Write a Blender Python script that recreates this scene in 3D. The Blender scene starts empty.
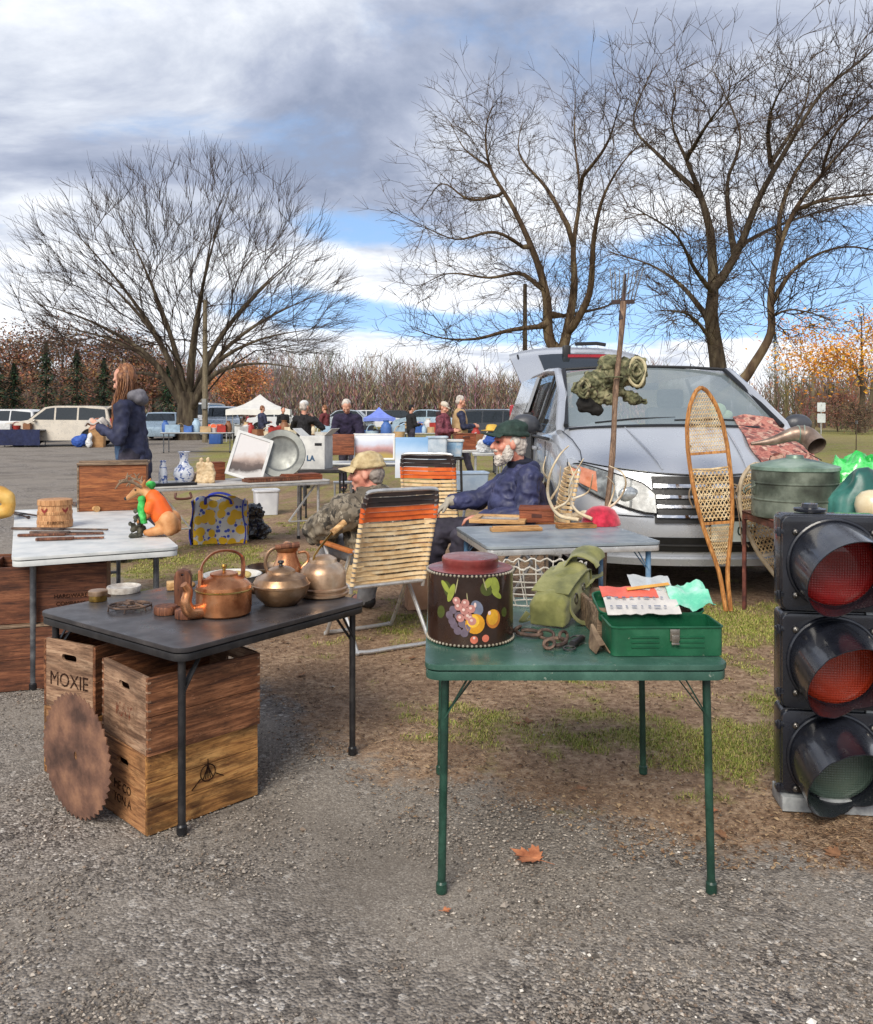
import bpy, bmesh, math, random
from mathutils import Vector, Matrix, noise
from mathutils.geometry import tessellate_polygon
import numpy as np
PI = math.pi
rnd = random.Random(7)
scene = bpy.context.scene
COL = scene.collection
F = 850.0; CX = 436.5; HY = 413.0; CH = 1.45      # focal length in pixels, principal point, camera height
V = Vector
def P(px, py, Y): return V(((px-CX)*Y/F, Y, CH-(py-HY)*Y/F))
def PZ(px, py, Z):
    Y = F*(CH-Z)/(py-HY); return V(((px-CX)*Y/F, Y, Z))
def G(px, py): return PZ(px, py, 0.0)
def S(r, g, b):
    f = lambda c: (c/255/12.92) if c/255 <= .04045 else ((c/255+.055)/1.055)**2.4
    return (f(r), f(g), f(b))
def R(d): return math.radians(d)
def rotz(a): return Matrix.Rotation(a, 4, 'Z')
def rotx(a): return Matrix.Rotation(a, 4, 'X')
def roty(a): return Matrix.Rotation(a, 4, 'Y')
def T(x, y=None, z=None):
    return Matrix.Translation(V(x) if y is None else V((x, y, z)))

# ------------------------------------------------------------------ mesh builder
class MB:
    def __init__(s): s.v = []; s.f = []; s.mi = []; s.cur = 0; s.M = Matrix.Identity(4)
    def add(s, vs, fs):
        o = len(s.v); M = s.M
        s.v.extend([M @ V(p) for p in vs])
        for f in fs: s.f.append(tuple(i+o for i in f)); s.mi.append(s.cur)
        return s
    def box(s, c, d, rot=None):
        x, y, z = d[0]/2, d[1]/2, d[2]/2
        vs = [V((a*x, b*y, e*z)) for a in (-1, 1) for b in (-1, 1) for e in (-1, 1)]
        if rot: vs = [rot.to_3x3() @ p for p in vs]
        vs = [p+V(c) for p in vs]
        return s.add(vs, [(0,1,3,2),(4,6,7,5),(0,4,5,1),(2,3,7,6),(0,2,6,4),(1,5,7,3)])
    def bar(s, p, q, w, h=None, up=(0,0,1)):
        p = V(p); q = V(q); h = h or w
        d = (q-p); L = d.length; d.normalize(); u = V(up)
        if abs(d.dot(u)) > .98: u = V((1,0,0))
        r = d.cross(u).normalized(); u = r.cross(d).normalized()
        vs = []
        for e in (p, q):
            for a, b in ((-1,-1),(1,-1),(1,1),(-1,1)): vs.append(e + r*a*w/2 + u*b*h/2)
        return s.add(vs, [(3,2,1,0),(4,5,6,7),(0,1,5,4),(1,2,6,5),(2,3,7,6),(3,0,4,7)])
    def tube(s, pts, rad, n=8, closed=False, cap=True, flat=1.0):
        pts = [V(p) for p in pts]; m = len(pts)
        if not hasattr(rad, '__len__'): rad = [rad]*m
        vs = []; fs = []; u = None
        for i in range(m):
            if closed: t = pts[(i+1) % m]-pts[i-1]
            else: t = pts[min(i+1, m-1)]-pts[max(i-1, 0)]
            if t.length < 1e-9: t = V((0,0,1))
            t.normalize()
            if u is None:
                u = V((0,0,1)) if abs(t.z) < .9 else V((1,0,0))
            u = (u - t*u.dot(t))
            if u.length < 1e-6: u = t.orthogonal()
            u.normalize(); w = t.cross(u)
            for k in range(n):
                a = 2*PI*k/n; vs.append(pts[i] + (u*math.cos(a)*flat + w*math.sin(a))*rad[i])
        for i in range(m if closed else m-1):
            j = (i+1) % m
            for k in range(n):
                l = (k+1) % n; fs.append((i*n+k, i*n+l, j*n+l, j*n+k))
        if cap and not closed:
            fs.append(tuple(range(n))[::-1]); fs.append(tuple((m-1)*n+k for k in range(n)))
        return s.add(vs, fs)
    def lathe(s, prof, n=32, c=(0,0,0), sx=1, sy=1, a0=0, a1=2*PI):
        c = V(c); vs = []; fs = []; full = abs(a1-a0-2*PI) < 1e-6; k = n if full else n+1
        for r, z in prof:
            for i in range(k):
                a = a0+(a1-a0)*i/n; vs.append(c+V((r*math.cos(a)*sx, r*math.sin(a)*sy, z)))
        for j in range(len(prof)-1):
            for i in range(n):
                l = (i+1) % k; fs.append((j*k+i, j*k+l, (j+1)*k+l, (j+1)*k+i))
        if full:
            if prof[0][0] > 1e-5: fs.append(tuple(range(k))[::-1])
            if prof[-1][0] > 1e-5: fs.append(tuple((len(prof)-1)*k+i for i in range(k)))
        return s.add(vs, fs)
    def ell(s, c, r, rot=None, n=14, m=9):
        if not hasattr(r, '__len__'): r = (r, r, r)
        vs = [V((0,0,-r[2]))]; fs = []
        for j in range(1, m):
            b = -PI/2+PI*j/m
            for i in range(n):
                a = 2*PI*i/n; vs.append(V((r[0]*math.cos(b)*math.cos(a), r[1]*math.cos(b)*math.sin(a), r[2]*math.sin(b))))
        vs.append(V((0,0,r[2]))); e = len(vs)-1
        for i in range(n):
            l = (i+1) % n
            fs.append((0, 1+l, 1+i)); fs.append((e, e-n+i, e-n+l))
            for j in range(m-2): fs.append((1+j*n+i, 1+j*n+l, 1+(j+1)*n+l, 1+(j+1)*n+i))
        if rot: vs = [rot.to_3x3() @ p for p in vs]
        return s.add([p+V(c) for p in vs], fs)
    def limb(s, p, r0, q, r1, n=12):
        s.ell(p, r0, n=n, m=8); s.ell(q, r1, n=n, m=8); return s.tube([p, q], [r0, r1], n)
    def chain(s, lst, n=12):
        for (p, a), (q, b) in zip(lst, lst[1:]): s.limb(p, a, q, b, n)
        return s
    def sheet(s, rows, thick=0.0, closed=False):
        m = len(rows); n = len(rows[0]); rows = [[V(p) for p in r] for r in rows]
        vs = [p for r in rows for p in r]; fs = []
        kk = n if closed else n-1
        for j in range(m-1):
            for i in range(kk):
                l = (i+1) % n; fs.append((j*n+i, j*n+l, (j+1)*n+l, (j+1)*n+i))
        if thick:
            o = len(vs); nr = []
            for j in range(m):
                for i in range(n):
                    a = rows[j][min(i+1, n-1)]-rows[j][max(i-1, 0)]; b = rows[min(j+1, m-1)][i]-rows[max(j-1, 0)][i]
                    k = a.cross(b); k = k.normalized() if k.length > 1e-9 else V((0,0,1)); nr.append(k)
            vs += [p-k*thick for p, k in zip(vs, nr)]
            fs += [tuple(i+o for i in f[::-1]) for f in fs]
            for i in range(kk):
                l = (i+1) % n
                fs.append((l, i, i+o, l+o)); b = (m-1)*n; fs.append((b+i, b+l, b+l+o, b+i+o))
            if not closed:
                for j in range(m-1):
                    fs.append((j*n, (j+1)*n, (j+1)*n+o, j*n+o)); e = n-1; fs.append(((j+1)*n+e, j*n+e, j*n+e+o, (j+1)*n+e+o))
        return s.add(vs, fs)
    def prism(s, outer, h, holes=(), M=None):
        """2-D outline (with holes) in local XY, extruded along +Z by h"""
        loops = [[V((p[0], p[1], 0)) for p in outer]]+[[V((p[0], p[1], 0)) for p in q] for q in holes]
        flat = [p for l in loops for p in l]; n = len(flat)
        tris = tessellate_polygon(loops)
        vs = [V((p.x, p.y, 0)) for p in flat]+[V((p.x, p.y, h)) for p in flat]; fs = []
        for t in tris:
            a, b, c = (flat[i] for i in t)
            if (b-a).cross(c-a).z < 0: t = t[::-1]
            fs.append(tuple(i+n for i in t)); fs.append(tuple(t[::-1]))
        o = 0
        for l in loops:
            k = len(l)
            for i in range(k): fs.append((o+i, o+(i+1) % k, o+(i+1) % k+n, o+i+n))
            o += k
        if M: vs = [M @ p for p in vs]
        return s.add(vs, fs)
    def mesh(s, name):
        me = bpy.data.meshes.new(name); me.from_pydata([tuple(p) for p in s.v], [], s.f); return me
    def build(s, name, mat, parent=None, smooth=35, bevel=0, seg=2, loc=None, rot=None, label=None, fix=True):
        me = s.mesh(name)
        mats = mat if isinstance(mat, (list, tuple)) else [mat]
        for m in mats: me.materials.append(m)
        if len(mats) > 1: me.polygons.foreach_set('material_index', s.mi)
        if bevel or fix:
            bm = bmesh.new(); bm.from_mesh(me)
            if fix: bmesh.ops.recalc_face_normals(bm, faces=bm.faces)
            if bevel:
                es = [e for e in bm.edges if len(e.link_faces) == 2 and e.calc_face_angle(0) > .6]
                bmesh.ops.bevel(bm, geom=es, offset=bevel, segments=seg, profile=.6, affect='EDGES', clamp_overlap=True)
            bm.to_mesh(me); bm.free()
        if smooth is not None:
            me.shade_smooth()
            if smooth < 180: me.set_sharp_from_angle(angle=R(smooth))
        return link(name, me, parent, loc, rot, label)
def link(name, me, parent=None, loc=None, rot=None, label=None):
    o = bpy.data.objects.new(name, me); COL.objects.link(o)
    if parent: o.parent = parent
    if loc is not None: o.location = loc
    if rot is not None: o.rotation_euler = rot
    if label: o['label'] = label
    return o
def fused(mb, name, mat, parent=None, voxel=.012, it=6, wr=0, ws=.08, label=None, loc=None, wr2=0, ws2=.03, fold='MARBLE'):
    """melt overlapping closed pieces into one continuous surface; wr = fold depth"""
    me = mb.mesh(name); o = bpy.data.objects.new(name, me); COL.objects.link(o)
    m = o.modifiers.new('r', 'REMESH'); m.mode = 'VOXEL'; m.voxel_size = voxel
    m = o.modifiers.new('s', 'SMOOTH'); m.factor = .5; m.iterations = it
    for w, sc in ((wr, ws), (wr2, ws2)):
        if w:
            t = bpy.data.textures.new(name, 'CLOUDS' if w is not wr2 or fold == 'CREASE' else fold); t.noise_scale = sc; t.noise_depth = 1
            if w is wr2 and fold == 'CREASE': t.noise_basis = 'VORONOI_F2_F1'
            elif w is wr2 and fold == 'MARBLE': t.turbulence = 11
            d = o.modifiers.new('d', 'DISPLACE'); d.texture = t; d.strength = w; d.mid_level = .5; d.texture_coords = 'LOCAL'
    dg = bpy.context.evaluated_depsgraph_get(); dg.update()
    me2 = bpy.data.meshes.new_from_object(o.evaluated_get(dg))
    bpy.data.objects.remove(o); bpy.data.meshes.remove(me)
    me2.name = name; me2.materials.clear(); me2.materials.append(mat); me2.shade_smooth()
    return link(name, me2, parent, loc, None, label)
def tag(o, label, cat, group=None):
    o['label'] = label; o['category'] = cat
    if group: o['group'] = group
    return o
def thing(name, label, cat, loc=(0,0,0), rz=0, group=None):
    o = bpy.data.objects.new(name, None); COL.objects.link(o); o.empty_display_size = .1
    o.location = loc; o.rotation_euler = (0, 0, rz)
    return tag(o, label, cat, group)
def dup(root, loc, rz, label, scale=None):
    r = root.copy(); COL.objects.link(r); r.location = loc; r.rotation_euler = (0, 0, rz); r['label'] = label
    if scale: r.scale = (scale,)*3
    for ch in list(root.children):
        c = ch.copy(); COL.objects.link(c); c.parent = r
        for g in ch.children:
            d = g.copy(); COL.objects.link(d); d.parent = c
    return r
def struct(o, kind='structure'): o['kind'] = kind; return o
def text(word, size, mat, parent, M, name='lettering', depth=.0012, sx=1.0, spacing=1.0, bold=0.0):
    cu = bpy.data.curves.new(name, 'FONT'); cu.body = word; cu.size = size; cu.extrude = depth; cu.align_x = 'CENTER'; cu.align_y = 'CENTER'
    cu.space_character = spacing; cu.offset = bold; cu.resolution_u = 3
    o = bpy.data.objects.new(name, cu); COL.objects.link(o)
    dg = bpy.context.evaluated_depsgraph_get(); dg.update()
    me = bpy.data.meshes.new_from_object(o.evaluated_get(dg)); bpy.data.objects.remove(o)
    me.transform(M @ Matrix.Diagonal((sx, 1, 1, 1))); me.name = name; me.materials.clear(); me.materials.append(mat)
    return link(name, me, parent)
def rrect(w, h, r, n=5, cx=0, cy=0):
    out = []
    for (sx, sy, a) in ((1, 1, 0), (-1, 1, 90), (-1, -1, 180), (1, -1, 270)):
        for i in range(n+1):
            t = R(a+90*i/n); out.append((cx+sx*(w/2-r)+r*math.cos(t), cy+sy*(h/2-r)+r*math.sin(t)))
    return out
def bez(p, n=12):
    """Catmull-Rom through points"""
    p = [V(q) for q in p]; q = [p[0]*2-p[1]]+p+[p[-1]*2-p[-2]]; out = []
    for i in range(1, len(q)-2):
        a, b, c, d = q[i-1:i+3]
        for k in range(n):
            t = k/n; out.append(.5*((2*b)+(c-a)*t+(2*a-5*b+4*c-d)*t*t+(3*b-a-3*c+d)*t**3))
    out.append(p[-1].copy()); return out
def circ(c, r, n=24, ax='Z', ry=None):
    ry = ry or r; c = V(c); o = []
    for i in range(n):
        a = 2*PI*i/n; x, y = r*math.cos(a), ry*math.sin(a)
        o.append(c+(V((x, y, 0)) if ax == 'Z' else V((x, 0, y)) if ax == 'Y' else V((0, x, y))))
    return o
def frame_M(o, x, y):
    """matrix with origin o, X axis x, Y axis y"""
    x = V(x).normalized(); z = x.cross(V(y)).normalized(); y = z.cross(x)
    return Matrix(((x.x, y.x, z.x, o[0]), (x.y, y.y, z.y, o[1]), (x.z, y.z, z.z, o[2]), (0, 0, 0, 1)))

# ------------------------------------------------------------------ materials
class NT:
    def __init__(s, name):
        s.m = bpy.data.materials.new(name); s.m.use_nodes = True; s.t = s.m.node_tree; s.N = s.t.nodes; s.L = s.t.links
        s.b = s.N['Principled BSDF']
    def n(s, typ, **k):
        o = s.N.new(typ)
        for a, b in k.items():
            if a.startswith('i_'):
                key = a[2:]; key = int(key) if key.isdigit() else key.replace('_', ' ')
                o.inputs[key].default_value = b
            else: setattr(o, a, b)
        return o
    def l(s, a, b): s.L.new(a, b)
    def ramp(s, fac, stops):
        r = s.N.new('ShaderNodeValToRGB'); e = r.color_ramp.elements
        while len(e) < len(stops): e.new(.5)
        for x, (p, c) in zip(e, stops): x.position = p; x.color = (*c, 1) if len(c) == 3 else c
        s.l(fac, r.inputs[0]); return r.outputs[0]
    def mix(s, fac, a, b, mode='MIX'):
        o = s.N.new('ShaderNodeMix'); o.data_type = 'RGBA'; o.blend_type = mode; o.clamp_factor = True
        for i, x in ((0, fac), (6, a), (7, b)):
            if isinstance(x, (int, float)): o.inputs[i].default_value = x
            elif isinstance(x, tuple): o.inputs[i].default_value = (*x, 1)
            else: s.l(x, o.inputs[i])
        return o.outputs[2]
    def math(s, op, a, b=0.0):
        o = s.N.new('ShaderNodeMath'); o.operation = op
        for i, x in ((0, a), (1, b)):
            if isinstance(x, (int, float)): o.inputs[i].default_value = x
            else: s.l(x, o.inputs[i])
        return o.outputs[0]
    def coord(s, stretch=(1,1,1), kind='Object', rot=(0,0,0)):
        c = s.N.new('ShaderNodeTexCoord'); m = s.N.new('ShaderNodeMapping'); m.inputs['Scale'].default_value = stretch; m.inputs['Rotation'].default_value = rot
        oi = s.N.new('ShaderNodeObjectInfo'); k = s.math('MULTIPLY', oi.outputs['Random'], 13.0 if kind == 'Object' else 0.0); va = s.N.new('ShaderNodeVectorMath'); va.operation = 'ADD'; s.l(c.outputs[kind], va.inputs[0]); s.l(k, va.inputs[1]); s.l(va.outputs[0], m.inputs[0]); return m.outputs[0]
    def noise(s, vec, scale, detail=4, rough=.6, dist=0):
        o = s.n('ShaderNodeTexNoise', i_Scale=scale, i_Detail=detail, i_Roughness=rough, i_Distortion=dist); s.l(vec, o.inputs['Vector']); return o.outputs['Fac']
    def bump(s, h, strength=.3, dist=.01):
        o = s.n('ShaderNodeBump', i_Strength=strength, i_Distance=dist); s.l(h, o.inputs['Height']); s.l(o.outputs[0], s.b.inputs['Normal'])
    def set(s, **k):
        for a, b in k.items(): s.b.inputs[a.replace('_', ' ')].default_value = b
MC = {}
def mat(name, c1, c2=None, c3=None, scale=8, rough=.6, metal=0, bump=0, bscale=60, stretch=(1,1,1), lo=.35, hi=.65, spec=.5, coat=0, detail=5, rvar=.12, bdist=.004, sheen=0):
    if name in MC: return MC[name]
    t = NT(name); v = t.coord(stretch); c2 = c2 or tuple(x*.72 for x in c1)
    f = t.noise(v, scale, detail)
    st = [(lo, c2), (hi, c1)] if not c3 else [(lo, c2), ((lo+hi)/2, c1), (hi, c3)]
    t.l(t.ramp(f, st), t.b.inputs['Base Color'])
    f2 = t.noise(v, scale*2.7, 3); r = t.n('ShaderNodeMapRange', i_1=.3, i_2=.7, i_3=max(.03, rough-rvar), i_4=min(1, rough+rvar)); t.l(f2, r.inputs[0]); t.l(r.outputs[0], t.b.inputs['Roughness'])
    t.set(Metallic=metal); t.b.inputs['Specular IOR Level'].default_value = spec; t.b.inputs['Coat Weight'].default_value = coat; t.b.inputs['Sheen Weight'].default_value = sheen
    if bump: t.bump(t.noise(t.coord(), bscale, 4), bump, bdist)
    MC[name] = t.m; return t.m
def wood(name, light, mid, dark, axis=0, grain=5, rough=.62, stain=.45, scol=None, bump=.3, sscale=4, scratch=0.0, ends=0):
    if name in MC: return MC[name]
    t = NT(name); st = [22, 22, 22]; st[axis] = 1.6
    v = t.coord(tuple(st)); f = t.noise(v, grain*.5, 6, .65, .6)
    c = t.ramp(f, [(.34, dark), (.5, mid), (.66, light)])
    w = [2.2, 2.2, 2.2]; w[axis] = .8
    f2 = t.noise(t.coord(tuple(w)), sscale, 6, .7, .4)
    c = t.mix(t.math('MULTIPLY', t.ramp(f2, [(.46, (0,0,0)), (.60, (1,1,1))]), stain), c, scol or tuple(x*.35 for x in dark))
    if scratch:
        sv = [9, 9, 9]; sv[axis] = 3
        f3 = t.noise(t.coord(tuple(sv)), 7, 8, .75)
        c = t.mix(t.math('MULTIPLY', t.ramp(f3, [(.6, (0,0,0)), (.68, (1,1,1))]), scratch), c, tuple(min(1, x*1.5+.06) for x in light))
    fine = t.noise(t.coord(tuple(q*5 for q in st)), grain*.5, 4, .7)
    c = t.mix(t.ramp(fine, [(.34, (.75,.75,.75)), (.48, (0,0,0))]), c, tuple(x*.45 for x in dark))
    dirt = t.noise(t.coord(), 26, 6, .75); c = t.mix(t.ramp(dirt, [(.60, (0,0,0)), (.70, (.8*stain,)*3)]), c, tuple(x*.5 for x in dark))
    t.l(c, t.b.inputs['Base Color']); t.set(Roughness=rough); t.b.inputs['Specular IOR Level'].default_value = .35
    t.bump(f, bump, .004); MC[name] = t.m; return t.m
def metal(name, c, c2=None, c3=None, rough=.3, **k): return mat(name, c, c2, c3, rough=rough, metal=1, **k)
def worn(name, c1, c2, c3, chip, amount=.5, rough=.4, scale=5, metal=0):
    if name in MC: return MC[name]
    t = NT(name); v = t.coord(); c = t.ramp(t.noise(v, scale, 6, .65), [(.32, c2), (.5, c1), (.68, c3)]); k = t.ramp(t.noise(t.coord((1,1,1)), 26, 8, .78), [(.66-.10*amount, (0,0,0)), (.70-.10*amount, (.9,.9,.9))])
    c = t.mix(k, c, chip)
    t.l(c, t.b.inputs['Base Color']); r = t.n('ShaderNodeMapRange', i_1=.3, i_2=.7, i_3=rough-.14, i_4=rough+.16); t.l(t.noise(v, 9, 5), r.inputs[0]); t.l(r.outputs[0], t.b.inputs['Roughness']); t.set(Metallic=metal); t.bump(t.noise(v, 160, 4), .08, .002); MC[name] = t.m; return t.m
def glass(name, c=(.6,.7,.75), alpha=.35, rough=.03):
    if name in MC: return MC[name]
    t = NT(name); t.set(Base_Color=(*c, 1), Roughness=rough, Alpha=alpha); t.b.inputs['Specular IOR Level'].default_value = .8; MC[name] = t.m; return t.m
# ================================================================== camera, light, sky
cam_d = bpy.data.cameras.new('camera'); cam = bpy.data.objects.new('camera', cam_d); COL.objects.link(cam)
cam.location = (0, 0, CH); cam.rotation_euler = (R(90), 0, 0)
cam_d.sensor_fit = 'HORIZONTAL'; cam_d.sensor_width = 36; cam_d.lens = 36*F/873.0; cam_d.shift_y = -(512-HY)/873.0
cam_d.clip_start = .05; cam_d.clip_end = 3000; scene.camera = cam
scene.view_settings.view_transform = 'Standard'; scene.view_settings.look = 'None'; scene.view_settings.exposure = 0.70; scene.view_settings.gamma = 1
SUN_EL, SUN_AZ = 40, 200      # azimuth clockwise from +Y (the view direction): behind and to the left
sd = bpy.data.lights.new('sun', 'SUN'); sd.energy = 2.3; sd.angle = R(30); sd.color = (1, .93, .82)
so = bpy.data.objects.new('sun', sd); COL.objects.link(so)
dirv = V((math.sin(R(SUN_AZ))*math.cos(R(SUN_EL)), math.cos(R(SUN_AZ))*math.cos(R(SUN_EL)), math.sin(R(SUN_EL))))
so.rotation_euler = dirv.to_track_quat('Z', 'Y').to_euler()
def make_world():
    w = bpy.data.worlds.new('World'); scene.world = w; w.use_nodes = True
    t = w.node_tree; N = t.nodes; L = t.links
    for n in list(N): N.remove(n)
    def node(ty, **k):
        o = N.new(ty)
        for a, b in k.items(): setattr(o, a, b)
        return o
    def mth(op, a, b=0.0, clamp=False):
        o = node('ShaderNodeMath', operation=op, use_clamp=clamp)
        for i, x in ((0, a), (1, b)):
            if isinstance(x, (int, float)): o.inputs[i].default_value = x
            else: L.new(x, o.inputs[i])
        return o.outputs[0]
    out = node('ShaderNodeOutputWorld'); sky = node('ShaderNodeTexSky', sky_type='NISHITA', sun_disc=False)
    sky.sun_elevation = R(SUN_EL); sky.sun_rotation = R(SUN_AZ); sky.air_density = 1.3; sky.ozone_density = 2.5; sky.dust_density = .4
    b1 = node('ShaderNodeBackground'); L.new(sky.outputs[0], b1.inputs[0]); b1.inputs[1].default_value = .15
    tc = node('ShaderNodeTexCoord'); sep = node('ShaderNodeSeparateXYZ'); L.new(tc.outputs['Generated'], sep.inputs[0])
    x, y, z = sep.outputs
    cs = node('ShaderNodeCombineXYZ'); L.new(x, cs.inputs[0]); L.new(y, cs.inputs[1]); L.new(mth('ADD', z, .26), cs.inputs[2]); nm = node('ShaderNodeVectorMath', operation='NORMALIZE'); L.new(cs.outputs[0], nm.inputs[0]); L.new(nm.outputs[0], sky.inputs[0])
    den = mth('ADD', mth('MAXIMUM', z, 0.0), .16)
    com = node('ShaderNodeCombineXYZ'); L.new(mth('DIVIDE', x, den), com.inputs[0]); L.new(mth('DIVIDE', y, den), com.inputs[1]); com.inputs[2].default_value = 3.7
    def nz(scale, detail, rough, dist, sc=(1,1,1)):
        mp = node('ShaderNodeMapping'); mp.inputs['Scale'].default_value = sc; L.new(com.outputs[0], mp.inputs[0])
        o = node('ShaderNodeTexNoise'); o.inputs['Scale'].default_value = scale; o.inputs['Detail'].default_value = detail
        o.inputs['Roughness'].default_value = rough; o.inputs['Distortion'].default_value = dist; L.new(mp.outputs[0], o.inputs['Vector']); return o.outputs['Fac']
    # openings in the cloud deck, each a soft patch of directions (photo: blue above the right-hand trees' feet, a slit right of the left tree)
    hole = None
    for px, py, sx, sy, amp in ((800,285,.17,.05,.52),(650,262,.15,.04,.38),(345,232,.09,.022,.34),(345,312,.13,.024,.36),(560,325,.12,.022,.30),(440,330,.1,.018,.22),(20,225,.08,.018,.16),(860,215,.10,.02,.2),(560,60,.12,.03,.02),(300,20,.16,.03,.10),(700,190,.12,.03,.10),(680,330,.2,.018,.22),(790,30,.2,.05,.08)):
        d = V(((px-CX)/F, 1, (HY-py)/F)).normalized()
        dx = mth('DIVIDE', mth('SUBTRACT', x, d.x), sx); dz = mth('DIVIDE', mth('SUBTRACT', z, d.z), sy)
        q = mth('ADD', mth('MULTIPLY', dx, dx), mth('MULTIPLY', dz, dz))
        g = mth('MULTIPLY', mth('POWER', 2.718, mth('MULTIPLY', q, -1.0)), amp)
        g = mth('MULTIPLY', g, mth('GREATER_THAN', y, 0.0))
        hole = g if hole is None else mth('ADD', hole, g)
    n1 = nz(1.35, 10, .60, .25); cov = mth('SUBTRACT', mth('ADD', n1, .15), hole)
    mr = node('ShaderNodeMapRange', interpolation_type='SMOOTHSTEP'); L.new(cov, mr.inputs[0])
    for i, a in ((1, .34), (2, .56), (3, 0), (4, 1)): mr.inputs[i].default_value = a
    n2 = nz(1.25, 10, .60, .3, (.9, 1.0, 1))
    # cloud shade: thick bellies grey-lavender, thin parts bright
    low = mth('MULTIPLY', mth('SUBTRACT', .36, z), .30)
    tone = mth('ADD', n2, low)
    rp = node('ShaderNodeValToRGB'); e = rp.color_ramp.elements
    st = [(.33, S(136,146,168)), (.43, S(162,170,189)), (.51, S(194,200,212)), (.62, S(236,239,244))]
    while len(e) < 4: e.new(.5)
    for a, (p, c) in zip(e, st): a.position = p; a.color = (*c, 1)
    L.new(tone, rp.inputs[0])
    b2 = node('ShaderNodeBackground'); L.new(rp.outputs[0], b2.inputs[0]); b2.inputs[1].default_value = .84
    mx = node('ShaderNodeMixShader'); L.new(mr.outputs[0], mx.inputs[0]); L.new(b1.outputs[0], mx.inputs[1]); L.new(b2.outputs[0], mx.inputs[2]); L.new(mx.outputs[0], out.inputs[0])
make_world()

# ================================================================== ground
EDGE = [(-14,900),(-14,60),(-9,33),(-5.2,16),(-3.4,8.6),(-2.0,6.0),(-.95,4.5),(-.2,3.5),(.43,3.02),(1.45,2.86),(4,2.6),(40,2.0),(600,2.0),(600,900)]
def seg_d(p, a, b):
    ax, ay = a; bx, by = b; dx, dy = bx-ax, by-ay
    t = max(0, min(1, ((p[0]-ax)*dx+(p[1]-ay)*dy)/(dx*dx+dy*dy))); return math.hypot(p[0]-ax-t*dx, p[1]-ay-t*dy)
def inside(p):
    c = False; n = len(EDGE)
    for i in range(n):
        (x1, y1), (x2, y2) = EDGE[i], EDGE[(i+1) % n]
        if (y1 > p[1]) != (y2 > p[1]) and p[0] < (x2-x1)*(p[1]-y1)/(y2-y1)+x1: c = not c
    return c
def turf(x, y):
    """0 = gravel, 1 = earth/lawn"""
    d = min(seg_d((x, y), a, b) for a, b in zip(EDGE, EDGE[1:])); d = d if inside((x, y)) else -d
    w = .50+.05*y
    d += (noise.noise(V((x*1.3, y*1.3, 1)))*.25 + noise.noise(V((x*4, y*4, 2)))*.10)*(1+y*.06)
    return max(0, min(1, .5+d/w))
PATCH = [(.95,3.80,.55,.30,.56),(.10,4.05,.42,.25,.5),(1.38,3.55,.34,.28,.5),(1.75,4.3,.4,.5,.4),(1.3,6.2,1.5,.45,.4),(.5,3.12,.12,.07,.5),(2.2,5.7,.9,.5,.5),(-2.6,8.2,1.2,1.2,.4),(-1.6,7.2,.6,.5,.4),(-.2,5.9,.4,.4,.1),(.85,4.6,.3,.3,.3)]
def green(x, y):
    g = .04 + (noise.noise(V((x*.9, y*.9, 9)))*.5+.5)*.30*max(0, min(1, (y-3)/3)) + max(0, min(.42, (y-9)/30))
    for px, py, sx, sy, a in PATCH:
        q = ((x-px)/sx)**2+((y-py)/sy)**2
        if q < 6: g += a*math.exp(-q)
    g += -.07*max(0, min(1, (12-y)/4)) + noise.noise(V((x*2.3, y*2.3, 5)))*.30 + noise.noise(V((x*7, y*7, 6)))*.40
    return max(0, min(1, g))
def axis_vals(segs):
    out = []
    for a, b, st in segs:
        n = max(1, int(round((b-a)/st))); out += [a+(b-a)*i/n for i in range(n)]
    return out+[segs[-1][1]]
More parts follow.
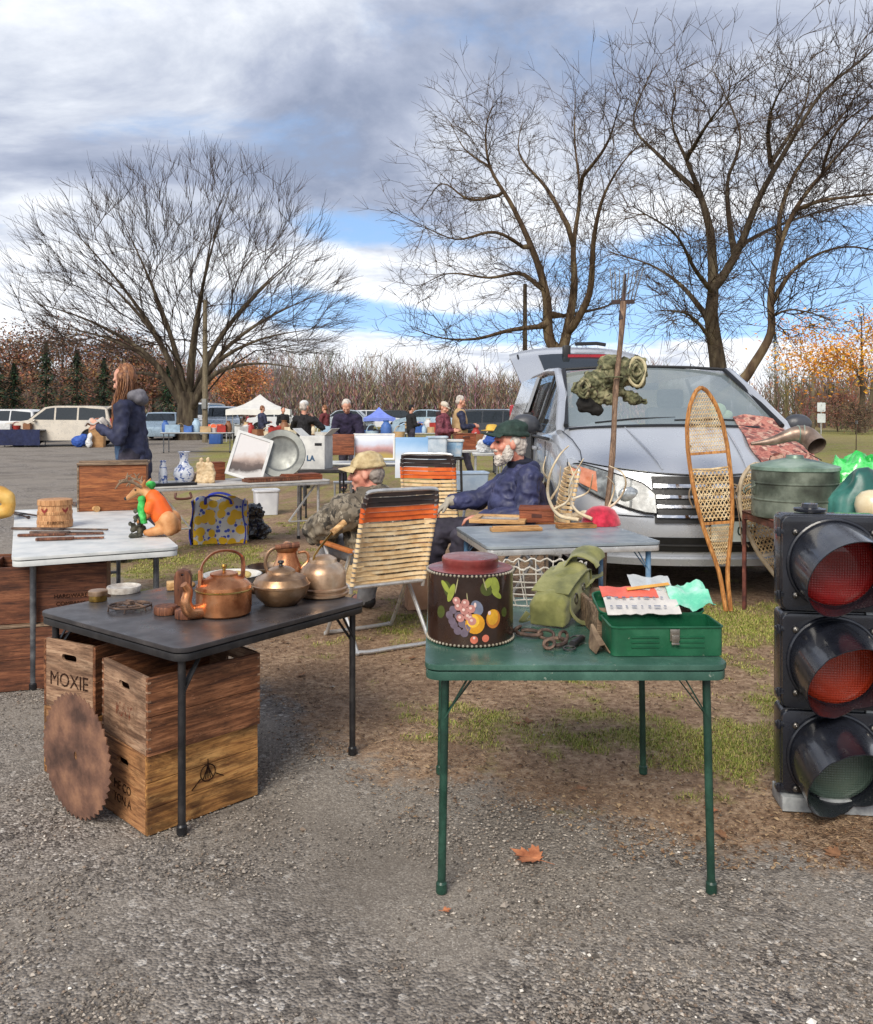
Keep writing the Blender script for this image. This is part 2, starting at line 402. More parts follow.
def make_ground():
    xs = axis_vals([(-900,-100,100),(-100,-20,5),(-20,-5,.5),(-5,5,.075),(5,20,.5),(20,100,5),(100,900,100)])
    ys = axis_vals([(-300,-20,40),(-20,1.6,2),(1.6,8,.075),(8,14,.2),(14,40,.8),(40,160,6),(160,1200,90)])
    vs = []; cs = []
    for y in ys:
        for x in xs:
            near = 1 if (1 < y < 10 and abs(x) < 6) else 0
            z = (noise.noise(V((x*1.1, y*1.1, 3)))*.008+noise.noise(V((x*3.7, y*3.7, 4)))*.004)*near - .004
            vs.append((x, y, z)); t = turf(x, y) if y > 0 else 0
            cs += [t, green(x, y), noise.noise(V((x*.7, y*.5, 8)))*.5+.5, 1]
    nx = len(xs); fs = [(j*nx+i, j*nx+i+1, (j+1)*nx+i+1, (j+1)*nx+i) for j in range(len(ys)-1) for i in range(nx-1)]
    me = bpy.data.meshes.new('ground'); me.from_pydata(vs, [], fs); me.shade_smooth()
    a = me.color_attributes.new('cover', 'FLOAT_COLOR', 'POINT'); a.data.foreach_set('color', cs)
    t = NT('gravel_and_turf'); v = t.coord()
    at = t.n('ShaderNodeVertexColor', layer_name='cover'); sp = t.n('ShaderNodeSeparateColor'); t.l(at.outputs[0], sp.inputs[0])
    def vor(scale, feat='F1'):
        o = t.n('ShaderNodeTexVoronoi', feature=feat, i_Scale=scale, i_Randomness=1.0); t.l(v, o.inputs['Vector']); return o
    vA, vB = vor(105), vor(48)
    sa = t.n('ShaderNodeSeparateColor'); t.l(vA.outputs['Color'], sa.inputs[0]); sb = t.n('ShaderNodeSeparateColor'); t.l(vB.outputs['Color'], sb.inputs[0])
    cA = t.ramp(sa.outputs[0], [(0, S(80,75,71)), (.4, S(124,117,110)), (.75, S(154,146,137)), (.95, S(188,180,170)), (1, S(226,220,211))])
    cB = t.ramp(sb.outputs[1], [(0, S(76,71,68)), (.5, S(128,120,112)), (.9, S(166,157,147)), (1, S(216,210,201))])
    gsel = t.ramp(t.noise(v, 9, 4), [(.45, (0,0,0)), (.58, (1,1,1))])
    grav = t.mix(gsel, cA, cB)
    dust = t.ramp(t.noise(v, 75, 6, .75), [(.25, S(100,93,85)), (.5, S(138,129,119)), (.75, S(170,161,149))])
    vC = vor(230); scc = t.n('ShaderNodeSeparateColor'); t.l(vC.outputs['Color'], scc.inputs[0]); dust = t.mix(.55, dust, t.ramp(scc.outputs[0], [(0, S(78,72,67)), (.5, S(130,122,112)), (.9, S(162,154,142)), (1, S(208,201,190))]))
    n_d = t.noise(v, .95, 7, .66, .5)
    grav = t.mix(t.math('MULTIPLY', t.ramp(n_d, [(.40, (0,0,0)), (.56, (1,1,1))]), .86), grav, dust)
    n_w = t.noise(v, .8, 5, .6, .2); grav = t.mix(t.math('MULTIPLY', t.ramp(n_w, [(.50, (0,0,0)), (.64, (1,1,1))]), .45), grav, S(92,84,76))
    soil = t.ramp(t.noise(v, 30, 7, .7), [(.3, S(98,78,62)), (.5, S(150,124,100)), (.68, S(192,166,138))])
    soil = t.mix(t.ramp(t.noise(v, 3.0, 5, .7), [(.42, (0,0,0)), (.7, (.55,.55,.55))]), soil, S(104,80,64))
    soil = t.mix(t.ramp(t.noise(v, 140, 2), [(.62, (0,0,0)), (.7, (.6,.6,.6))]), soil, S(176,150,118))
    gr = t.ramp(t.noise(v, 22, 6, .7), [(.3, S(92,92,48)), (.5, S(136,134,72)), (.7, S(172,164,104))])
    gf = t.math('ADD', sp.outputs[1], t.math('MULTIPLY', t.math('SUBTRACT', t.noise(v, 24, 5, .7), .5), .9))
    earth = t.mix(t.ramp(gf, [(.25, (0,0,0)), (.75, (1,1,1))]), soil, gr)
    tf = t.math('ADD', sp.outputs[0], t.math('MULTIPLY', t.math('SUBTRACT', t.noise(v, 14, 6, .7), .5), 1.0))
    fac = t.ramp(tf, [(.35, (0,0,0)), (.62, (1,1,1))])
    t.l(t.mix(fac, grav, earth), t.b.inputs['Base Color']); t.set(Roughness=.95); t.b.inputs['Specular IOR Level'].default_value = .2
    h = t.math('ADD', t.math('MULTIPLY', vA.outputs['Distance'], -1.0), t.math('MULTIPLY', t.noise(v, 45, 5, .7), 1.3)); t.bump(t.math('MULTIPLY', h, t.ramp(n_d, [(.36, (1,1,1)), (.58, (.14,.14,.14))])), .9, .012)
    me.materials.append(t.m); struct(link('ground', me))
make_ground()

def vcol_mat(name, rough=.9, var=.0):
    t = NT(name); a = t.n('ShaderNodeVertexColor', layer_name='tint'); t.l(a.outputs[0], t.b.inputs['Base Color']); t.set(Roughness=rough); t.b.inputs['Specular IOR Level'].default_value = .25
    return t.m
def soup(name, vs, fs, cols, m, label=None):
    """one mesh of many small faces with a colour per vertex"""
    me = bpy.data.meshes.new(name); me.from_pydata(vs, [], fs)
    a = me.color_attributes.new('tint', 'FLOAT_COLOR', 'POINT'); a.data.foreach_set('color', [c for k in cols for c in (*k, 1)])
    me.materials.append(m); return me
def scatter_stones():
    r = random.Random(3); vs = []; fs = []; cs = []; n = 0
    pal = [S(84,78,72), S(118,110,102), S(140,131,121), S(158,148,137), S(130,114,100), S(180,170,157), S(224,217,206)]; wt = [4, 6, 6, 4, 3, 1.6, .18]
    base = [(1,0,0),(-1,0,0),(0,1,0),(0,-1,0),(0,0,1),(0,0,-1)]; tri = [(0,2,4),(2,1,4),(1,3,4),(3,0,4),(2,0,5),(1,2,5),(3,1,5),(0,3,5)]
    while n < 34000:
        y = 1.9+4.6*r.random()**1.7; x = (r.random()*2-1)*(.56*y+.1); 
        if turf(x, y) > .55 and r.random() > .03: continue
        if noise.noise(V((x*1.5, y*1.5, 12)))+.5*noise.noise(V((x*4, y*4, 2)))+.22 < r.random()*.85-.1: continue
        s = .0020+.0046*r.random()**2.6
        if r.random() < .012: s *= 1.9
        a = r.random()*6.28; ca, sa = math.cos(a), math.sin(a); sx, sy, sz = s*(.8+.6*r.random()), s*(.7+.4*r.random()), s*(.5+.3*r.random())
        o = len(vs); c = r.choices(pal, wt)[0]; j = .8+.4*r.random(); c = tuple(min(1, q*j) for q in c)
        for b in base:
            k = .75+.5*r.random(); px, py = b[0]*sx*k, b[1]*sy*k; vs.append((x+px*ca-py*sa, y+px*sa+py*ca, b[2]*sz*k+sz*.35)); cs.append(c)
        fs += [tuple(i+o for i in f) for f in tri]; n += 1
    struct(link('loose_gravel', soup('loose_gravel', vs, fs, cs, vcol_mat('stone_chips'))), 'stuff')
def scatter_grass():
    r = random.Random(4); vs = []; fs = []; cs = []; n = 0; tries = 0
    while n < 60000 and tries < 1200000:
        tries += 1
        y = 2.9+8.5*r.random()**1.5; x = (r.random()*2-1)*.56*y
        g = green(x, y)*turf(x, y)
        if g*1.0-.30 < r.random(): continue
        for q in range(2):
            bx, by = x+r.gauss(0, .012), y+r.gauss(0, .012)
            h = (.004+.012*r.random())*(1+.06*y); a = r.random()*6.28; w = .0013+.0003*y; l = h*.9*r.random(); b = a+1.6; h *= .75; l = h*(.4+1.2*r.random())
            o = len(vs); vs += [(bx-w*math.cos(b), by-w*math.sin(b), -.004), (bx+w*math.cos(b), by+w*math.sin(b), -.004), (bx+l*math.cos(a), by+l*math.sin(a), h)]
            k = r.random(); c = S(108,118,50) if k < .3 else S(140,146,70) if k < .6 else S(170,162,94) if k < .82 else S(158,136,100)
            cs += [c, c, tuple(min(1, q*1.25) for q in c)]; fs.append((o, o+1, o+2)); n += 1
    struct(link('grass_blades', soup('grass_blades', vs, fs, cs, vcol_mat('grass_blade', .7))), 'stuff')
    vs = []; fs = []; cs = []; n = 0
    while n < 30000:
        y = 2.7+7*r.random()**1.5; x = (r.random()*2-1)*.56*y; tt = turf(x, y)
        if tt < .12 or (tt < .6 and r.random() > tt+.1) or r.random() < green(x, y)*.7: continue
        s = .003+.008*r.random()**2.2; a = r.random()*6.28; t = r.random()*.9; ca, sa = math.cos(a), math.sin(a); o = len(vs); w = s*(.12+.5*r.random())
        up = s*t*.6
        for u, v_, z in ((-s,-w,.0),(0,-w*1.2,up),(s,-w*.3,.0+up*.5),(s,w*.4,up*.3),(0,w,up*.7),(-s,w*.6,.0)): vs.append((x+u*ca-v_*sa, y+u*sa+v_*ca, z+.001+.004*r.random()))
        c = r.choice([S(100,78,60), S(130,104,80), S(80,62,48), S(150,124,96), S(118,88,64), S(170,144,112)]); cs += [c]*6
        fs += [(o, o+1, o+4, o+5), (o+1, o+2, o+3, o+4)]; n += 1
    struct(link('leaf_litter', soup('leaf_litter', vs, fs, cs, vcol_mat('litter', .85))), 'stuff')
scatter_stones(); scatter_grass()
# single fallen maple leaves
def leaf_mesh(s, seed):
    r = random.Random(seed); half = [(.03,-.42),(.20,-.50),(.17,-.38),(.54,-.32),(.46,-.20),(.88,.04),(.72,.10),(.78,.32),(.52,.25),(.46,.36),(.26,.20),(.36,.64),(.20,.58)]
    out = [(0,.98)]+[(-x, y) for x, y in half[::-1]]+half; pts = [V((y*s, x*s, s*(.05+.16*abs(x)*(1+.6*math.sin(seed))+.10*y*y+.05*r.random()))) for x, y in out]; n = len(out); mb = MB()
    c = V((0, 0, s*.05)); vs = [c]+pts
    fs = [(0, 1+i, 1+(i+1) % n) for i in range(n)]
    mb.add(vs, fs); mb.add([p+V((0,0,.0006)) for p in vs], [f[::-1] for f in fs])
    mb.tube([(-s*.38,0,s*.06),(-s*.8,s*.1,s*.12),(-s*1.2,s*.25,s*.2)], [.0010,.0008,.0007], 5); return mb
m_leaf = mat('dry_leaf', S(206,134,92), S(140,78,48), scale=18, rough=.8)
for px, py, s, a, lab in ((531,860,.075,2.6,'curled orange-brown maple leaf on the gravel under the green table'), (711,812,.030,1.0,'small pale orange dead leaf beside the right front leg of the green table'), (446,912,.018,.4,'tiny tan dead leaf on gravel near the left front foot of the green table')):
    g = G(px, py); o = leaf_mesh(s, px).build('fallen_leaf', m_leaf, smooth=None, loc=(g.x, g.y, .004), rot=(0, 0, a)); tag(o, lab, 'leaf', 'fallen leaves on the ground')

lr_ = random.Random(77); proto_l = [leaf_mesh(.034, 900+i).mesh('fallen_leaf') for i in range(3)]
for me_ in proto_l: me_.materials.append(mat('brown_leaf', S(150,108,76), S(104,72,50), scale=18, rough=.85))
for i in range(26):
    y = 2.75+4.2*lr_.random()**1.3; x = (lr_.random()*1.5-.5)*.5*y
    if turf(x, y) < .3 and i % 5: continue
    o = link('fallen_leaf', proto_l[i % 3], None, (x, y, .003), (lr_.uniform(-.3,.3), lr_.uniform(-.3,.3), lr_.random()*6.28)); o.scale = (lr_.uniform(.6,1.1),)*3
    tag(o, 'small dry brown leaf lying on the trodden ground', 'leaf', 'small brown leaves on the trodden ground')
# ================================================================== trees
def bark(name, c1, c2, c3): return mat(name, c1, c2, c3, scale=1.3, rough=.95, stretch=(3,3,.7), bump=.6, bscale=5, bdist=.05, lo=.3, hi=.72, spec=.15)
BARK1 = bark('bark_grey_brown', S(84,74,62), S(44,38,32), S(118,108,88))
BARK2 = bark('bark_warm', S(92,76,60), S(50,40,33), S(124,110,84))
TWIG1 = mat('twigs_dark', S(74,62,54), S(50,42,37), scale=.6, rough=.95, spec=.1)
TWIG2 = mat('twigs_warm', S(86,72,58), S(56,46,38), scale=.6, rough=.95, spec=.1)
class Grow:
    def __init__(s, seed, up=.25, wob=.22, minr=.011, ang=(28,32)):
        s.ang = ang
        s.r = random.Random(seed); s.T = MB(); s.B = MB(); s.up = up; s.wob = wob; s.minr = minr
    def rv(s): return V((s.r.gauss(0,1), s.r.gauss(0,1), s.r.gauss(0,1)))
    def limb(s, pts, r0, r1, big=True, n=8, sub=4):
        p = bez(pts, sub); m = len(p); rad = [max(s.minr, r1+(r0-r1)*(1-i/(m-1))**1.5) for i in range(m)]
        (s.T if big else s.B).tube(p, rad, n); return p, rad
    def branch(s, p0, d, L, r, lev, up=None):
        k = s.r; up = s.up if up is None else up; ns = 5 if lev > 1 else 3; pts = [p0]; d = d.normalized(); p = p0.copy()
        for i in range(ns):
            d = (d + s.rv()*s.wob*.55 + V((0,0,up*.35))).normalized(); p = p+d*L/ns; pts.append(p)
        rad = [max(s.minr, r*(1-.75*i/ns)) for i in range(ns+1)]
        s.B.tube(pts, rad, 3 if lev < 3 else 5, cap=False)
        if lev > 0: s.spawn(pts, rad, L, lev)
    def spawn(s, pts, rad, L, lev, dens=None, t0=.18):
        k = s.r; n = dens or {3: 8, 2: 8, 1: 6}.get(lev, 5); m = len(pts)-1
        for i in range(n):
            t = t0+(1-t0)*((i+k.random()*.8)/n); t = min(.999, t); j = int(t*m); f = t*m-j
            p = pts[j].lerp(pts[j+1], f); td = (pts[j+1]-pts[j]).normalized(); rr = rad[j]*(1-f)+rad[j+1]*f
            side = s.rv(); side = (side-td*side.dot(td)).normalized()
            ang = R(s.ang[0]+s.ang[1]*k.random()); d = td*math.cos(ang)+side*math.sin(ang)
            s.branch(p, d, L*(.62-.30*t)*(.7+.6*k.random()), min(rr*.55, .02+.012*L), lev-1)
    def finish(s, name, label, base, mt, mtw, group=None):
        t = thing(name, label, 'tree', base, 0, group); inv = Matrix.Translation(-V(base))
        for nm, mb, m in (('trunk', s.T, mt), ('crown', s.B, mtw)):
            mb.v = [p-V(base) for p in mb.v]; mb.build(nm, m, t, smooth=60, fix=False)
        return t
class Colony:
    """bare crown: target points filling the crown are joined one by one to the best placed existing branch, radii follow the number of tips carried"""
    def __init__(s, seed, tip=.009, expo=.44):
        s.r = random.Random(seed); s.P = []; s.D = []; s.par = []; s.fix = {}; s.chains = []; s.tip = tip; s.expo = expo
    def node(s, p, d, par): s.P.append(tuple(p)); s.D.append(tuple(d)); s.par.append(par); return len(s.P)-1
    def limb(s, pts, r0=None, r1=None, start=-1):
        par = start; ch = [] if start < 0 else [start]; n = len(pts)
        for i, p in enumerate(pts):
            d = (pts[min(i+1, n-1)]-pts[max(i-1, 0)]).normalized(); par = s.node(p, d, par); ch.append(par)
            if r0: s.fix[par] = r1+(r0-r1)*(1-i/(n-1))**1.3
        s.chains.append((ch, True)); return ch
    def nearest(s, p): a = np.array(s.P)-np.array(p); return int((a*a).sum(1).argmin())
    def fill(s, targets, bend=.38, jit=.07, seg=3, back=1.5, minn=0):
        cap = len(s.P)+len(targets)*seg+4; A = np.zeros((cap, 3)); B = np.zeros((cap, 3)); n = len(s.P); A[:n] = s.P; B[:n] = s.D
        for t in targets:
            v = np.array(t)-A[minn:n]; d = np.sqrt((v*v).sum(1))+1e-6; dot = (v*B[minn:n]).sum(1)/d
            k = int((d*(back-dot)).argmin())+minn; p0 = V(A[k]); d0 = V(B[k]); L = (V(t)-p0).length
            if L < .15: continue
            c = p0+d0*L*bend; par = k; ch = [k]; prev = p0
            for i in range(1, seg+1):
                u = i/seg; q = p0*(1-u)**2+c*2*u*(1-u)+V(t)*u*u
                if i < seg: q += V((s.r.gauss(0,1), s.r.gauss(0,1), s.r.gauss(0,1)))*L*jit
                dd = (q-prev).normalized(); par = s.node(q, dd, par); A[n] = q; B[n] = dd; n += 1; ch.append(par); prev = q
            s.chains.append((ch, False))
    def draw(s, T_, B_, thick=.06, tw=4, twl=.75, spread=.55, up=.25, rc=None):
        n = len(s.P); kids = [0]*n; tips = [0]*n
        for i in range(n):
            if s.par[i] >= 0: kids[s.par[i]] += 1
        for i in range(n-1, -1, -1):
            if kids[i] == 0: tips[i] += 1
            if s.par[i] >= 0: tips[s.par[i]] += tips[i]
        rad = [max(s.tip*max(1, tips[i])**s.expo, s.fix.get(i, 0)) for i in range(n)]
        for ch, main in s.chains:
            pts = [V(s.P[i]) for i in ch]; rr = [rad[i] for i in ch]
            if not main: rr[0] = min(rr[0], rr[1]*1.25)
            (T_ if (main or rr[1] > thick) else B_).tube(pts, rr, 10 if rr[0] > .2 else 6 if rr[0] > .05 else 3, cap=False)
        r = s.r
        for i in range(n):
            if kids[i] == 0 or (i % 3 == 0 and rad[i] < .03):
                p = V(s.P[i]); d = V(s.D[i])
                if rc: d = (d+(p-rc).normalized()*.8).normalized()
                for j in range(tw if kids[i] == 0 else 2):
                    q = (d+V((r.gauss(0,1), r.gauss(0,1), r.gauss(0,1)))*spread+V((0,0,up))).normalized(); L = twl*(.5+.8*r.random()); m = p+q*L*.55; e = m+(q+V((r.gauss(0,.25), r.gauss(0,.25), .15+r.gauss(0,.2)))).normalized()*L*.45
                    B_.tube([p, m, e], [s.tip*.95, s.tip*.8, s.tip*.55], 3, cap=False)
def img_limb(pts, Y, dy, off=(380,0), k=1.771):
    n = len(pts); pts = [(x if y > 560 else 470+(x-470)*.97, y if y > 600 else 600-(600-y)*.915) for x, y in pts]
    return [P(off[0]+x/k, off[1]+y/k, Y+dy*i/max(1, n-1)) for i, (x, y) in enumerate(pts)]
def interp_env(tab, v):
    for (a, b), (c, d) in zip(tab, tab[1:]):
        if v <= c: return b+(d-b)*(v-a)/(c-a)
    return tab[-1][1]
def left_tree():
    Y = 46; g = Grow(11, up=.10, wob=.12, minr=.0088, ang=(14,24)); base = V(((188-CX)*Y/F, Y, 0))
    k = Y/F
    def W(px, py, dy=0): q = P(px, py, Y); return q+V((0, dy, 0))
    g.T.tube([W(188,441)-V((0,0,.2)), W(188,436), W(187,420), W(188,405), W(189,392)], [.92,.66,.56,.54,.60], 14)
    env = [(-100,120),(-84,165),(-72,190),(-60,222),(-48,252),(-38,262),(-26,262),(-14,258),(0,262),(6,278),(16,276),(26,270),(36,262),(48,244),(60,214),(72,182),(86,160),(100,120)]
    def pe(a, q, dy=0, cy=402): return W(188+math.sin(R(a))*q, cy-math.cos(R(a))*q, dy)
    c_ = Colony(12, .0090, .41); tr = c_.limb([W(188,441), W(188,430), W(187,418), W(188,408), W(188.5,400)], .70, .50)
    for k_ in range(13):                       # the main limbs leave the fork at the top of the short trunk
        a = -76+152*k_/12+g.r.gauss(0, 4); dy = g.r.uniform(-4, 4); Rm = interp_env(env, a)*.50
        Rm *= 1.5; c_.limb(bez([pe(a*.4, 6, dy*.05, 408+abs(a)*.1), pe(a*.66, Rm*.32, dy*.35), pe(a*.85, Rm*.66, dy*.7), pe(a, Rm, dy)], 4), .21, .012, tr[3 if abs(a) > 45 else 4])
    tg = []
    while len(tg) < 2700:
        ph = g.r.random()*2*PI; z = g.r.uniform(-.12, 1); a = math.degrees(math.acos(max(-1, min(1, z)))); e1, e2 = interp_env(env, a), interp_env(env, -a); w_ = math.cos(ph)*.5+.5
        if interp_env(env, a) < 1: continue
        q = (e1*w_+e2*(1-w_))*(.90-.05*math.sin(R(min(90,a)))**2)*(.30+.70*g.r.random()**.5); rr = q*math.sin(R(a)); o_ = W(188, 402)
        tg.append((q, o_+V((rr*math.cos(ph)*k, rr*math.sin(ph)*k*.8, q*math.cos(R(a))*k))))
    tg = [u for u in tg if u[1].z > 4.6]; tg.sort(key=lambda u: u[0]); c_.fill([t_ for q, t_ in tg], .30, .022, 3, 1.14, 2); c_.draw(g.T, g.B, .05, 5, 1.25, .24, .06, base+V((0,0,4.0)))
    g.finish('bare_tree', 'wide bare maple with fan-shaped crown standing at the far left behind the parked cars', base, BARK1, TWIG1)
def right_tree(seed, Y, trunk, limbs, label, mt, mtw, base_px, rb):
    g = Grow(seed, up=.14, wob=.24, minr=.0075, ang=(24,30)); base = V(((base_px-CX)*Y/F, Y, 0))
    c_ = Colony(seed, .0082, .42)
    for i, (pts, r0, r1, dy) in enumerate(trunk+limbs):
        w = img_limb(pts, Y, dy)
        if i == 0: w = [V((w[0].x, Y, -.15)), V((w[0].x, Y, .5))]+w
        w = bez([q+g.rv()*.06*(0 if j == 0 else 1) for j, q in enumerate(w)], 5)
        st = -1
        if i and r0 < .39: st = c_.nearest(w[0]); w = w[1:]
        c_.limb(w, r0*(.92 if i == 0 else .66), .014, st)
    core = [V(p) for p in c_.P if p[2] > 4.2]; tg = []
    for j in range(1700 if seed < 23 else 800):
        p = g.r.choice(core); d = g.rv().normalized(); rr = .35+2.1*g.r.random()**1.3; tg.append((rr, p+V((d.x, d.y, d.z*.9+.22))*rr))
    tg.sort(key=lambda u: u[0]); c_.fill([t_ for q, t_ in tg], .34, .045, 3, 1.22, 6); c_.draw(g.T, g.B, .045, 4, .72, .5, .12)
    g.finish('bare_tree', label, base, mt, mtw)
left_tree()
right_tree(21, 37, [([(322,640),(300,600),(290,520),(270,440),(225,350),(190,270),(180,200),(195,140)], .42, .03, 0)],
  [([(318,640),(330,590),(340,500),(340,420),(345,320),(345,220),(340,115)], .40, .03, 2), ([(335,590),(370,510),(375,410),(390,330),(430,270),(470,215)], .27, .03, -4), ([(278,500),(240,470),(180,485),(110,478),(50,500)], .17, .02, 3), ([(258,430),(200,400),(120,410),(50,375)], .15, .02, -4),
   ([(292,575),(230,580),(170,600),(110,600),(60,590)], .17, .02, -5), ([(215,320),(150,325),(100,300),(60,350)], .12, .02, 4), ([(338,400),(290,310),(240,240),(250,170)], .18, .02, 5), ([(345,300),(400,220),(420,140)], .14, .02, -5), ([(300,560),(400,540),(450,500)], .12, .02, 6), ([(190,270),(140,230),(110,180)], .08, .02, 2)],
  'tall bare tree with forked double trunk rising behind the open tailgate of the silver minivan', BARK2, TWIG2, 562, .6)
right_tree(22, 30, [([(603,700),(600,640),(595,560),(600,500),(585,400),(570,320),(540,260),(520,180),(530,90)], .50, .03, 0)],
  [([(600,500),(640,420),(680,330),(720,230),(790,130),(870,50),(900,20)], .24, .03, -3), ([(585,560),(540,500),(480,450),(400,430)], .16, .02, 3), ([(570,320),(500,250),(450,180),(480,80)], .15, .02, 4), ([(600,520),(560,470),(520,400),(450,345)], .15, .02, -4),
   ([(630,430),(618,300),(640,200),(600,80)], .17, .02, 5), ([(700,280),(690,180),(725,80)], .14, .02, -5), ([(592,610),(550,555),(490,545)], .12, .02, -2), ([(540,260),(590,180),(640,110)], .12, .02, -4), ([(720,230),(760,150),(770,80)], .10, .02, 3), ([(640,420),(720,380),(800,350),(880,330)], .12, .02, 5)],
  'tallest bare tree with thick mossy trunk rising straight behind the minivan windshield', BARK1, TWIG2, 720, .7)
right_tree(23, 27, [([(640,690),(652,660),(690,590),(700,520),(712,440),(745,350),(790,280),(860,200),(930,120)], .26, .03, 0)],
  [([(700,530),(750,460),(830,420),(930,440)], .13, .02, 2), ([(745,350),(800,330),(880,315),(960,300)], .11, .02, -3), ([(712,440),(725,340),(765,260),(830,170),(860,100)], .14, .02, 3), ([(695,560),(740,540),(800,560)], .07, .02, -2), ([(790,280),(810,200),(880,140)], .09, .02, -3)],
  'leaning bare tree rising to the right from behind the right side of the minivan', BARK2, TWIG1, 741, .5)
# ---- leafy crowns
LEAFM = {}
def leaves(r, n, c, rad, size, pal, clumps=24):
    vs = []; fs = []; cs = []; cc = []
    for i in range(clumps):
        d = V((r.gauss(0,1), r.gauss(0,1), r.gauss(0,1))).normalized()*(.35+.6*r.random()**.6); cc.append((V((d.x*rad[0], d.y*rad[1], d.z*rad[2])), .16+.18*r.random(), .6+.7*r.random()))
    for i in range(n):
        q, s, k = r.choice(cc); p = V(c)+q+V((r.gauss(0, s*rad[0]), r.gauss(0, s*rad[1]), r.gauss(0, s*rad[2])))
        u = V((r.gauss(0,1), r.gauss(0,1), r.gauss(0,1))).normalized()*size*(.6+.8*r.random()); w = u.orthogonal().normalized()*size*(.5+.5*r.random()); o = len(vs)
        vs += [p-u, p+w*.6, p+u, p-w*.6]; fs.append((o, o+1, o+2, o+3)); col = r.choice(pal); col = tuple(min(1, x*k*(.8+.4*r.random())) for x in col); cs += [col]*4
    return vs, fs, cs
m_leaves = vcol_mat('leaves', .8)
def leafy(name, label, px, py_base, Y, h, rad, pal, n, size, group=None, trunk_r=.22, cz=.62, seed=1):
    r = random.Random(seed); x = (px-CX)*Y/F; t = thing(name, label, 'tree', (x, Y, 0), 0, group)
    g = Grow(seed, up=.2, wob=.3, minr=.02); p, rd = g.limb([(0,0,-.1),(r.gauss(0,.1),0,h*.3),(r.gauss(0,.2),0,h*.62),(r.gauss(0,.3),0,h*.9)], trunk_r, .03, True, 7)
    g.spawn(p, rd, h*.55, 2, 9, .25); g.T.v += g.B.v and []
    o = len(g.T.v); g.T.v += g.B.v; g.T.f += [tuple(i+o for i in f) for f in g.B.f]; g.T.mi += g.B.mi
    g.T.build('trunk', BARK1, t, smooth=60, fix=False)
    vs, fs, cs = leaves(r, n, (0, 0, h*cz), rad, size, pal); link('crown', soup('crown', vs, fs, cs, m_leaves), t); return t
RUST = [S(142,104,80), S(120,90,72), S(166,116,80), S(106,84,72), S(134,110,94)]
GOLD = [S(214,146,32), S(196,124,30), S(226,168,58), S(168,104,44), S(190,140,50)]
for i, (px, h, w, lab) in enumerate(((8,9.5,5,'rust-leaved oak at the far left edge behind the beige SUV'), (62,10.5,5.5,'rust-leaved oak behind the small firs, left of the standing woman'), (118,10,5,'rust-leaved oak showing behind the standing woman\'s head'), (152,8.5,4,'low rust-leaved oak just left of the fan-shaped maple trunk'))):
    leafy('oak_tree', lab, px, 430, 84+3*i, h, (w, 3, h*.34), RUST, 5200, .16, 'rust-leaved oaks at the left edge of the field', seed=40+i)
leafy('oak_tree', 'rounded orange-brown oak between the maple trunk and the white canopy', 239, 430, 88, 7.0, (2.7, 2.5, 2.4), [S(176,116,72), S(150,98,64), S(190,130,86), S(128,88,62)], 5200, .13, seed=51)
leafy('oak_tree', 'golden-leaved oak at the far right edge beyond the lawn', 862, 430, 62, 9.5, (5.6, 4, 2.6), GOLD, 6500, .14, seed=52, trunk_r=.30, cz=.66)
leafy('shrub', 'pinkish bare shrub on the lawn behind the road signs', 838, 430, 66, 3.4, (2.0, 1.5, 1.3), [S(176,124,104), S(150,104,88), S(190,140,116)], 2600, .09, seed=53, trunk_r=.07, cz=.55)
leafy('shrub', 'low brown shrub on the lawn at the right of the pinkish shrub', 856, 430, 58, 2.3, (2.1, 1.5, .95), [S(98,78,62), S(120,98,76), S(80,64,52)], 2600, .08, seed=54, trunk_r=.07, cz=.5)
def conifer(px, Y, h, w, label, seed, pal, group):
    r = random.Random(seed); x = (px-CX)*Y/F; t = thing('fir_tree', label, 'tree', (x, Y, 0), 0, group)
    MB().tube([(0,0,-.1),(0,0,h*.5),(0,0,h)], [.16,.1,.02], 6).build('trunk', BARK1, t, fix=False)
    vs = []; fs = []; cs = []
    for i in range(2600):
        z = h*(.06+.94*r.random()**1.25); a = r.random()*6.28; R_ = 1.35*w*(1-z/h)**.85*(.35+.65*r.random()**.5)*(.8+.35*math.sin(z*5+a*2)); d = V((math.cos(a), math.sin(a), 0)); p = d*R_+V((0,0,z-R_*.18)); L = .34*(.6+.8*r.random()); k = V((-d.y, d.x, 0))*.07
        o = len(vs); vs += [p-d*L*.5+k, p-d*L*.5-k, p+d*L*.5-V((0,0,.12))]; fs.append((o, o+1, o+2)); c = r.choice(pal); cs += [tuple(q*(.7+.6*r.random()) for q in c)]*3
    link('crown', soup('crown', vs, fs, cs, m_leaves), t)
FIR = [S(48,66,48), S(36,52,40), S(62,78,54)]
for i, (px, h, w, lab) in enumerate(((-4,6.2,2.2,'dark fir at the very left edge'), (14,5.4,1.9,'dark fir second from the left edge, left of the beige SUV roof'), (46,7.2,2.2,'tallest dark fir, behind the roof of the beige SUV'), (77,6.6,2.4,'broad dark fir behind the rear of the beige SUV'), (104,6.0,1.9,'dark fir partly hidden by the standing woman'), (168,5.4,1.8,'dark fir just left of the fan-shaped maple trunk'))):
    conifer(px, 66+i, h, w, lab, 60+i, FIR, 'dark firs behind the left car park')
conifer(775, 120, 13, 3.2, 'grey-green spruce beyond the lawn, right of the leaning bare tree', 70, [S(70,84,78), S(58,70,66), S(84,96,86)], None)
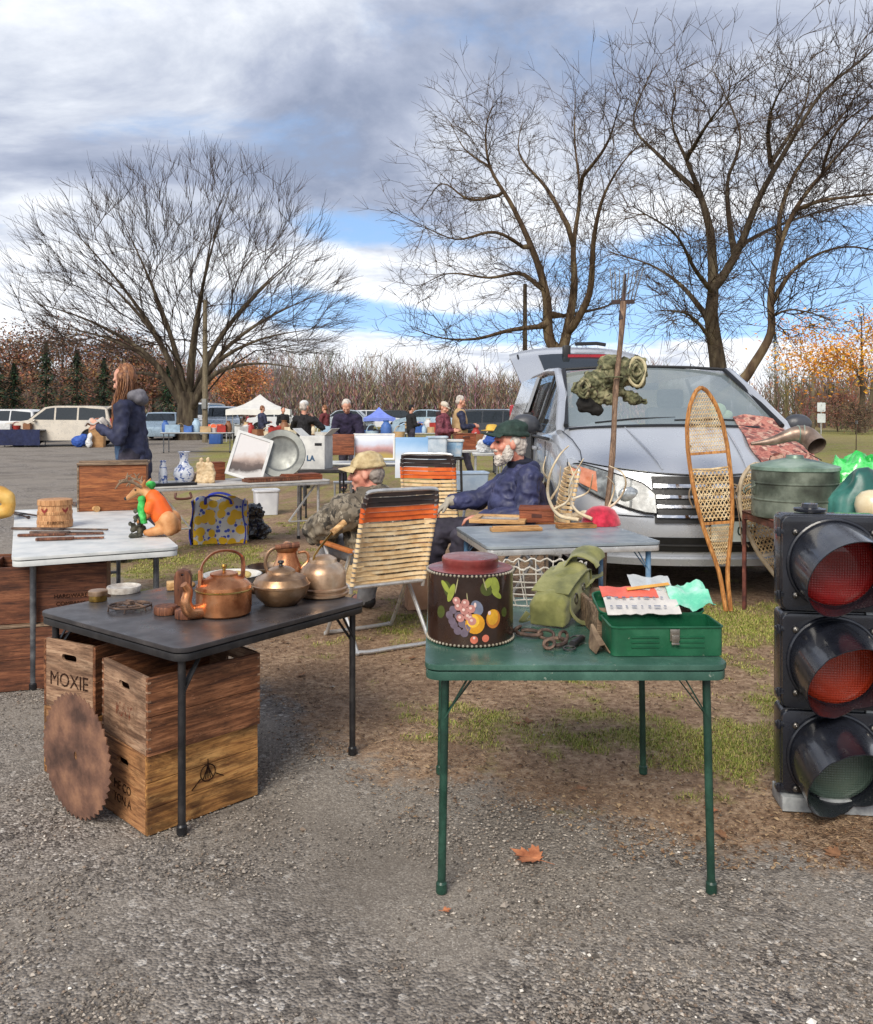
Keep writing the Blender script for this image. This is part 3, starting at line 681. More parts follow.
# ---- far wood: one mass of bare stems and brush
def far_wood(name, x0, x1, y0, y1, n, h, cols, seed, brush):
    r = random.Random(seed); mb = MB(); tint = []
    def col(k): return tuple(q*(.7+.6*r.random()) for q in r.choice(cols))
    for i in range(n):
        x = x0+(x1-x0)*r.random(); y = y0+(y1-y0)*r.random(); H = h*(.50+.55*r.random())*(1+.45*noise.noise(V((x*.06, y*.05, 4)))); w = r.gauss(0, .35); c = col(0); a0 = len(mb.v)
        p = [V((x, y, 0)), V((x+w*.4, y, H*.5)), V((x+w, y, H))]; mb.tube(p, [.075,.05,.018], 3, cap=False)
        for j in range(18):
            t = .15+.84*r.random(); q = p[0].lerp(p[2], t); L = H*(.12+.26*r.random()*(1.15-t)); a = r.random()*6.28; d = V((math.cos(a)*.75, math.sin(a)*.75, .62+.4*r.random())); m = q+d*L*.6
            mb.tube([q, m, q+d*L+V((0,0,L*.3))], [.035,.022,.012], 3, cap=False)
        tint += [c]*(len(mb.v)-a0)
    vs = [tuple(p) for p in mb.v]; fs = list(mb.f)
    for i in range(brush):
        x = x0+(x1-x0)*r.random(); y = y0-3+(y1-y0)*r.random(); z = h*.62*r.random()**1.6; L = .35+.5*r.random(); a = r.random()*6.28; o = len(vs)
        vs += [(x-.06, y, z), (x+.06, y, z), (x+L*math.cos(a)*.5, y+.2*math.sin(a), z+L)]; fs.append((o, o+1, o+2)); tint += [col(1)]*3
    struct(link(name, soup(name, vs, fs, tint, vcol_mat(name+'_bark', .95))), 'stuff')
WCOL = [S(112,96,88), S(134,116,104), S(96,82,76), S(150,132,120), S(124,104,92)]  # stem tints lightened so that distance haze is put into the colour
far_wood('far_wood', -75, 34, 118, 140, 2300, 8.8, WCOL, 80, 36000)
far_wood('roadside_wood', 36, 75, 74, 110, 420, 7.0, [S(120,100,84), S(98,84,74), S(140,116,94), S(96,92,74)], 81, 12000)
far_wood('hedgerow_wood', -95, -36, 92, 112, 420, 6.0, [S(120,100,86), S(98,84,76), S(142,112,90)], 82, 9000)
# ================================================================== materials shared by the market goods
GREENPAINT = worn('green_table_paint', S(58,92,80), S(44,76,66), S(82,118,104), S(156,164,152), .34, .30)
GREENLEG = worn('green_leg_paint', S(28,60,48), S(20,46,38), S(44,80,66), S(116,112,98), .16, .42, 14)
BLACKTOP = worn('black_vinyl_top', S(60,57,58), S(44,42,44), S(82,78,78), S(110,104,100), .16, .36, 6)
BLACKMET = worn('black_metal', S(34,33,35), S(24,24,26), S(52,50,50), S(110,104,98), .12, .4, 14)
WHITETOP = mat('white_plastic_top', S(206,208,206), S(186,190,190), S(218,218,214), scale=6, rough=.5, bump=.08, bscale=200)
GREYMET = mat('grey_metal_leg', S(92,94,98), S(70,72,76), S(120,122,124), scale=12, rough=.4, metal=.4)
ALU = mat('aluminium', S(206,206,204), S(176,176,176), rough=.36, scale=14, metal=.55)
STEEL = metal('dull_steel', S(150,146,140), S(96,92,88), rough=.45, scale=18)
RUSTM = mat('rusty_iron', S(92,76,68), S(54,44,42), S(132,108,92), scale=16, rough=.7, metal=.55, bump=.35, bscale=120)
BRASS = metal('old_brass', S(176,142,74), S(112,88,50), S(204,176,110), rough=.35, scale=12)
COPPER = mat('worn_copper', S(208,142,98), S(152,92,60), S(236,186,146), scale=7, rough=.32, metal=.9, bump=.1, bscale=30, detail=7)
BRONZE = mat('tarnished_bronze', S(168,134,102), S(112,86,66), S(200,172,146), scale=9, rough=.4, metal=.85, bump=.12, bscale=40, detail=7)
PEWTER = mat('tinned_copper', S(196,164,134), S(148,118,94), S(220,198,172), scale=8, rough=.4, metal=.85, bump=.1, bscale=40, detail=7)
BLACKP = mat('black_plastic', S(30,30,33), S(20,20,22), scale=20, rough=.4)
CREAMP = mat('cream_plastic', S(226,214,186), S(206,190,158), scale=12, rough=.5)
WHITEP = mat('white_paint', S(226,226,222), S(206,206,204), scale=10, rough=.5)
CRATE_A = wood('crate_dark_red', S(170,116,80), S(126,80,52), S(70,43,31), axis=0, stain=.6, scratch=.5)
CRATE_B = wood('crate_ochre', S(210,160,98), S(180,128,72), S(118,76,44), axis=0, stain=.75, scol=S(58,34,20), scratch=.2, sscale=5)
CRATE_E = wood('crate_end_pale', S(188,156,128), S(158,124,98), S(104,77,60), axis=1, stain=.55, scratch=.5)
CRATE_F = wood('crate_end_ochre', S(196,148,102), S(166,118,78), S(106,70,46), axis=1, stain=.55, scratch=.2)
CRATE_R = wood('crate_red_brown', S(150,98,68), S(118,72,50), S(72,44,34), axis=0, stain=.5, scratch=.25)
PINE = wood('pale_pine', S(222,184,130), S(200,156,104), S(160,116,72), axis=0, stain=.15)
PINEY = wood('pale_pine_y', S(222,184,130), S(200,156,104), S(160,116,72), axis=1, stain=.15)
WALNUT = wood('brown_wood', S(150,100,72), S(112,70,50), S(66,40,32), axis=2, stain=.4)
MAHOG = wood('reddish_box_wood', S(164,98,66), S(136,74,48), S(86,44,30), axis=0, stain=.2)
GREYWOOD = wood('weathered_wood', S(164,142,118), S(128,106,86), S(80,64,52), axis=0, stain=.5)
def ink(name, c, lo, hi):
    t = NT(name); t.set(Base_Color=(*c, 1), Roughness=.9); t.b.inputs['Specular IOR Level'].default_value = .1; t.l(t.ramp(t.noise(t.coord((1,1,1)), 48, 6, .8), [(lo, (0,0,0)), (hi, (1,1,1))]), t.b.inputs['Alpha']); return t.m
INKR = ink('faded_red_ink', S(136,76,58), .44, .62); INK = ink('stencil_ink', S(48,32,25), .34, .52)

def folding_table(name, label, loc, rz, w, d, h, top_m, edge_m, leg_m, legs, thick=.022, rim=.026, corner=.06, splay=.0, lr=.0125, brace=True, feet=None, group=None):
    """local frame: x along the width, y along the depth, origin on the ground under one corner"""
    t = thing(name, label, 'table', loc, rz, group)
    mb = MB(); mb.prism(rrect(w, d, corner, 5, w/2, d/2), .017, M=T(0,0,h-.017)); mb.build('tabletop', top_m, t, bevel=.007, seg=3)
    MB().prism(rrect(w-.022, d-.022, corner, 5, w/2, d/2), .006, M=T(0,0,h-.0225)).build('shadow_gap', BLACKMET, t)
    mb = MB(); mb.prism(rrect(w-.006, d-.006, corner, 5, w/2, d/2), rim, M=T(0,0,h-.022-rim)); mb.build('edge_rail', edge_m, t, bevel=.006)
    for (x, y) in legs:
        sx = -1 if x < w/2 else 1; sy = -1 if y < d/2 else 1
        mb = MB(); f = V((x+sx*splay, y+sy*splay, 0)); q = V((x, y, h-.028-rim*.5)); mb.tube([f, q], lr, 12); lg = mb.build('leg', leg_m, t)
        MB().lathe([(lr*.9,0),(lr*1.35,.0),(lr*1.35,.028),(lr,.034)], 12, f).build('foot_cap', feet or BLACKP, lg)
        if brace:
            mb = MB(); a = f.lerp(q, .80); b = V((x-sx*.085, y, h-.032-rim)); mb.bar(a+V((0,-.012*sy,0)), b+V((0,-.012*sy,0)), .014, .004); mb.bar(a+V((0,.010*sy,0)), b+V((sx*.02,.010*sy,0)), .012, .004); mb.build('brace', leg_m, t)
    return t
# green card table
folding_table('card_table', 'dark green metal card table with thin legs in the foreground', (-.035, 2.53, 0), 0, .91, .93, .70, GREENPAINT, GREENPAINT, GREENLEG, [(.062,.055),(.855,.055),(.062,.88),(.855,.88)], splay=.012, corner=.045, feet=GREENLEG)
# black card table
BT = V((-.866, 2.87, 0)); BA = math.atan2(.79, .60)
folding_table('card_table', 'black topped card table with black legs holding the copper kettles', BT, BA-PI/2+math.atan2(.0,1), .93, .97, .65, BLACKTOP, BLACKMET, BLACKMET, [(-.04+.08,.05),(.88,.05),(.05,.92),(.88,.92)], corner=.05, lr=.014) if False else None
BTM = T(BT) @ rotz(BA)
def on_bt(px, py): return PZ(px, py, .65)
folding_table('card_table', 'black topped card table with black legs holding the copper kettles', BT, BA, .95, .94, .65, BLACKTOP, BLACKMET, BLACKMET, [(.04,.045),(.90,.045),(.05,.89),(.90,.89)], corner=.05, lr=.0135)
# white folding table
WA = math.atan2(.44, .9); WL = V((-2.14, 4.28, 0))
t = folding_table('folding_table', 'white plastic folding table with grey legs holding the small wooden pail', WL, WA, .82, 2.35, .72, WHITETOP, WHITETOP, GREYMET, [(.10,.16),(.72,.16),(.10,2.2),(.72,2.2)], corner=.05, lr=.016, brace=False, rim=.028)
mb = MB(); mb.tube([(.10,.16,.22),(.72,.16,.22)], .011, 8); mb.build('leg_bar', GREYMET, t); mb = MB(); mb.tube([(.10,2.2,.22),(.72,2.2,.22)], .011, 8); mb.bar((.41,2.19,.22), (.41,1.6,.66), .014); mb.build('brace', GREYMET, t); MB().bar((.41,.17,.22), (.41,.75,.66), .014).build('brace', GREYMET, t)
# grey aluminium table in front of the van
GA = math.atan2(.20, 1.05); GL = V((.285, 4.76, 0))
t = folding_table('folding_table', 'grey topped table with blue legs in front of the silver minivan', GL, GA, 1.05, .86, .70, mat('blue_grey_top', S(132,142,150), S(112,122,130), S(150,158,162), scale=5, rough=.4), ALU, mat('blue_paint', S(84,124,160), S(62,98,134), S(120,150,176), scale=12, rough=.45), [(.06,.06),(.99,.06),(.06,.80),(.99,.80)], corner=.04, lr=.016, rim=.032)
mb = MB(); mb.bar((.30,.1,.66), (.52,.75,.10), .016); mb.build('brace', ALU, t); mb = MB(); mb.bar((.38,.1,.66), (.60,.75,.10), .016); mb.build('brace', ALU, t)

# ================================================================== crates
def crate(label, loc, rz, L, W, H, side_m, end_m, group=None, hole=True, word=None, wsize=.05, planks=3, joints=False, side_word=None, lid=False, emblem=False, ink=None):
    """L along local x (the long sides), W along y; ends at x=0 and x=L carry the hand holes"""
    t = thing('wooden_crate', label, 'crate', loc, rz, group); th = .014; r = random.Random(str(label))
    for y in (0, W-th):                                   # long sides
        mb = MB()
        for k in range(planks):
            z0 = H*k/planks; hh = H/planks-.0025
            mb.box((L/2, y+th/2+r.uniform(-.001,.001), z0+hh/2), (L-.002*r.random(), th, hh))
        mb.cur = 2; fy = y-.0004 if y == 0 else y+th+.0004
        for e in (.012, L-.012):
            for k in range(5): mb.box((e+r.uniform(-.002,.002), fy, H*(.1+.8*k/4)+r.uniform(-.008,.008)), (.0055,.002,.0055))
        if joints:
            mb.cur = 1
            for e in (.006, L-.006):
                for k in range(int(H/.016)):
                    if k % 2: mb.box((e, y+th/2, k*.016+.012), (.0135, th+.003, .009))
        sd = mb.build('side_board', [side_m, CRATE_E, RUSTM], t, bevel=.0015, seg=1)
        if side_word and y == 0: text(side_word, .05, INK, sd, frame_M(V((L*.5, -.0012, H*.45)), (1,0,0), (0,0,1)), depth=.0006)
        if emblem and y == 0:
            mb = MB(); c = V((L*.52, -.0022, H*.55))
            mb.tube([c+V((.03*math.cos(a),0,.03*math.sin(a))) for a in [2*PI*i/20 for i in range(20)]], .002, 4, closed=True)
            for i in range(5): mb.bar(c+V((-.02+.01*i,0,-.02)), c+V((0,0,.05-.012*abs(i-2))), .0025)
            mb.bar(c+V((-.065,0,-.045)), c+V((-.03,0,-.015)), .003); mb.bar(c+V((.065,0,-.03)), c+V((.03,0,-.01)), .003)
            mb.build('emblem', INK, sd)
    for x in (0, L-th):                                   # ends
        mb = MB(); hw, hh = .085, .026
        out = [(th,0),(W-th,0),(W-th,H),(th,H)]
        holes = [rrect(hw, hh, .0125, 4, W/2, H*.76)] if hole else []
        mb.prism(out, th, holes, frame_M(V((x, 0, 0)), (0,1,0), (0,0,1)))
        e = mb.build('end_board', end_m, t, bevel=.0015, seg=1)
        if word and x == 0:
            for i, wd in enumerate(word if isinstance(word, list) else [word]):
                text(wd, wsize, ink or INK, e, frame_M(V((-.0006, W*.5, H*(.42-.17*i))), (0,-1,0), (0,0,1)), depth=.0008, sx=.95)
    MB().box((L/2, W/2, .008), (L-2*th, W-2*th, .012)).build('bottom_board', side_m, t)
    if lid:
        mb = MB()
        for k in range(3): mb.box((L/2, W*(k+.5)/3, H+.007), (L+.006, W/3-.003, .013))
        mb.build('lid', GREYWOOD if lid == 'pale' else side_m, t, bevel=.002, seg=1)
    return t
CG = 'old wooden crates around the black card table'
CA = math.atan2(.72, .69)
c0 = G(147, 837)
# local x runs along the handle-hole end?  ends must face left-front: rotate so that the x=0 end faces (-.72,-.69)
crate('ochre wooden crate with dark stripes and round emblem, under the dark reddish crate', (c0.x, c0.y, 0), CA, .45, .36, .272, CRATE_B, CRATE_F, CG, word=['ME CO', 'TON A'], wsize=.045, planks=3, emblem=True)
u0 = V((math.cos(CA), math.sin(CA), 0))
crate('dark reddish finger-jointed crate stacked on the ochre crate', (c0.x+.004, c0.y-.006, .274), CA-.02, .45, .36, .27, CRATE_A, CRATE_E, CG, planks=2, joints=True, word=['KAY'], wsize=.07, ink=INKR)
MA = R(62); m0 = V((-1.325, 3.30, 0))
crate('pale crate lying under the MOXIE crate, behind the round saw blade', (m0.x, m0.y, 0), MA, .46, .30, .268, CRATE_B, CRATE_F, CG, planks=2)
crate('open wooden crate stamped MOXIE under the left corner of the black table', (m0.x, m0.y, .270), MA, .46, .30, .272, CRATE_A, CRATE_E, CG, word='MOXIE', wsize=.078, planks=2)
# under the white table
WG = 'brown crates under the white folding table'
k0 = V((-2.28, 4.40, 0))
crate('closed brown crate with pale weathered lid, lower one under the white table', (k0.x-.02, k0.y, 0), R(18), .56, .42, .325, CRATE_R, CRATE_R, WG, hole=False, planks=2, lid='pale')
crate('reddish brown crate with small black stencil, upper one under the white table', (k0.x-.06, k0.y+.03, .341), R(18), .58, .40, .30, CRATE_R, CRATE_R, WG, hole=False, planks=1, side_word=None)
crate('dark brown open crate at the left edge, partly behind the white table', (-2.72, 4.72, 0), R(10), .40, .40, .60, CRATE_R, CRATE_R, WG, hole=False, planks=3)
o = [x for x in bpy.data.objects if x.get('label', '').startswith('reddish brown crate with small')][0]
for i, wd in enumerate(('HARDWARE', 'COMPANY')): text(wd, .030, INK, o.children[0], frame_M(V((.40, -.0022, .13-.04*i)), (1,0,0), (0,0,1)), depth=.0006)
# large dovetailed box standing on the white table
WM = T(WL) @ rotz(WA)
def on_w(px, py): return PZ(px, py, .72)
b = on_w(79, 512); t = thing('wooden_box', 'large reddish wooden box with pale top boards at the back of the white table', 'box', (b.x, b.y, .722), R(16))
mb = MB(); mb.box((.235,.15,.17), (.47,.30,.34)); bx = mb.build('body', wood('box_front', S(176,112,66), S(146,86,50), S(96,52,32), axis=0, stain=.3), t, bevel=.003)
mb = MB(); mb.box((.235,.15,.350), (.50,.33,.018)); mb.box((.235,.09,.366), (.48,.10,.012)); mb.build('lid', GREYWOOD, t, bevel=.002)
mb = MB(); mb.box((-.007,.15,.17), (.012,.31,.342)); mb.build('end_board', GREYWOOD, t, bevel=.002)

# round saw blade leaning on the crates
mb = MB(); pts = []; nt = 46; r0 = .224
for i in range(nt):
    a = 2*PI*i/nt; b = 2*PI*(i+.62)/nt; pts += [(r0*math.cos(a), r0*math.sin(a)), (r0*.935*math.cos(a+.01), r0*.935*math.sin(a+.01))][::-1]; pts.append(((r0*.985)*math.cos(b), (r0*.985)*math.sin(b)))
pts = []
for i in range(nt):
    a = 2*PI*i/nt; pts += [(r0*.94*math.cos(a), r0*.94*math.sin(a)), (r0*math.cos(a+.10), r0*math.sin(a+.10))]
n_ = V((-.60,-.80,.16)).normalized(); g = G(67, 821); xax = V((-.8,.6,0)).normalized() * -1
M = frame_M(V((g.x, g.y, 0)) + (V((0,0,1))-n_*n_.z).normalized()*r0, xax, V((0,0,1)))
mb.prism(pts, .004, [[(.011*math.cos(2*PI*i/12), .016*math.sin(2*PI*i/12)) for i in range(12)]], M)
tag(mb.build('saw_blade', mat('rusty_blade', S(132,98,82), S(90,68,60), S(168,126,100), scale=9, rough=.6, metal=.45, bump=.25, bscale=70, detail=8), smooth=None), 'rusty round saw blade leaning against the stacked crates', 'saw blade')

# ================================================================== kettles and goods on the black table
ZB = .652
def put_bt(px, py): q = PZ(px, py, .65); return V((q.x, q.y, ZB))
# copper kettle
c = put_bt(224, 614); t = thing('kettle', 'large copper kettle with hooped handle at the front of the black table', 'kettle', c, R(8)); t.scale = (1.18,)*3
mb = MB(); mb.lathe([(.0,0),(.082,0),(.089,.006),(.092,.03),(.092,.082),(.090,.098),(.075,.112),(.05,.126),(.046,.130),(.046,.137),(.03,.142),(.012,.145),(0,.145)], 36); bd = mb.build('body', COPPER, t)
MB().tube(circ((0,0,.084), .0935, 36), .0032, 6, closed=True).build('band', BRASS, bd)
mb = MB(); mb.lathe([(.0,.144),(.006,.146),(.005,.155),(.010,.160),(.008,.167),(0,.169)], 12); mb.build('lid_knob', BRASS, t)
sp = bez([(-.070,-.05,.022),(-.100,-.075,.028),(-.112,-.085,.058),(-.106,-.082,.095),(-.118,-.092,.120)], 5); n = len(sp)
MB().tube(sp, [.026-.014*i/(n-1) for i in range(n)], 12).build('spout', COPPER, t)
hp = bez([(-.072,-.02,.105),(-.070,-.018,.165),(-.035,-.008,.205),(.015,.004,.212),(.052,.014,.195),(.062,.016,.165),(.060,.016,.118)], 5)
MB().tube(hp, .0135, 8, flat=.35).build('handle', mat('handle_copper', S(164,112,84), S(112,72,54), S(196,150,120), scale=14, rough=.4, metal=.6), t)
MB().box((-.074,-.02,.10), (.012,.05,.11)).build('handle_bracket', COPPER, t, bevel=.004)
# round brown kettle
c = put_bt(281, 604); t = thing('kettle', 'squat round bronze kettle with upright twisted handle, middle of the black table', 'kettle', c, R(0)); t.scale = (1.18,)*3
mb = MB(); mb.lathe([(0,0),(.058,0),(.062,.004),(.088,.03),(.099,.055),(.100,.064),(.103,.066),(.103,.071),(.099,.073),(.088,.094),(.055,.108),(.052,.110),(.050,.118),(.035,.128),(.014,.134),(0,.134)], 36); mb.build('body', BRONZE, t)
MB().lathe([(0,.133),(.008,.135),(.006,.141),(.012,.146),(.010,.152),(0,.154)], 12).build('lid_knob', BLACKMET, t)
sp = bez([(-.082,-.03,.058),(-.112,-.04,.066),(-.122,-.044,.09),(-.134,-.048,.112)], 5); n = len(sp); MB().tube(sp, [.020-.010*i/(n-1) for i in range(n)], 12).build('spout', BRONZE, t)
hp = bez([(-.045,-.015,.110),(-.052,-.018,.150),(-.040,-.014,.185),(-.012,-.004,.200),(.018,.006,.198)], 5); MB().tube(hp, .006, 8).build('handle', PEWTER, t)
MB().tube([(-.02,-.006,.200),(.062,.02,.206)], [.009,.011], 10).build('handle_grip', WALNUT, t)
# straight sided kettle with brass handle
c = put_bt(323, 595); t = thing('kettle', 'straight sided tinned kettle with tilted brass handle at the right end of the black table', 'kettle', c, R(0)); t.scale = (1.18,)*3
mb = MB(); mb.lathe([(0,0),(.090,0),(.094,.004),(.094,.012),(.088,.016),(.088,.022),(.092,.025),(.092,.030),(.086,.034),(.084,.085),(.076,.105),(.052,.122),(.050,.135),(.03,.146),(0,.150)], 36); mb.build('body', PEWTER, t)
sp = bez([(-.078,-.03,.050),(-.100,-.04,.056),(-.108,-.044,.085),(-.118,-.048,.108)], 5); n = len(sp); MB().tube(sp, [.018-.009*i/(n-1) for i in range(n)], 12).build('spout', BRONZE, t)
mb = MB(); mb.tube(bez([(-.03,-.03,.125),(-.028,-.028,.15),(0,0,.19),(.035,.03,.232)], 5), .010, 8, flat=.4); mb.build('handle', BRASS, t)
MB().tube([(.030,.026,.225),(.075,.060,.262)], [.012,.013], 10).build('handle_grip', PINE, t)
# copper pot behind
c = put_bt(287, 578); t = thing('jug', 'small pinkish copper jug with flared collar behind the round kettle', 'jug', c)
mb = MB(); mb.lathe([(0,0),(.066,0),(.070,.01),(.066,.06),(.048,.105),(.046,.125),(.054,.135),(.058,.15),(.048,.155),(.02,.165),(.012,.175),(0,.178)], 28); mb.build('body', COPPER, t)
MB().tube(bez([(.05,.01,.12),(.09,.02,.12),(.10,.02,.08),(.066,.01,.04)], 5), .007, 8).build('handle', COPPER, t)
# dark bowl behind
c = put_bt(268, 579); mb = MB(); mb.lathe([(0,.012),(.07,.012),(.096,.035),(.104,.06),(.098,.062),(.09,.04),(.066,.020),(0,.018)], 32); mb.lathe([(.05,0),(.06,0),(.075,.014),(.05,.014)], 24)
tag(mb.build('bowl', mat('dark_bowl', S(92,74,58), S(58,46,38), S(148,124,90), scale=8, rough=.4, metal=.5), smooth=50, loc=c), 'dark brown bowl behind the copper kettle and the round kettle', 'bowl')
# white basin with odds and ends
c = put_bt(232, 588); t = thing('basin', 'white enamel basin behind the copper kettle', 'basin', c)
mb = MB(); mb.lathe([(0,.006),(.085,.006),(.118,.05),(.134,.058),(.136,.061),(.132,.063),(.116,.056),(.084,.012),(0,.012)], 36); bs = mb.build('bowl', mat('white_enamel', S(216,212,202), S(188,182,170), scale=9, rough=.3, coat=.3), t, smooth=50)
MB().tube(circ((0,0,.0605), .135, 36), .003, 6, closed=True).build('rim', BLACKMET, bs)
mb = MB(); r = random.Random(5)
for i in range(5): mb.ell((r.uniform(-.05,.06), r.uniform(-.05,.05), .045+.012*r.random()), (.032,.026,.018), rotz(r.random()*3))
tag(mb.build('sponge', mat('pale_sponge', S(206,184,120), S(172,146,90), scale=30, rough=.9, bump=.4), loc=c), 'pale yellow crumpled sponges lying in the white enamel basin', 'sponge')
# brass tin
c = put_bt(98, 601); t = thing('tin', 'small round brass tin at the left of the black table', 'tin', c)
MB().lathe([(0,0),(.036,0),(.037,.002),(.037,.026),(0,.027)], 24).build('body', BRASS, t); MB().lathe([(.0385,.024),(.0395,.026),(.0395,.042),(.036,.045),(0,.046)], 24).build('lid', BRONZE, t)
# enamel lid
c = put_bt(124, 592); mb = MB(); mb.lathe([(0,.012),(.05,.014),(.062,.020),(.066,.026),(.072,.026),(.074,.018),(.070,.0),(.066,.0),(.06,.008),(0,.006)], 36)
tag(mb.build('pan_lid', mat('chipped_white', S(206,200,190), S(160,150,140), scale=30, rough=.45), loc=c), 'chipped white enamel lid lying behind the iron trivet', 'lid')
# iron trivet
c = put_bt(130, 610); t = MB(); t.tube(circ((0,0,.018), .082, 30, ry=.07), .0045, 7, closed=True); t.tube(circ((0,0,.020), .05, 24, ry=.042), .0045, 7, closed=True)
for a in (.3, 1.4, 2.4, 3.5, 4.6, 5.6): t.tube([(.03*math.cos(a),.025*math.sin(a),.026),(.082*math.cos(a),.07*math.sin(a),.018),(.086*math.cos(a),.073*math.sin(a),0)], .004, 6)
t.ell((0,0,.026), (.03,.022,.008)); t.box((.0,.0,.034), (.018,.05,.008), rotz(.5))
tag(t.build('trivet', RUSTM, loc=c, rot=(0,0,.2)), 'dark iron ring trivet on the black table', 'trivet')
for px, py, r_, h_, lab in ((166,614,.044,.032,'round flat wooden block behind, left of the copper kettle'), (187,618,.043,.034,'round flat wooden block nearest the copper kettle spout')):
    c = put_bt(px, py); mb = MB(); mb.lathe([(0,0),(r_*.96,0),(r_,.004),(r_,h_-.006),(r_*.92,h_),(0,h_+.001)], 28, sx=1.08)
    tag(mb.build('wooden_block', WALNUT, loc=c), lab, 'block', 'wooden blocks on the black table')
c = put_bt(184, 604); mb = MB(); mb.prism([(-.032,0),(.032,0),(.034,.12),(.026,.142),(.0,.150),(-.026,.142),(-.034,.12)], .05, [[(.006*math.cos(a), .128+.006*math.sin(a)) for a in (0,1,2,3,4,5)]], frame_M(V((0,0,0)), (1,.15,0), (0,0,1)))
tag(mb.build('wooden_holder', WALNUT, bevel=.003, loc=c), 'upright brown wooden holder with rounded top beside the copper kettle', 'holder')
c = put_bt(176, 590); mb = MB(); mb.box((0,0,.020), (.08,.05,.036), rotz(.4)); mb.ell((.05,.03,.016), (.03,.025,.016))
tag(mb.build('wooden_block', PINE, bevel=.004, loc=c), 'pale small wooden piece behind the upright brown holder', 'block', 'wooden blocks on the black table')

# ================================================================== goods on the green table
ZG = .702
def put_g(px, py): q = PZ(px, py, .70); return V((q.x, q.y, ZG))
TC = V((.113, 2.845, ZG)); TR = .143; TH = .232
t = thing('painted_tin', 'dark brown round tin with painted fruit and burgundy lid on the green table', 'tin', TC)
TINB = mat('tin_brown', S(50,30,20), S(30,18,14), S(86,62,26), scale=5, rough=.3, coat=.5, lo=.3, hi=.8)
TINT = mat('tin_burgundy', S(128,56,52), S(96,40,38), S(156,92,84), scale=6, rough=.38, coat=.25)
mb = MB(); mb.lathe([(TR-.004,0),(TR,.004),(TR,TH-.003),(TR-.004,TH),(.0,TH+.001)], 56); bd = mb.build('body', TINB, t)
mb = MB(); mb.lathe([(0,TH+.0025),(TR-.006,TH+.0025),(TR-.003,TH+.0015)], 56); mb.build('shoulder', TINT, t, fix=False)
mb = MB(); mb.lathe([(.092,TH+.002),(.092,TH+.014),(.0945,TH+.018),(.0945,TH+.034),(.091,TH+.038),(.0,TH+.039)], 48); mb.build('lid', TINT, t)
mb = MB()
for i in range(64):
    a = 2*PI*i/64
    for z, rr in ((.006, TR+.001), (TH-.004, TR+.001)): mb.ell((rr*math.cos(a), rr*math.sin(a), z), .0046, n=7, m=5)
mb.build('beaded_trim', mat('pewter_bead', S(200,190,170), S(160,148,128), rough=.4, metal=.6), t)
def cyl_disc(mb, u, v, ru, rv, lift, rot=0, n=18, shape=None):
    vs = []; 
    for ring in (0, .5, 1):
        for i in range(n if ring else 1):
            a = 2*PI*i/n; q = shape(a) if shape else 1; x = ru*ring*q*math.cos(a); y = rv*ring*q*math.sin(a); x, y = x*math.cos(rot)-y*math.sin(rot), x*math.sin(rot)+y*math.cos(rot)
            th = -PI/2+TILT+(u+x)/TR; vs.append(V(((TR+lift)*math.cos(th), (TR+lift)*math.sin(th), v+y)))
    fs = [(0, 1+i, 1+(i+1) % n) for i in range(n)]+[(1+i, 1+n+i, 1+n+(i+1) % n, 1+(i+1) % n) for i in range(n)]
    mb.add(vs, fs)
TILT = -.02
def art(name, col, items, rough=.4):
    m = mat('paint_'+name+'%d' % len(MC), col, tuple(x*.75 for x in col), scale=40, rough=rough, coat=.3)
    for k, it in enumerate(items): mb = MB(); it = list(it); it[2] *= 1.32; it[3] *= 1.32; cyl_disc(mb, *it); mb.build(name, m, bd, fix=False)
k = TR*2/92
def uv(px, py): return ((px-470)*k*1.0, (640-py)*k*.96+.018)
leafs = lambda a: .55+.45*abs(math.cos(a*1.0))
gr = [(452,622),(457,612),(451,606),(456,628),(463,630),(450,618),(461,620),(447,612),(466,625)]
pk = [(457,602),(463,606),(459,614),(467,612),(464,598),(470,604),(455,596),(471,617)]
art('painted_leaf', S(74,82,30), [(*uv(445,585), .012,.022,.0006,.4), (*uv(487,583), .018,.018,.0006,.3), (*uv(509,611), .010,.012,.0006,.2), (*uv(436,610), .012,.016,.0006,-.3)])
art('painted_leaf', S(150,160,66), [(*uv(449,588), .008,.024,.0011,-.35,14), (*uv(442,582), .007,.018,.0011,.7,14), (*uv(496,580), .012,.022,.0011,.35,14), (*uv(488,577), .009,.014,.0011,-.6,14), (*uv(498,590), .007,.018,.0011,.9,14)])
art('painted_stem', S(168,160,120), [(*uv(455,580), .0015,.020,.0014,-.2,8), (*uv(484,578), .0015,.018,.0014,.3,8), (*uv(466,592), .0012,.012,.0014,.1,8)])
art('painted_plum', S(120,126,146), [(*uv(476,603), .014,.019,.0009,.5)])
art('painted_grape', S(112,98,112), [(*uv(*p), .0098,.0098,.0010+.00012*i) for i, p in enumerate(gr)])
art('painted_grape', S(188,128,120), [(*uv(*p), .0098,.0098,.0022+.00012*i) for i, p in enumerate(pk)])
art('painted_peach', S(196,120,44), [(*uv(494,616), .020,.023,.0012)])
art('painted_peach', S(222,164,44), [(*uv(493,614), .016,.019,.0016)])
art('painted_orange', S(214,150,34), [(*uv(474,620), .0235,.0245,.0020)])
art('painted_orange', S(240,190,64), [(*uv(472,617), .0150,.0160,.0024)])
art('painted_cherry', S(206,112,88), [(*uv(473,637), .0095,.0095,.0012), (*uv(485,636), .0090,.0090,.0012)])
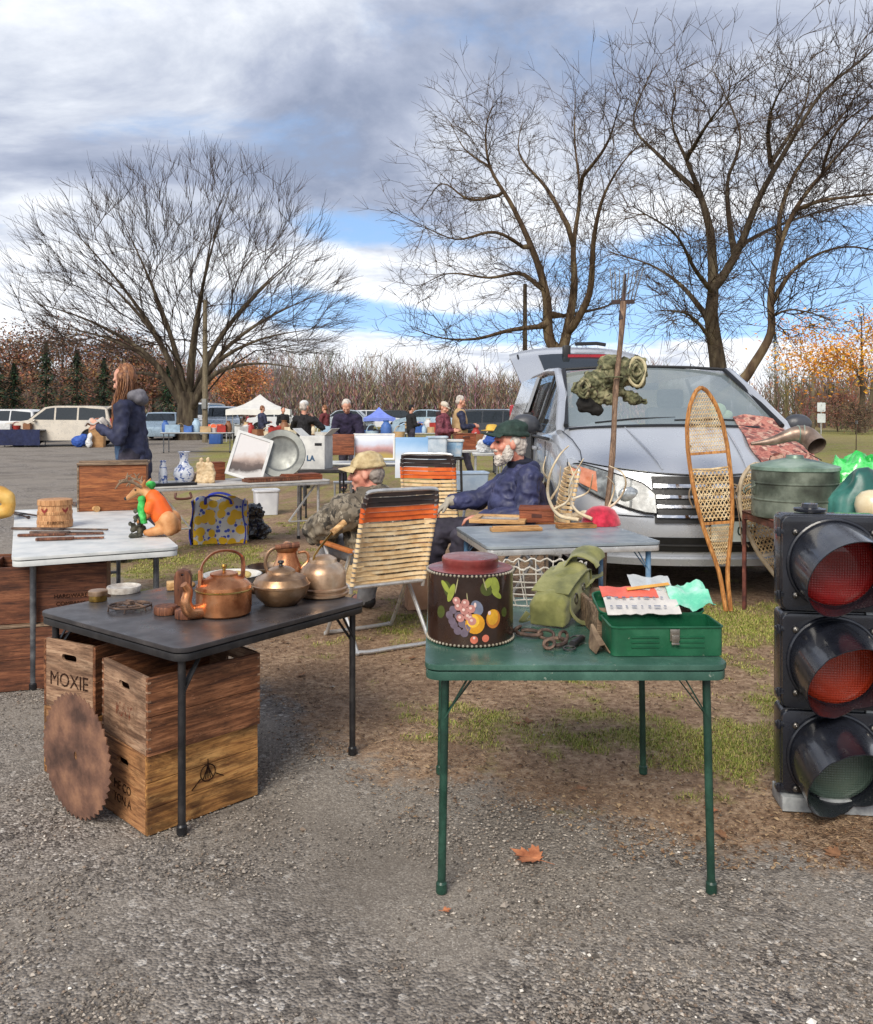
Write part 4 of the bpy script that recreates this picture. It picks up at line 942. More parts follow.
art('painted_highlight', S(232,200,190), [(p[0]-.002, p[1]+.003, .0035,.0035,.0036) for p in (uv(*q) for q in pk)]+[(uv(469,613)[0], uv(469,613)[1], .004,.004,.0030), (uv(489,609)[0], uv(489,609)[1], .004,.005,.0030), (uv(473,635)[0], uv(473,635)[1], .003,.003,.0018), (uv(474,600)[0], uv(474,600)[1], .003,.006,.0015)])
# green tackle box
c = put_g(612, 657); t = thing('tackle_box', 'bright green metal tackle box standing open at the right of the green table', 'tackle box', (c.x, c.y, ZG), R(1))
TG = worn('tackle_green', S(24,84,56), S(16,66,44), S(46,104,74), S(150,146,130), .10, .34, 6); TGI = mat('tackle_inside', S(66,112,92), S(52,92,76), scale=8, rough=.4)
w, d, h = .345, .165, .088; mb = MB(); mb.prism(rrect(w, d, .018, 4, w/2, d/2), h, [rrect(w-.006, d-.006, .016, 4, w/2, d/2)]); mb.prism(rrect(w-.004, d-.004, .016, 4, w/2, d/2), .003)
bd = mb.build('box_body', TG, t)
mb = MB(); mb.tube([V((p[0], p[1], h)) for p in rrect(w+.002, d+.002, .019, 5, w/2, d/2)], .0035, 6, closed=True); mb.build('rolled_rim', TG, bd)
mb = MB()
for x0, x1 in ((.06,.145),(.20,.285)):
    for z in (.028,.043,.058): mb.tube([(x0,-.0005,z),(x1,-.0005,z)], .0035, 6)
mb.build('pressed_rib', TG, bd)
mb = MB(); mb.box((w/2+.02,-.005,.066), (.030,.006,.036)); mb.box((w/2+.02,-.010,.052), (.022,.006,.030)); mb.tube([(w/2+.008,-.012,.040),(w/2+.032,-.012,.040)], .004, 6); mb.build('latch', metal('nickel', S(206,200,188), S(150,142,130), rough=.3), t, bevel=.001)
LM = T(0, d+.006, h) @ rotx(R(-32)) ; mb = MB()
mb.prism(rrect(w, .16, .03, 5, w/2, .08), .003, M=LM @ T(0,0,-.04)); mb.prism(rrect(w, .16, .03, 5, w/2, .08), .04, [rrect(w-.006,.154,.028,5,w/2,.08)], LM @ T(0,0,-.038)); 
LM2 = T(0, d+.004, h) @ rotx(R(14)); mb = MB(); mb.prism(rrect(w, .16, .03, 5, w/2, .08), .003, M=LM2 @ T(0,0,-.03)); mb.prism(rrect(w, .16, .03, 5, w/2, .08), .034, [rrect(w-.006,.154,.028,5,w/2,.08)], LM2 @ T(0,0,-.03)); mb.tube([LM2 @ V((p[0],p[1],.004)) for p in rrect(w+.002,.162,.031,5,w/2,.08)], .0032, 6, closed=True); mb.build('box_lid', TG, t)
# packets lying in the lid
def bag_sheet(x0, x1, y0, y1, z, tilt, amp, seed, nx=14, ny=8):
    rows = []
    for j in range(ny):
        row = []
        for i in range(nx):
            u, v = i/(nx-1), j/(ny-1); x = x0+(x1-x0)*u; y = y0+(y1-y0)*v; row.append(V((x, y, z+tilt*v+amp*noise.noise(V((x*18+seed, y*18, seed)))+amp*.5*noise.noise(V((x*50, y*50+seed, seed))))))
        rows.append(row)
    return rows
lo = V((c.x, c.y, ZG))
mb = MB(); mb.sheet(bag_sheet(.015,.255,.14,.27,.10,.055,.008,1), .002)
pk_ = mb.build('packet_card', mat('packet_white', S(216,210,202), S(188,184,180), scale=14, rough=.35), None, loc=lo, smooth=60); tag(pk_, 'flat plastic packet with red and yellow stripes lying in the open tackle box lid', 'packet')
mb = MB(); mb.sheet(bag_sheet(.012,.20,.215,.275,.1365,.022,.006,1), .0015); mb.build('red_panel', mat('packet_red', S(226,112,92), S(206,92,76), scale=14, rough=.35), pk_, smooth=60)
mb = MB(); mb.sheet([[V((.10+.15*i/9, .235+.03*i/9+.020*j, .155+.012*i/9+.004*j)) for i in range(10)] for j in range(2)], .0015); mb.build('yellow_stripe', mat('packet_yellow', S(232,176,66), S(214,150,50), scale=14, rough=.35), pk_)
mb = MB(); r = random.Random(8)
for i in range(16):
    x = .03+.2*(i % 8)/8; y = .155+.045*(i//8); mb.box((x, y, .1135+.055*(y-.14)/.13), (.004+.016*r.random(),.010,.0015))
mb.build('print', mat('packet_print', S(120,132,156), S(96,104,130), scale=30, rough=.5), pk_)
mb = MB(); mb.sheet(bag_sheet(.235,.375,.17,.31,.115,.05,.024,4), .0015); tag(mb.build('plastic_bag', mat('mint_plastic', S(120,206,172), S(80,178,146), S(190,230,214), scale=9, rough=.3), loc=lo, smooth=60), 'crumpled mint green plastic bag sticking out of the tackle box lid', 'plastic bag')
mb = MB(); mb.sheet(bag_sheet(.12,.26,.25,.33,.150,.035,.016,7), .001); tag(mb.build('plastic_bag', glass('clear_plastic', (.75,.78,.78), .45, .15), loc=lo, smooth=60), 'clear crumpled plastic sleeve behind the packet in the tackle box lid', 'plastic bag')
# open wooden box behind
c = put_g(598, 641); t = thing('wooden_box', 'open shallow weathered wooden box behind the green tackle box', 'box', (c.x, c.y+.02, ZG), R(3))
w, d, h = .315, .34, .10; mb = MB(); mb.box((w/2,.007,h/2), (w,.014,h)); mb.box((w/2,d-.007,h/2), (w,.014,h)); mb.box((.007,d/2,h/2), (.014,d-.03,h)); mb.box((w-.007,d/2,h/2), (.014,d-.03,h)); mb.build('wall_board', GREYWOOD, t, bevel=.002)
MB().box((w/2,d/2,.006), (w-.03,d-.03,.008)).build('bottom_board', CRATE_A, t)
# olive canvas bag
c = put_g(555, 628); t = thing('canvas_bag', 'olive green canvas shoulder bag with rolled flap on the green table', 'bag', (c.x-.03, c.y+.0, ZG), R(-30))
OLIVE = mat('olive_canvas', S(122,122,70), S(94,96,52), S(146,144,92), scale=10, rough=.9, bump=.5, bscale=160, bdist=.002, sheen=.2)
mb = MB(); L = .255
ring = lambda y, w, h, z0: [V((x*w, y, z0+z*h)) for x, z in ((-.5,0),(-.55,.35),(-.52,.75),(-.40,.98),(0,1.05),(.40,.98),(.52,.75),(.55,.35),(.5,0),(0,-.02))]
rows = [ring(0,.12,.085,.004)]+[ring(y,.13,.10+.30*y*.5,.002+.22*y) for y in (.012,.06,.11,.16,.2,.245)]+[ring(.258,.12,.12,.06)]
mb.sheet(rows, closed=True); o_ = len(mb.v); mb.f.append(tuple(range(10))[::-1]); mb.mi.append(0); mb.f.append(tuple(range(70,80))); mb.mi.append(0)
bdm = fused(mb, 'bag_body', OLIVE, t, .006, 4, .012, .06)
mb = MB(); rows = [[V((x, y, z)) for x in (-.070,-.035,0,.035,.070)] for y, z in ((.03,.118),(.09,.142),(.15,.160),(.21,.172),(.262,.170),(.272,.14),(.270,.10))]
mb.sheet(rows, .004); mb.build('flap', OLIVE, t, smooth=70)
mb = MB(); rows = []
for j in range(6):
    a = [.35+5.2*i/17 for i in range(18)]; rr = .062+.004*math.sin(j*2); rows.append([V((rr*math.cos(q)+.045+.008*math.sin(3*q+j), .20+.024*j, .165+rr*.9*math.sin(q)+.012*j*.4)) for q in a])
mb.sheet(rows, .004); mb.build('rolled_cuff', OLIVE, t, smooth=70)
mb = MB(); mb.tube(bez([(.068,.06,.10),(.075,.05,.05),(.10,.08,.012),(.13,.14,.010),(.12,.20,.02),(.085,.22,.06)], 6), .010, 6, flat=.3); mb.tube(bez([(-.066,.02,.02),(-.085,.0,.012),(-.08,-.03,.02),(-.06,-.02,.05)], 5), .012, 6, flat=.4); mb.build('strap', OLIVE, t)
mb = MB(); mb.tube(circ((.072,.10,.09), .014, 12, 'X', .018), .0025, 6, closed=True); mb.tube(circ((.074,.17,.12), .012, 12, 'X'), .0025, 6, closed=True); mb.build('buckle', STEEL, t)
# shackles, spring scale, leather sheath
def shackle(label, px, py, rz, s=1.0):
    c = put_g(px, py); mb = MB()
    mb.tube(bez([(-.045,.012,.008),(-.03,.026,.010),(.0,.027,.010),(.022,.018,.010),(.03,0,.010),(.022,-.018,.010),(0,-.027,.010),(-.03,-.026,.010),(-.045,-.012,.008)], 4), .0062, 8)
    mb.tube([V((-.055,0,.014))+V((.012*math.cos(a),.016*math.sin(a),.010*math.cos(a))) for a in [2*PI*i/12 for i in range(12)]], .005, 7, closed=True)
    mb.tube([V((.048,0,.014))+V((.026*math.cos(a),.006*math.sin(a),.012*math.sin(a))) for a in [2*PI*i/14 for i in range(14)]], .005, 7, closed=True)
    o = mb.build('shackle', RUSTM, loc=c, rot=(0,0,rz)); o.scale = (s,)*3; tag(o, label, 'shackle', 'iron shackles on the green table')
shackle('rusty iron chain shackle nearest the painted tin', 532, 637, R(-35), 1.1)
shackle('rusty iron chain shackle with stirrup shaped end below the canvas bag', 557, 645, R(58), 1.1)
c = put_g(577, 646); t = thing('spring_scale', 'small dark spring scale with ring and hook on the green table', 'scale', c, R(58))
MB().lathe([(0,-.04),(.011,-.04),(.012,-.036),(.012,.036),(.011,.04),(0,.04)], 14).build('barrel', BLACKMET, t, rot=(0,R(90),0), loc=(0,0,.013))
MB().tube(circ((-.062,0,.006), .022, 16, ry=.018), .003, 6, closed=True).build('ring', STEEL, t); MB().tube(bez([(.04,0,.013),(.065,0,.012),(.085,.015,.010),(.075,.04,.008),(.05,.045,.006)], 5), .003, 6).build('hook', STEEL, t)
c = put_g(602, 655); mb = MB(); mb.sheet([[V((-.022,0,.004)),V((-.008,0,.028)),V((.012,.004,.03)),V((.028,.0,.004))],[V((-.020,.06,.004)),V((-.008,.06,.05)),V((.010,.062,.05)),V((.026,.06,.004))],[V((-.010,.10,.008)),V((-.002,.10,.07)),V((.006,.10,.07)),V((.014,.10,.008))]], .004)
tag(mb.build('leather_sheath', mat('worn_leather', S(150,128,102), S(100,80,62), scale=20, rough=.7, bump=.3), loc=c, rot=(0,0,.15), smooth=60), 'worn grey-brown leather sheath beside the tackle box', 'sheath')
# white wire basket at the back of the green table
WIRE = mat('white_wire', S(212,206,194), S(180,172,160), scale=20, rough=.5)
c = V((.40, 3.33, ZG)); t = thing('wire_basket', 'white wire basket with wavy rim behind the canvas bag', 'basket', c)
mb = MB(); n = 90; mb.tube([V(((.185+.004*math.sin(i*1.4))*math.cos(2*PI*i/n), .10*math.sin(2*PI*i/n), .155+.007*math.sin(i*1.4))) for i in range(n)], .0034, 5, closed=True)
mb.tube(circ((0,0,.10), .17, 30, ry=.085), .0028, 5, closed=True); mb.tube(circ((0,0,.004), .13, 30, ry=.06), .0028, 5, closed=True); mb.tube(circ((0,0,.05), .15, 30, ry=.072), .0028, 5, closed=True)
for i in range(16):
    a = 2*PI*i/16; mb.tube([(.185*math.cos(a),.10*math.sin(a),.155),(.17*math.cos(a),.085*math.sin(a),.10),(.13*math.cos(a),.06*math.sin(a),.004)], .0022, 4)
mb.build('wirework', WIRE, t)
mb = MB(); mb.tube(bez([(-.185,0,.155),(-.20,-.02,.10),(-.15,-.06,.06),(-.17,-.05,.11)], 6), .0035, 5); mb.build('handle', WIRE, t)
# ================================================================== people
SKIN = mat('skin', S(208,152,128), S(186,124,104), S(220,170,146), scale=14, rough=.55)
SKINR = mat('ruddy_skin', S(206,138,116), S(178,104,90), S(220,162,140), scale=14, rough=.55)
NAVY = mat('navy_nylon', S(46,50,86), S(32,36,66), S(70,74,112), scale=6, rough=.62, bump=.3, bscale=30, bdist=.01)
DARKTR = mat('dark_trousers', S(50,46,60), S(36,34,46), S(70,66,78), scale=7, rough=.85, bump=.25, bscale=40)
GREENCAP = mat('dark_green_cap', S(40,62,54), S(28,46,40), scale=20, rough=.8, bump=.2, bscale=200)
TANCAP = mat('tan_cap', S(186,166,124), S(158,136,98), S(206,188,148), scale=14, rough=.85, bump=.2, bscale=200)
WHITEHAIR = mat('white_hair', S(214,206,196), S(166,156,148), scale=30, rough=.8, bump=.6, bscale=90, stretch=(1,1,.4))
GLOVE = mat('grey_work_glove', S(178,170,156), S(146,138,124), scale=20, rough=.9, bump=.3)
SHOE = mat('dark_shoe', S(40,38,40), S(28,27,29), scale=20, rough=.6)
def camo():
    t = NT('camo_cloth'); v = t.coord((1,1,.7)); n1 = t.noise(v, 9, 5, .6, 1.2); n2 = t.noise(v, 14, 4, .6, 1.0)
    c = t.mix(t.ramp(n1, [(.47,(0,0,0)),(.50,(1,1,1))]), S(132,122,106), S(94,86,74)); c = t.mix(t.ramp(n2, [(.56,(0,0,0)),(.58,(1,1,1))]), c, S(58,54,48)); c = t.mix(t.ramp(t.noise(v, 20, 4), [(.62,(0,0,0)),(.64,(1,1,1))]), c, S(166,156,138))
    t.l(c, t.b.inputs['Base Color']); t.set(Roughness=.85); t.bump(t.noise(v, 30, 4), .3, .01); return t.m
CAMO = camo()
def head_bits(mb, M, s=1.0, chin=1.0):
    def e(c, r): 
        mb.ell(M @ (V(c)*s), [q*s for q in (r if hasattr(r, '__len__') else (r,)*3)], M)
    e((-.012,0,.032), (.098,.078,.092)); e((.022,0,-.035), (.070,.060,.082)); e((.060,0,-.092), (.030,.030,.026)); e((.03,0,-.075), (.055,.050,.035))
    for y in (-1, 1): e((.076,y*.030,.024), (.020,.030,.012)); e((.055,y*.040,-.028), (.032,.028,.030)); e((-.006,y*.078,-.008), (.022,.011,.034))
    mb.chain([(M @ (V((.086,0,.014))*s), .010*s), (M @ (V((.108,0,-.016))*s), .013*s), (M @ (V((.112,0,-.030))*s), .016*s)])
    e((.086,0,-.058), (.016,.026,.008)); e((.082,0,-.070), (.016,.024,.008))
def eyes(M, s, parent, col=S(40,32,28)):
    mb = MB()
    for y in (-1, 1): mb.ell(M @ (V((.084,y*.030,.006))*s), [.010*s,.012*s,.007*s], M)
    for i, y in enumerate((-1, 1)):
        m2 = MB(); m2.ell(M @ (V((.085,y*.031,.006))*s), [.011*s,.013*s,.007*s], M); m2.build('eye', mat('eye_dark', col, rough=.25), parent)
def hand_bits(mb, w, d, n, side, s=1.0, curl=.5):
    """w wrist, d direction of the hand, n palm-back normal, side = thumb side"""
    w = V(w); d = V(d).normalized(); n = V(n); n = (n-d*n.dot(d)).normalized(); b = V(side); b = (b-d*b.dot(d)-n*b.dot(n)).normalized()
    c = w+d*.05*s; Mx = Matrix((( d.x,b.x,n.x,0),(d.y,b.y,n.y,0),(d.z,b.z,n.z,0),(0,0,0,1)))
    mb.ell(c, (.052*s,.042*s,.018*s), Mx); mb.ell(w, (.03*s,.028*s,.022*s), Mx)
    for k, L in ((-1.5,.066),(-.5,.080),(.5,.086),(1.5,.076)):
        p = c+d*.036*s+b*k*.0195*s; q = p+(d*math.cos(curl*.5)-n*math.sin(curl*.5))*L*.5*s; r_ = q+(d*math.cos(curl*1.6)-n*math.sin(curl*1.6))*L*.5*s
        mb.chain([(p,.0098*s),(q,.0090*s),(r_,.0078*s)], 8)
    p = w+d*.022*s+b*.03*s; q = p+(d*.6+b*.7-n*.2).normalized()*.038*s; r_ = q+(d*.9+b*.15-n*.3).normalized()*.034*s
    mb.chain([(p,.013*s),(q,.0115*s),(r_,.0095*s)], 8)
def headM(c, fwd, up=(0,0,1)):
    f = V(fwd).normalized(); l = V(up).cross(f).normalized(); u = f.cross(l)
    return Matrix(((f.x,l.x,u.x,c[0]),(f.y,l.y,u.y,c[1]),(f.z,l.z,u.z,c[2]),(0,0,0,1)))
def shell(M, s, r, a, zcut, off=(0,0,0), n=24, m=9, thick=.006):
    """cap crown / hair: upper part of an ellipsoid down to zcut"""
    rows = []
    b0 = math.asin(max(-1, min(1, zcut/r[2])))
    for j in range(m+1):
        b = b0+(PI/2-.02-b0)*j/m; rows.append([M @ (V((r[0]*math.cos(b)*math.cos(q), r[1]*math.cos(b)*math.sin(q), r[2]*math.sin(b)))*s+V(off)*s) for q in [2*PI*i/n for i in range(n)]])
    return rows

# ------------------------------------------------ web lawn chairs
WEBTAN = mat('tan_vinyl_web', S(230,200,152), S(204,166,116), S(240,218,178), scale=12, rough=.5, stretch=(1,1,1))
WEBOR = mat('orange_vinyl_web', S(232,112,44), S(204,88,34), scale=12, rough=.45)
WEBBK = mat('brown_vinyl_web', S(58,42,38), S(42,32,30), scale=12, rough=.45)
def lawn_chair(label, loc, rz, w=.54, seat=True, recl=.16, hb=.60, zs=.37, plain=False, group='folding lawn chairs with vinyl web backs', sag=.05):
    """local: sitter faces +y, back at y=0"""
    t = thing('lawn_chair', label, 'lawn chair', loc, rz, group); h = w/2; r = .0125
    B = lambda x, u: V((x, -recl*u, zs+hb*u))
    mb = MB(); mb.tube(bez([B(-h,-.06),B(-h,.3),B(-h*.99,.75),B(-h*.95,.94),B(-h*.84,1.0),B(0,1.005),B(h*.84,1.0),B(h*.95,.94),B(h*.99,.75),B(h,.3),B(h,-.06)], 5), r, 10); mb.build('back_frame', ALU, t)
    mb = MB(); mb.tube([V((-h,0,zs)),V((-h,.46,zs+.03)),V((-h*.9,.50,zs+.03)),V((h*.9,.50,zs+.03)),V((h,.46,zs+.03)),V((h,0,zs))], r, 10); mb.tube([(-h,0,zs),(h,0,zs)], r, 8); mb.build('seat_frame', ALU, t)
    for y0, y1, nm in ((.42,-.10,'leg'),(.05,.44,'leg')):
        mb = MB(); k = 1 if y1 < 0 else .94
        mb.tube(bez([V((-h*k,y0,zs+.20)),V((-h*k,y1+(y0-y1)*.12,.06)),V((-h*.93*k,y1,.016)),V((0,y1-.005,.014)),V((h*.93*k,y1,.016)),V((h*k,y1+(y0-y1)*.12,.06)),V((h*k,y0,zs+.20))], 6), r, 10); mb.build(nm, ALU, t)
    for sx in (-1, 1):
        mb = MB(); mb.box((sx*(h+.012),.20,zs+.225), (.045,.46,.022)); mb.build('armrest', mat('varnished_arm', S(196,120,60), S(160,90,42), scale=12, rough=.45), t, bevel=.008)
        mb = MB(); mb.tube([(sx*h,-.075,zs+.225),(sx*h,.42,zs+.225)], .009, 8); mb.build('arm_tube', ALU, t)
    # vinyl strips wrapped round the back frame
    N = 19
    for k in range(N):
        u = .035+.93*k/(N-1); z = u; m_ = WEBTAN if plain else WEBBK if k >= N-3 else WEBOR if k >= N-6 else WEBTAN
        ht = hb*.93/(N-1)*(.32 if m_ is WEBTAN else .44); mb = MB(); rows = []
        wx = h*(1 if u < .8 else 1-.10*((u-.8)/.2)**2)
        for side, dy in ((0, -.017), (1, .017)):
            row0 = []; row1 = []
            for i in range(13):
                x = -1+2*i/12; e = 1-abs(x)**4; sagz = -.010*(1-x*x)*(1 if m_ is WEBTAN else .6)*(1+.3*math.sin(k*2.3)); c = B(x*(wx+.014*0), u)+V((0, -dy*(1 if side == 0 else 1)*0-(.016 if side == 0 else -.016)*(1 if abs(x) > .9 else .55)+sag*e*(1 if seat else .3), sagz)); row0.append(c-V((0,0,ht))); row1.append(c+V((0,0,ht)))
            rows.append((row0, row1))
        (a0, a1), (b0, b1) = rows
        mb.sheet([a0, a1, b1, b0, a0])
        for e in (0, 12): mb.add([a0[e], a1[e], b1[e], b0[e]], [(0,1,2,3)])
        for sx in (-1, 1): 
            c = B(sx*wx, u); mb.tube([c-V((0,-.0*recl,ht)), c+V((0,0,ht))], r+.0035, 10)
        mb.build('web_strip', m_, t, smooth=50)
    if seat:
        mb = MB(); rows = [[V((-h+2*h*i/8, .02+.46*j/8, zs+.016+.03*j/8-.035*math.sin(PI*i/8)*math.sin(PI*j/8))) for i in range(9)] for j in range(9)]; mb.sheet(rows, .006); mb.build('seat_web', WEBTAN, t)
    return t
lawn_chair('front lawn chair with tan, orange and brown webbed back, seen from behind', (-.300, 5.30, 0), R(30), w=.50, hb=.60, zs=.385, recl=.20)
lawn_chair('empty webbed lawn chair with orange stripes standing between the two seated men', (-.05, 7.35, 0), R(-12), w=.46, hb=.66, zs=.44, recl=.14)
# the navy man's chair
lawn_chair('aluminium lawn chair with pale webbed back under the man in the navy jacket', (.90, 6.42, 0), R(90), w=.50, hb=.62, zs=.42, recl=.14, plain=True)

# ------------------------------------------------ man in the navy jacket
def navy_man():
    o = V((.62, 6.42, 0)); t = thing('person', 'white bearded man in dark green cap and navy jacket sitting beside the silver minivan', 'person', o)
    L = lambda x, y, z: V((x, y, z))-o
    s = 1.16; hc = L(.545, 6.36, 1.222); M = headM(hc, (-1,-.16,.05))
    pel = L(.72,6.42,.53); ch = L(.64,6.42,.86); sh = L(.655,6.42,.985); nk = L(.625,6.41,1.06)
    shN, elN, haN = L(.68,6.20,.975), L(.64,6.12,.70), L(.335,6.16,.695); shF, elF, haF = L(.64,6.63,.975), L(.33,6.66,.77), L(.105,6.58,.765)
    hipN, knN, anN = L(.70,6.31,.52), L(.19,6.28,.53), L(.13,6.26,.08); hipF, knF, anF = L(.70,6.53,.52), L(.02,6.56,.55), L(-.06,6.56,.08)
    mb = MB(); head_bits(mb, M, s); mb.chain([(hc+V((.03,0,-.06)), .058), (nk, .060), (sh, .06)]); mb.chain([(sh,.08),(ch,.11),(pel,.12)])
    for a, b, c in ((shN,elN,haN),(shF,elF,haF)): mb.chain([(a,.055),(b,.042),(c,.030)])
    for a, b, c in ((hipN,knN,anN),(hipF,knF,anF)): mb.chain([(a,.085),(b,.060),(c,.045),(c+V((-.14,0,-.04)),.035)])
    hand_bits(mb, haN, (-1,.1,-.05), (0,0,1), (0,1,0), 1.05, .7); hand_bits(mb, haF, (-.8,-.1,-.6), (-.5,0,.8), (0,-1,0), 1.0, .6)
    body = fused(mb, 'body', SKINR, t, .0075, 3); eyes(M, s, t)
    mb = MB()     # jacket
    mb.chain([(sh+V((0,0,-.02)),.150),(ch,.185),(pel+V((-.03,0,.07)),.195)]); mb.ell(ch+V((-.10,0,-.12)), (.15,.19,.19)); mb.ell(ch+V((-.07,0,.0)), (.15,.19,.15)); mb.limb(shN+V((0,.04,-.02)),.10,shF+V((0,-.04,-.02)),.10)
    for a, b, c in ((shN,elN,haN),(shF,elF,haF)): mb.chain([(a,.098),(a.lerp(b,.5),.086),(b,.080),(b.lerp(c,.6),.066),(c.lerp(b,.08),.056)])
    mb.ell(pel+V((-.02,0,.03)), (.22,.21,.13))
    fused(mb, 'jacket', NAVY, t, .009, 3, .020, .10, wr2=.017, ws2=.10)
    mb = MB(); mb.chain([(nk+V((.035,0,-.02)),.075),(nk+V((-.01,0,.005)),.078)]); mb.lathe([(.060,.0),(.088,.0),(.094,.045),(.080,.065),(.066,.055)], 20, nk+V((.005,0,-.02)), sx=1.1); mb.build('collar', mat('navy_dark_collar', S(32,34,50), S(24,26,40), scale=12, rough=.9), t)
    mb = MB()
    for a, b, c in ((hipN,knN,anN),(hipF,knF,anF)): mb.chain([(a,.125),(a.lerp(b,.5),.112),(b,.088),(b.lerp(c,.5),.080),(c,.074)])
    mb.chain([(hipN,.13),(hipF,.13)]); fused(mb, 'trousers', DARKTR, t, .011, 3, .018, .12, wr2=.016, ws2=.10)
    for c in (anN, anF): m2 = MB(); m2.limb(c+V((.03,0,-.03)),.05,c+V((-.15,0,-.042)),.04); m2.build('shoe', SHOE, t)
    g = MB(); hand_bits(g, haF, (-.8,-.1,-.6), (-.5,0,.8), (0,-1,0), 1.22, .55); g.limb(haF, .046, haF+V((.05,.01,.012)), .052); fused(g, 'glove', GLOVE, t, .006, 2, .006, .03)
    # cap: crown, band and sloping peak
    mb = MB(); Mc = M @ T(0,0,0)
    mb.ell(M @ (V((-.010,0,.092))*s), [.114*s,.094*s,.062*s], M @ roty(R(10))); mb.tube([M @ (V((-.012+.106*math.cos(a), .090*math.sin(a), .062))*s) for a in [2*PI*i/24 for i in range(24)]], .017*s, 8, closed=True)
    cp = fused(mb, 'cap', GREENCAP, t, .007, 4, .012, .05)
    rows = []
    for j in range(6):
        u = j/5; rows.append([M @ (V(((.090+.095*u)*math.cos(a)*(1-.12*u*abs(math.sin(a)))+.004, (.088+.012*u)*math.sin(a)*1.0, .060-.004*u-.03*math.sin(a)**2*u))*s) for a in [-1.05+2.1*i/14 for i in range(15)]])
    mb = MB(); mb.sheet(rows, .006); mb.build('peak', GREENCAP, cp, smooth=70)
    # beard, moustache and back hair
    mb = MB(); e = lambda c, r: mb.ell(M @ (V(c)*s), [q*s for q in r], M)
    e((.046,0,-.096), (.052,.052,.046)); e((.062,0,-.120), (.034,.034,.034)); e((.020,.054,-.060), (.040,.020,.060)); e((.020,-.054,-.060), (.040,.020,.060)); e((.086,0,-.050), (.022,.036,.012)); e((.0,.066,-.02), (.020,.012,.045)); e((.0,-.066,-.02), (.020,.012,.045))
    fused(mb, 'beard', WHITEHAIR, t, .005, 2, .016, .012, wr2=.010, ws2=.012, fold='CREASE')
    mb = MB(); e((-.050,0,.0), (.066,.080,.070)); e((-.062,0,-.045), (.048,.062,.040)); e((-.02,.068,.02), (.04,.018,.04)); e((-.02,-.068,.02), (.04,.018,.04)); fused(mb, 'hair', WHITEHAIR, t, .007, 2, .016, .022)
navy_man()
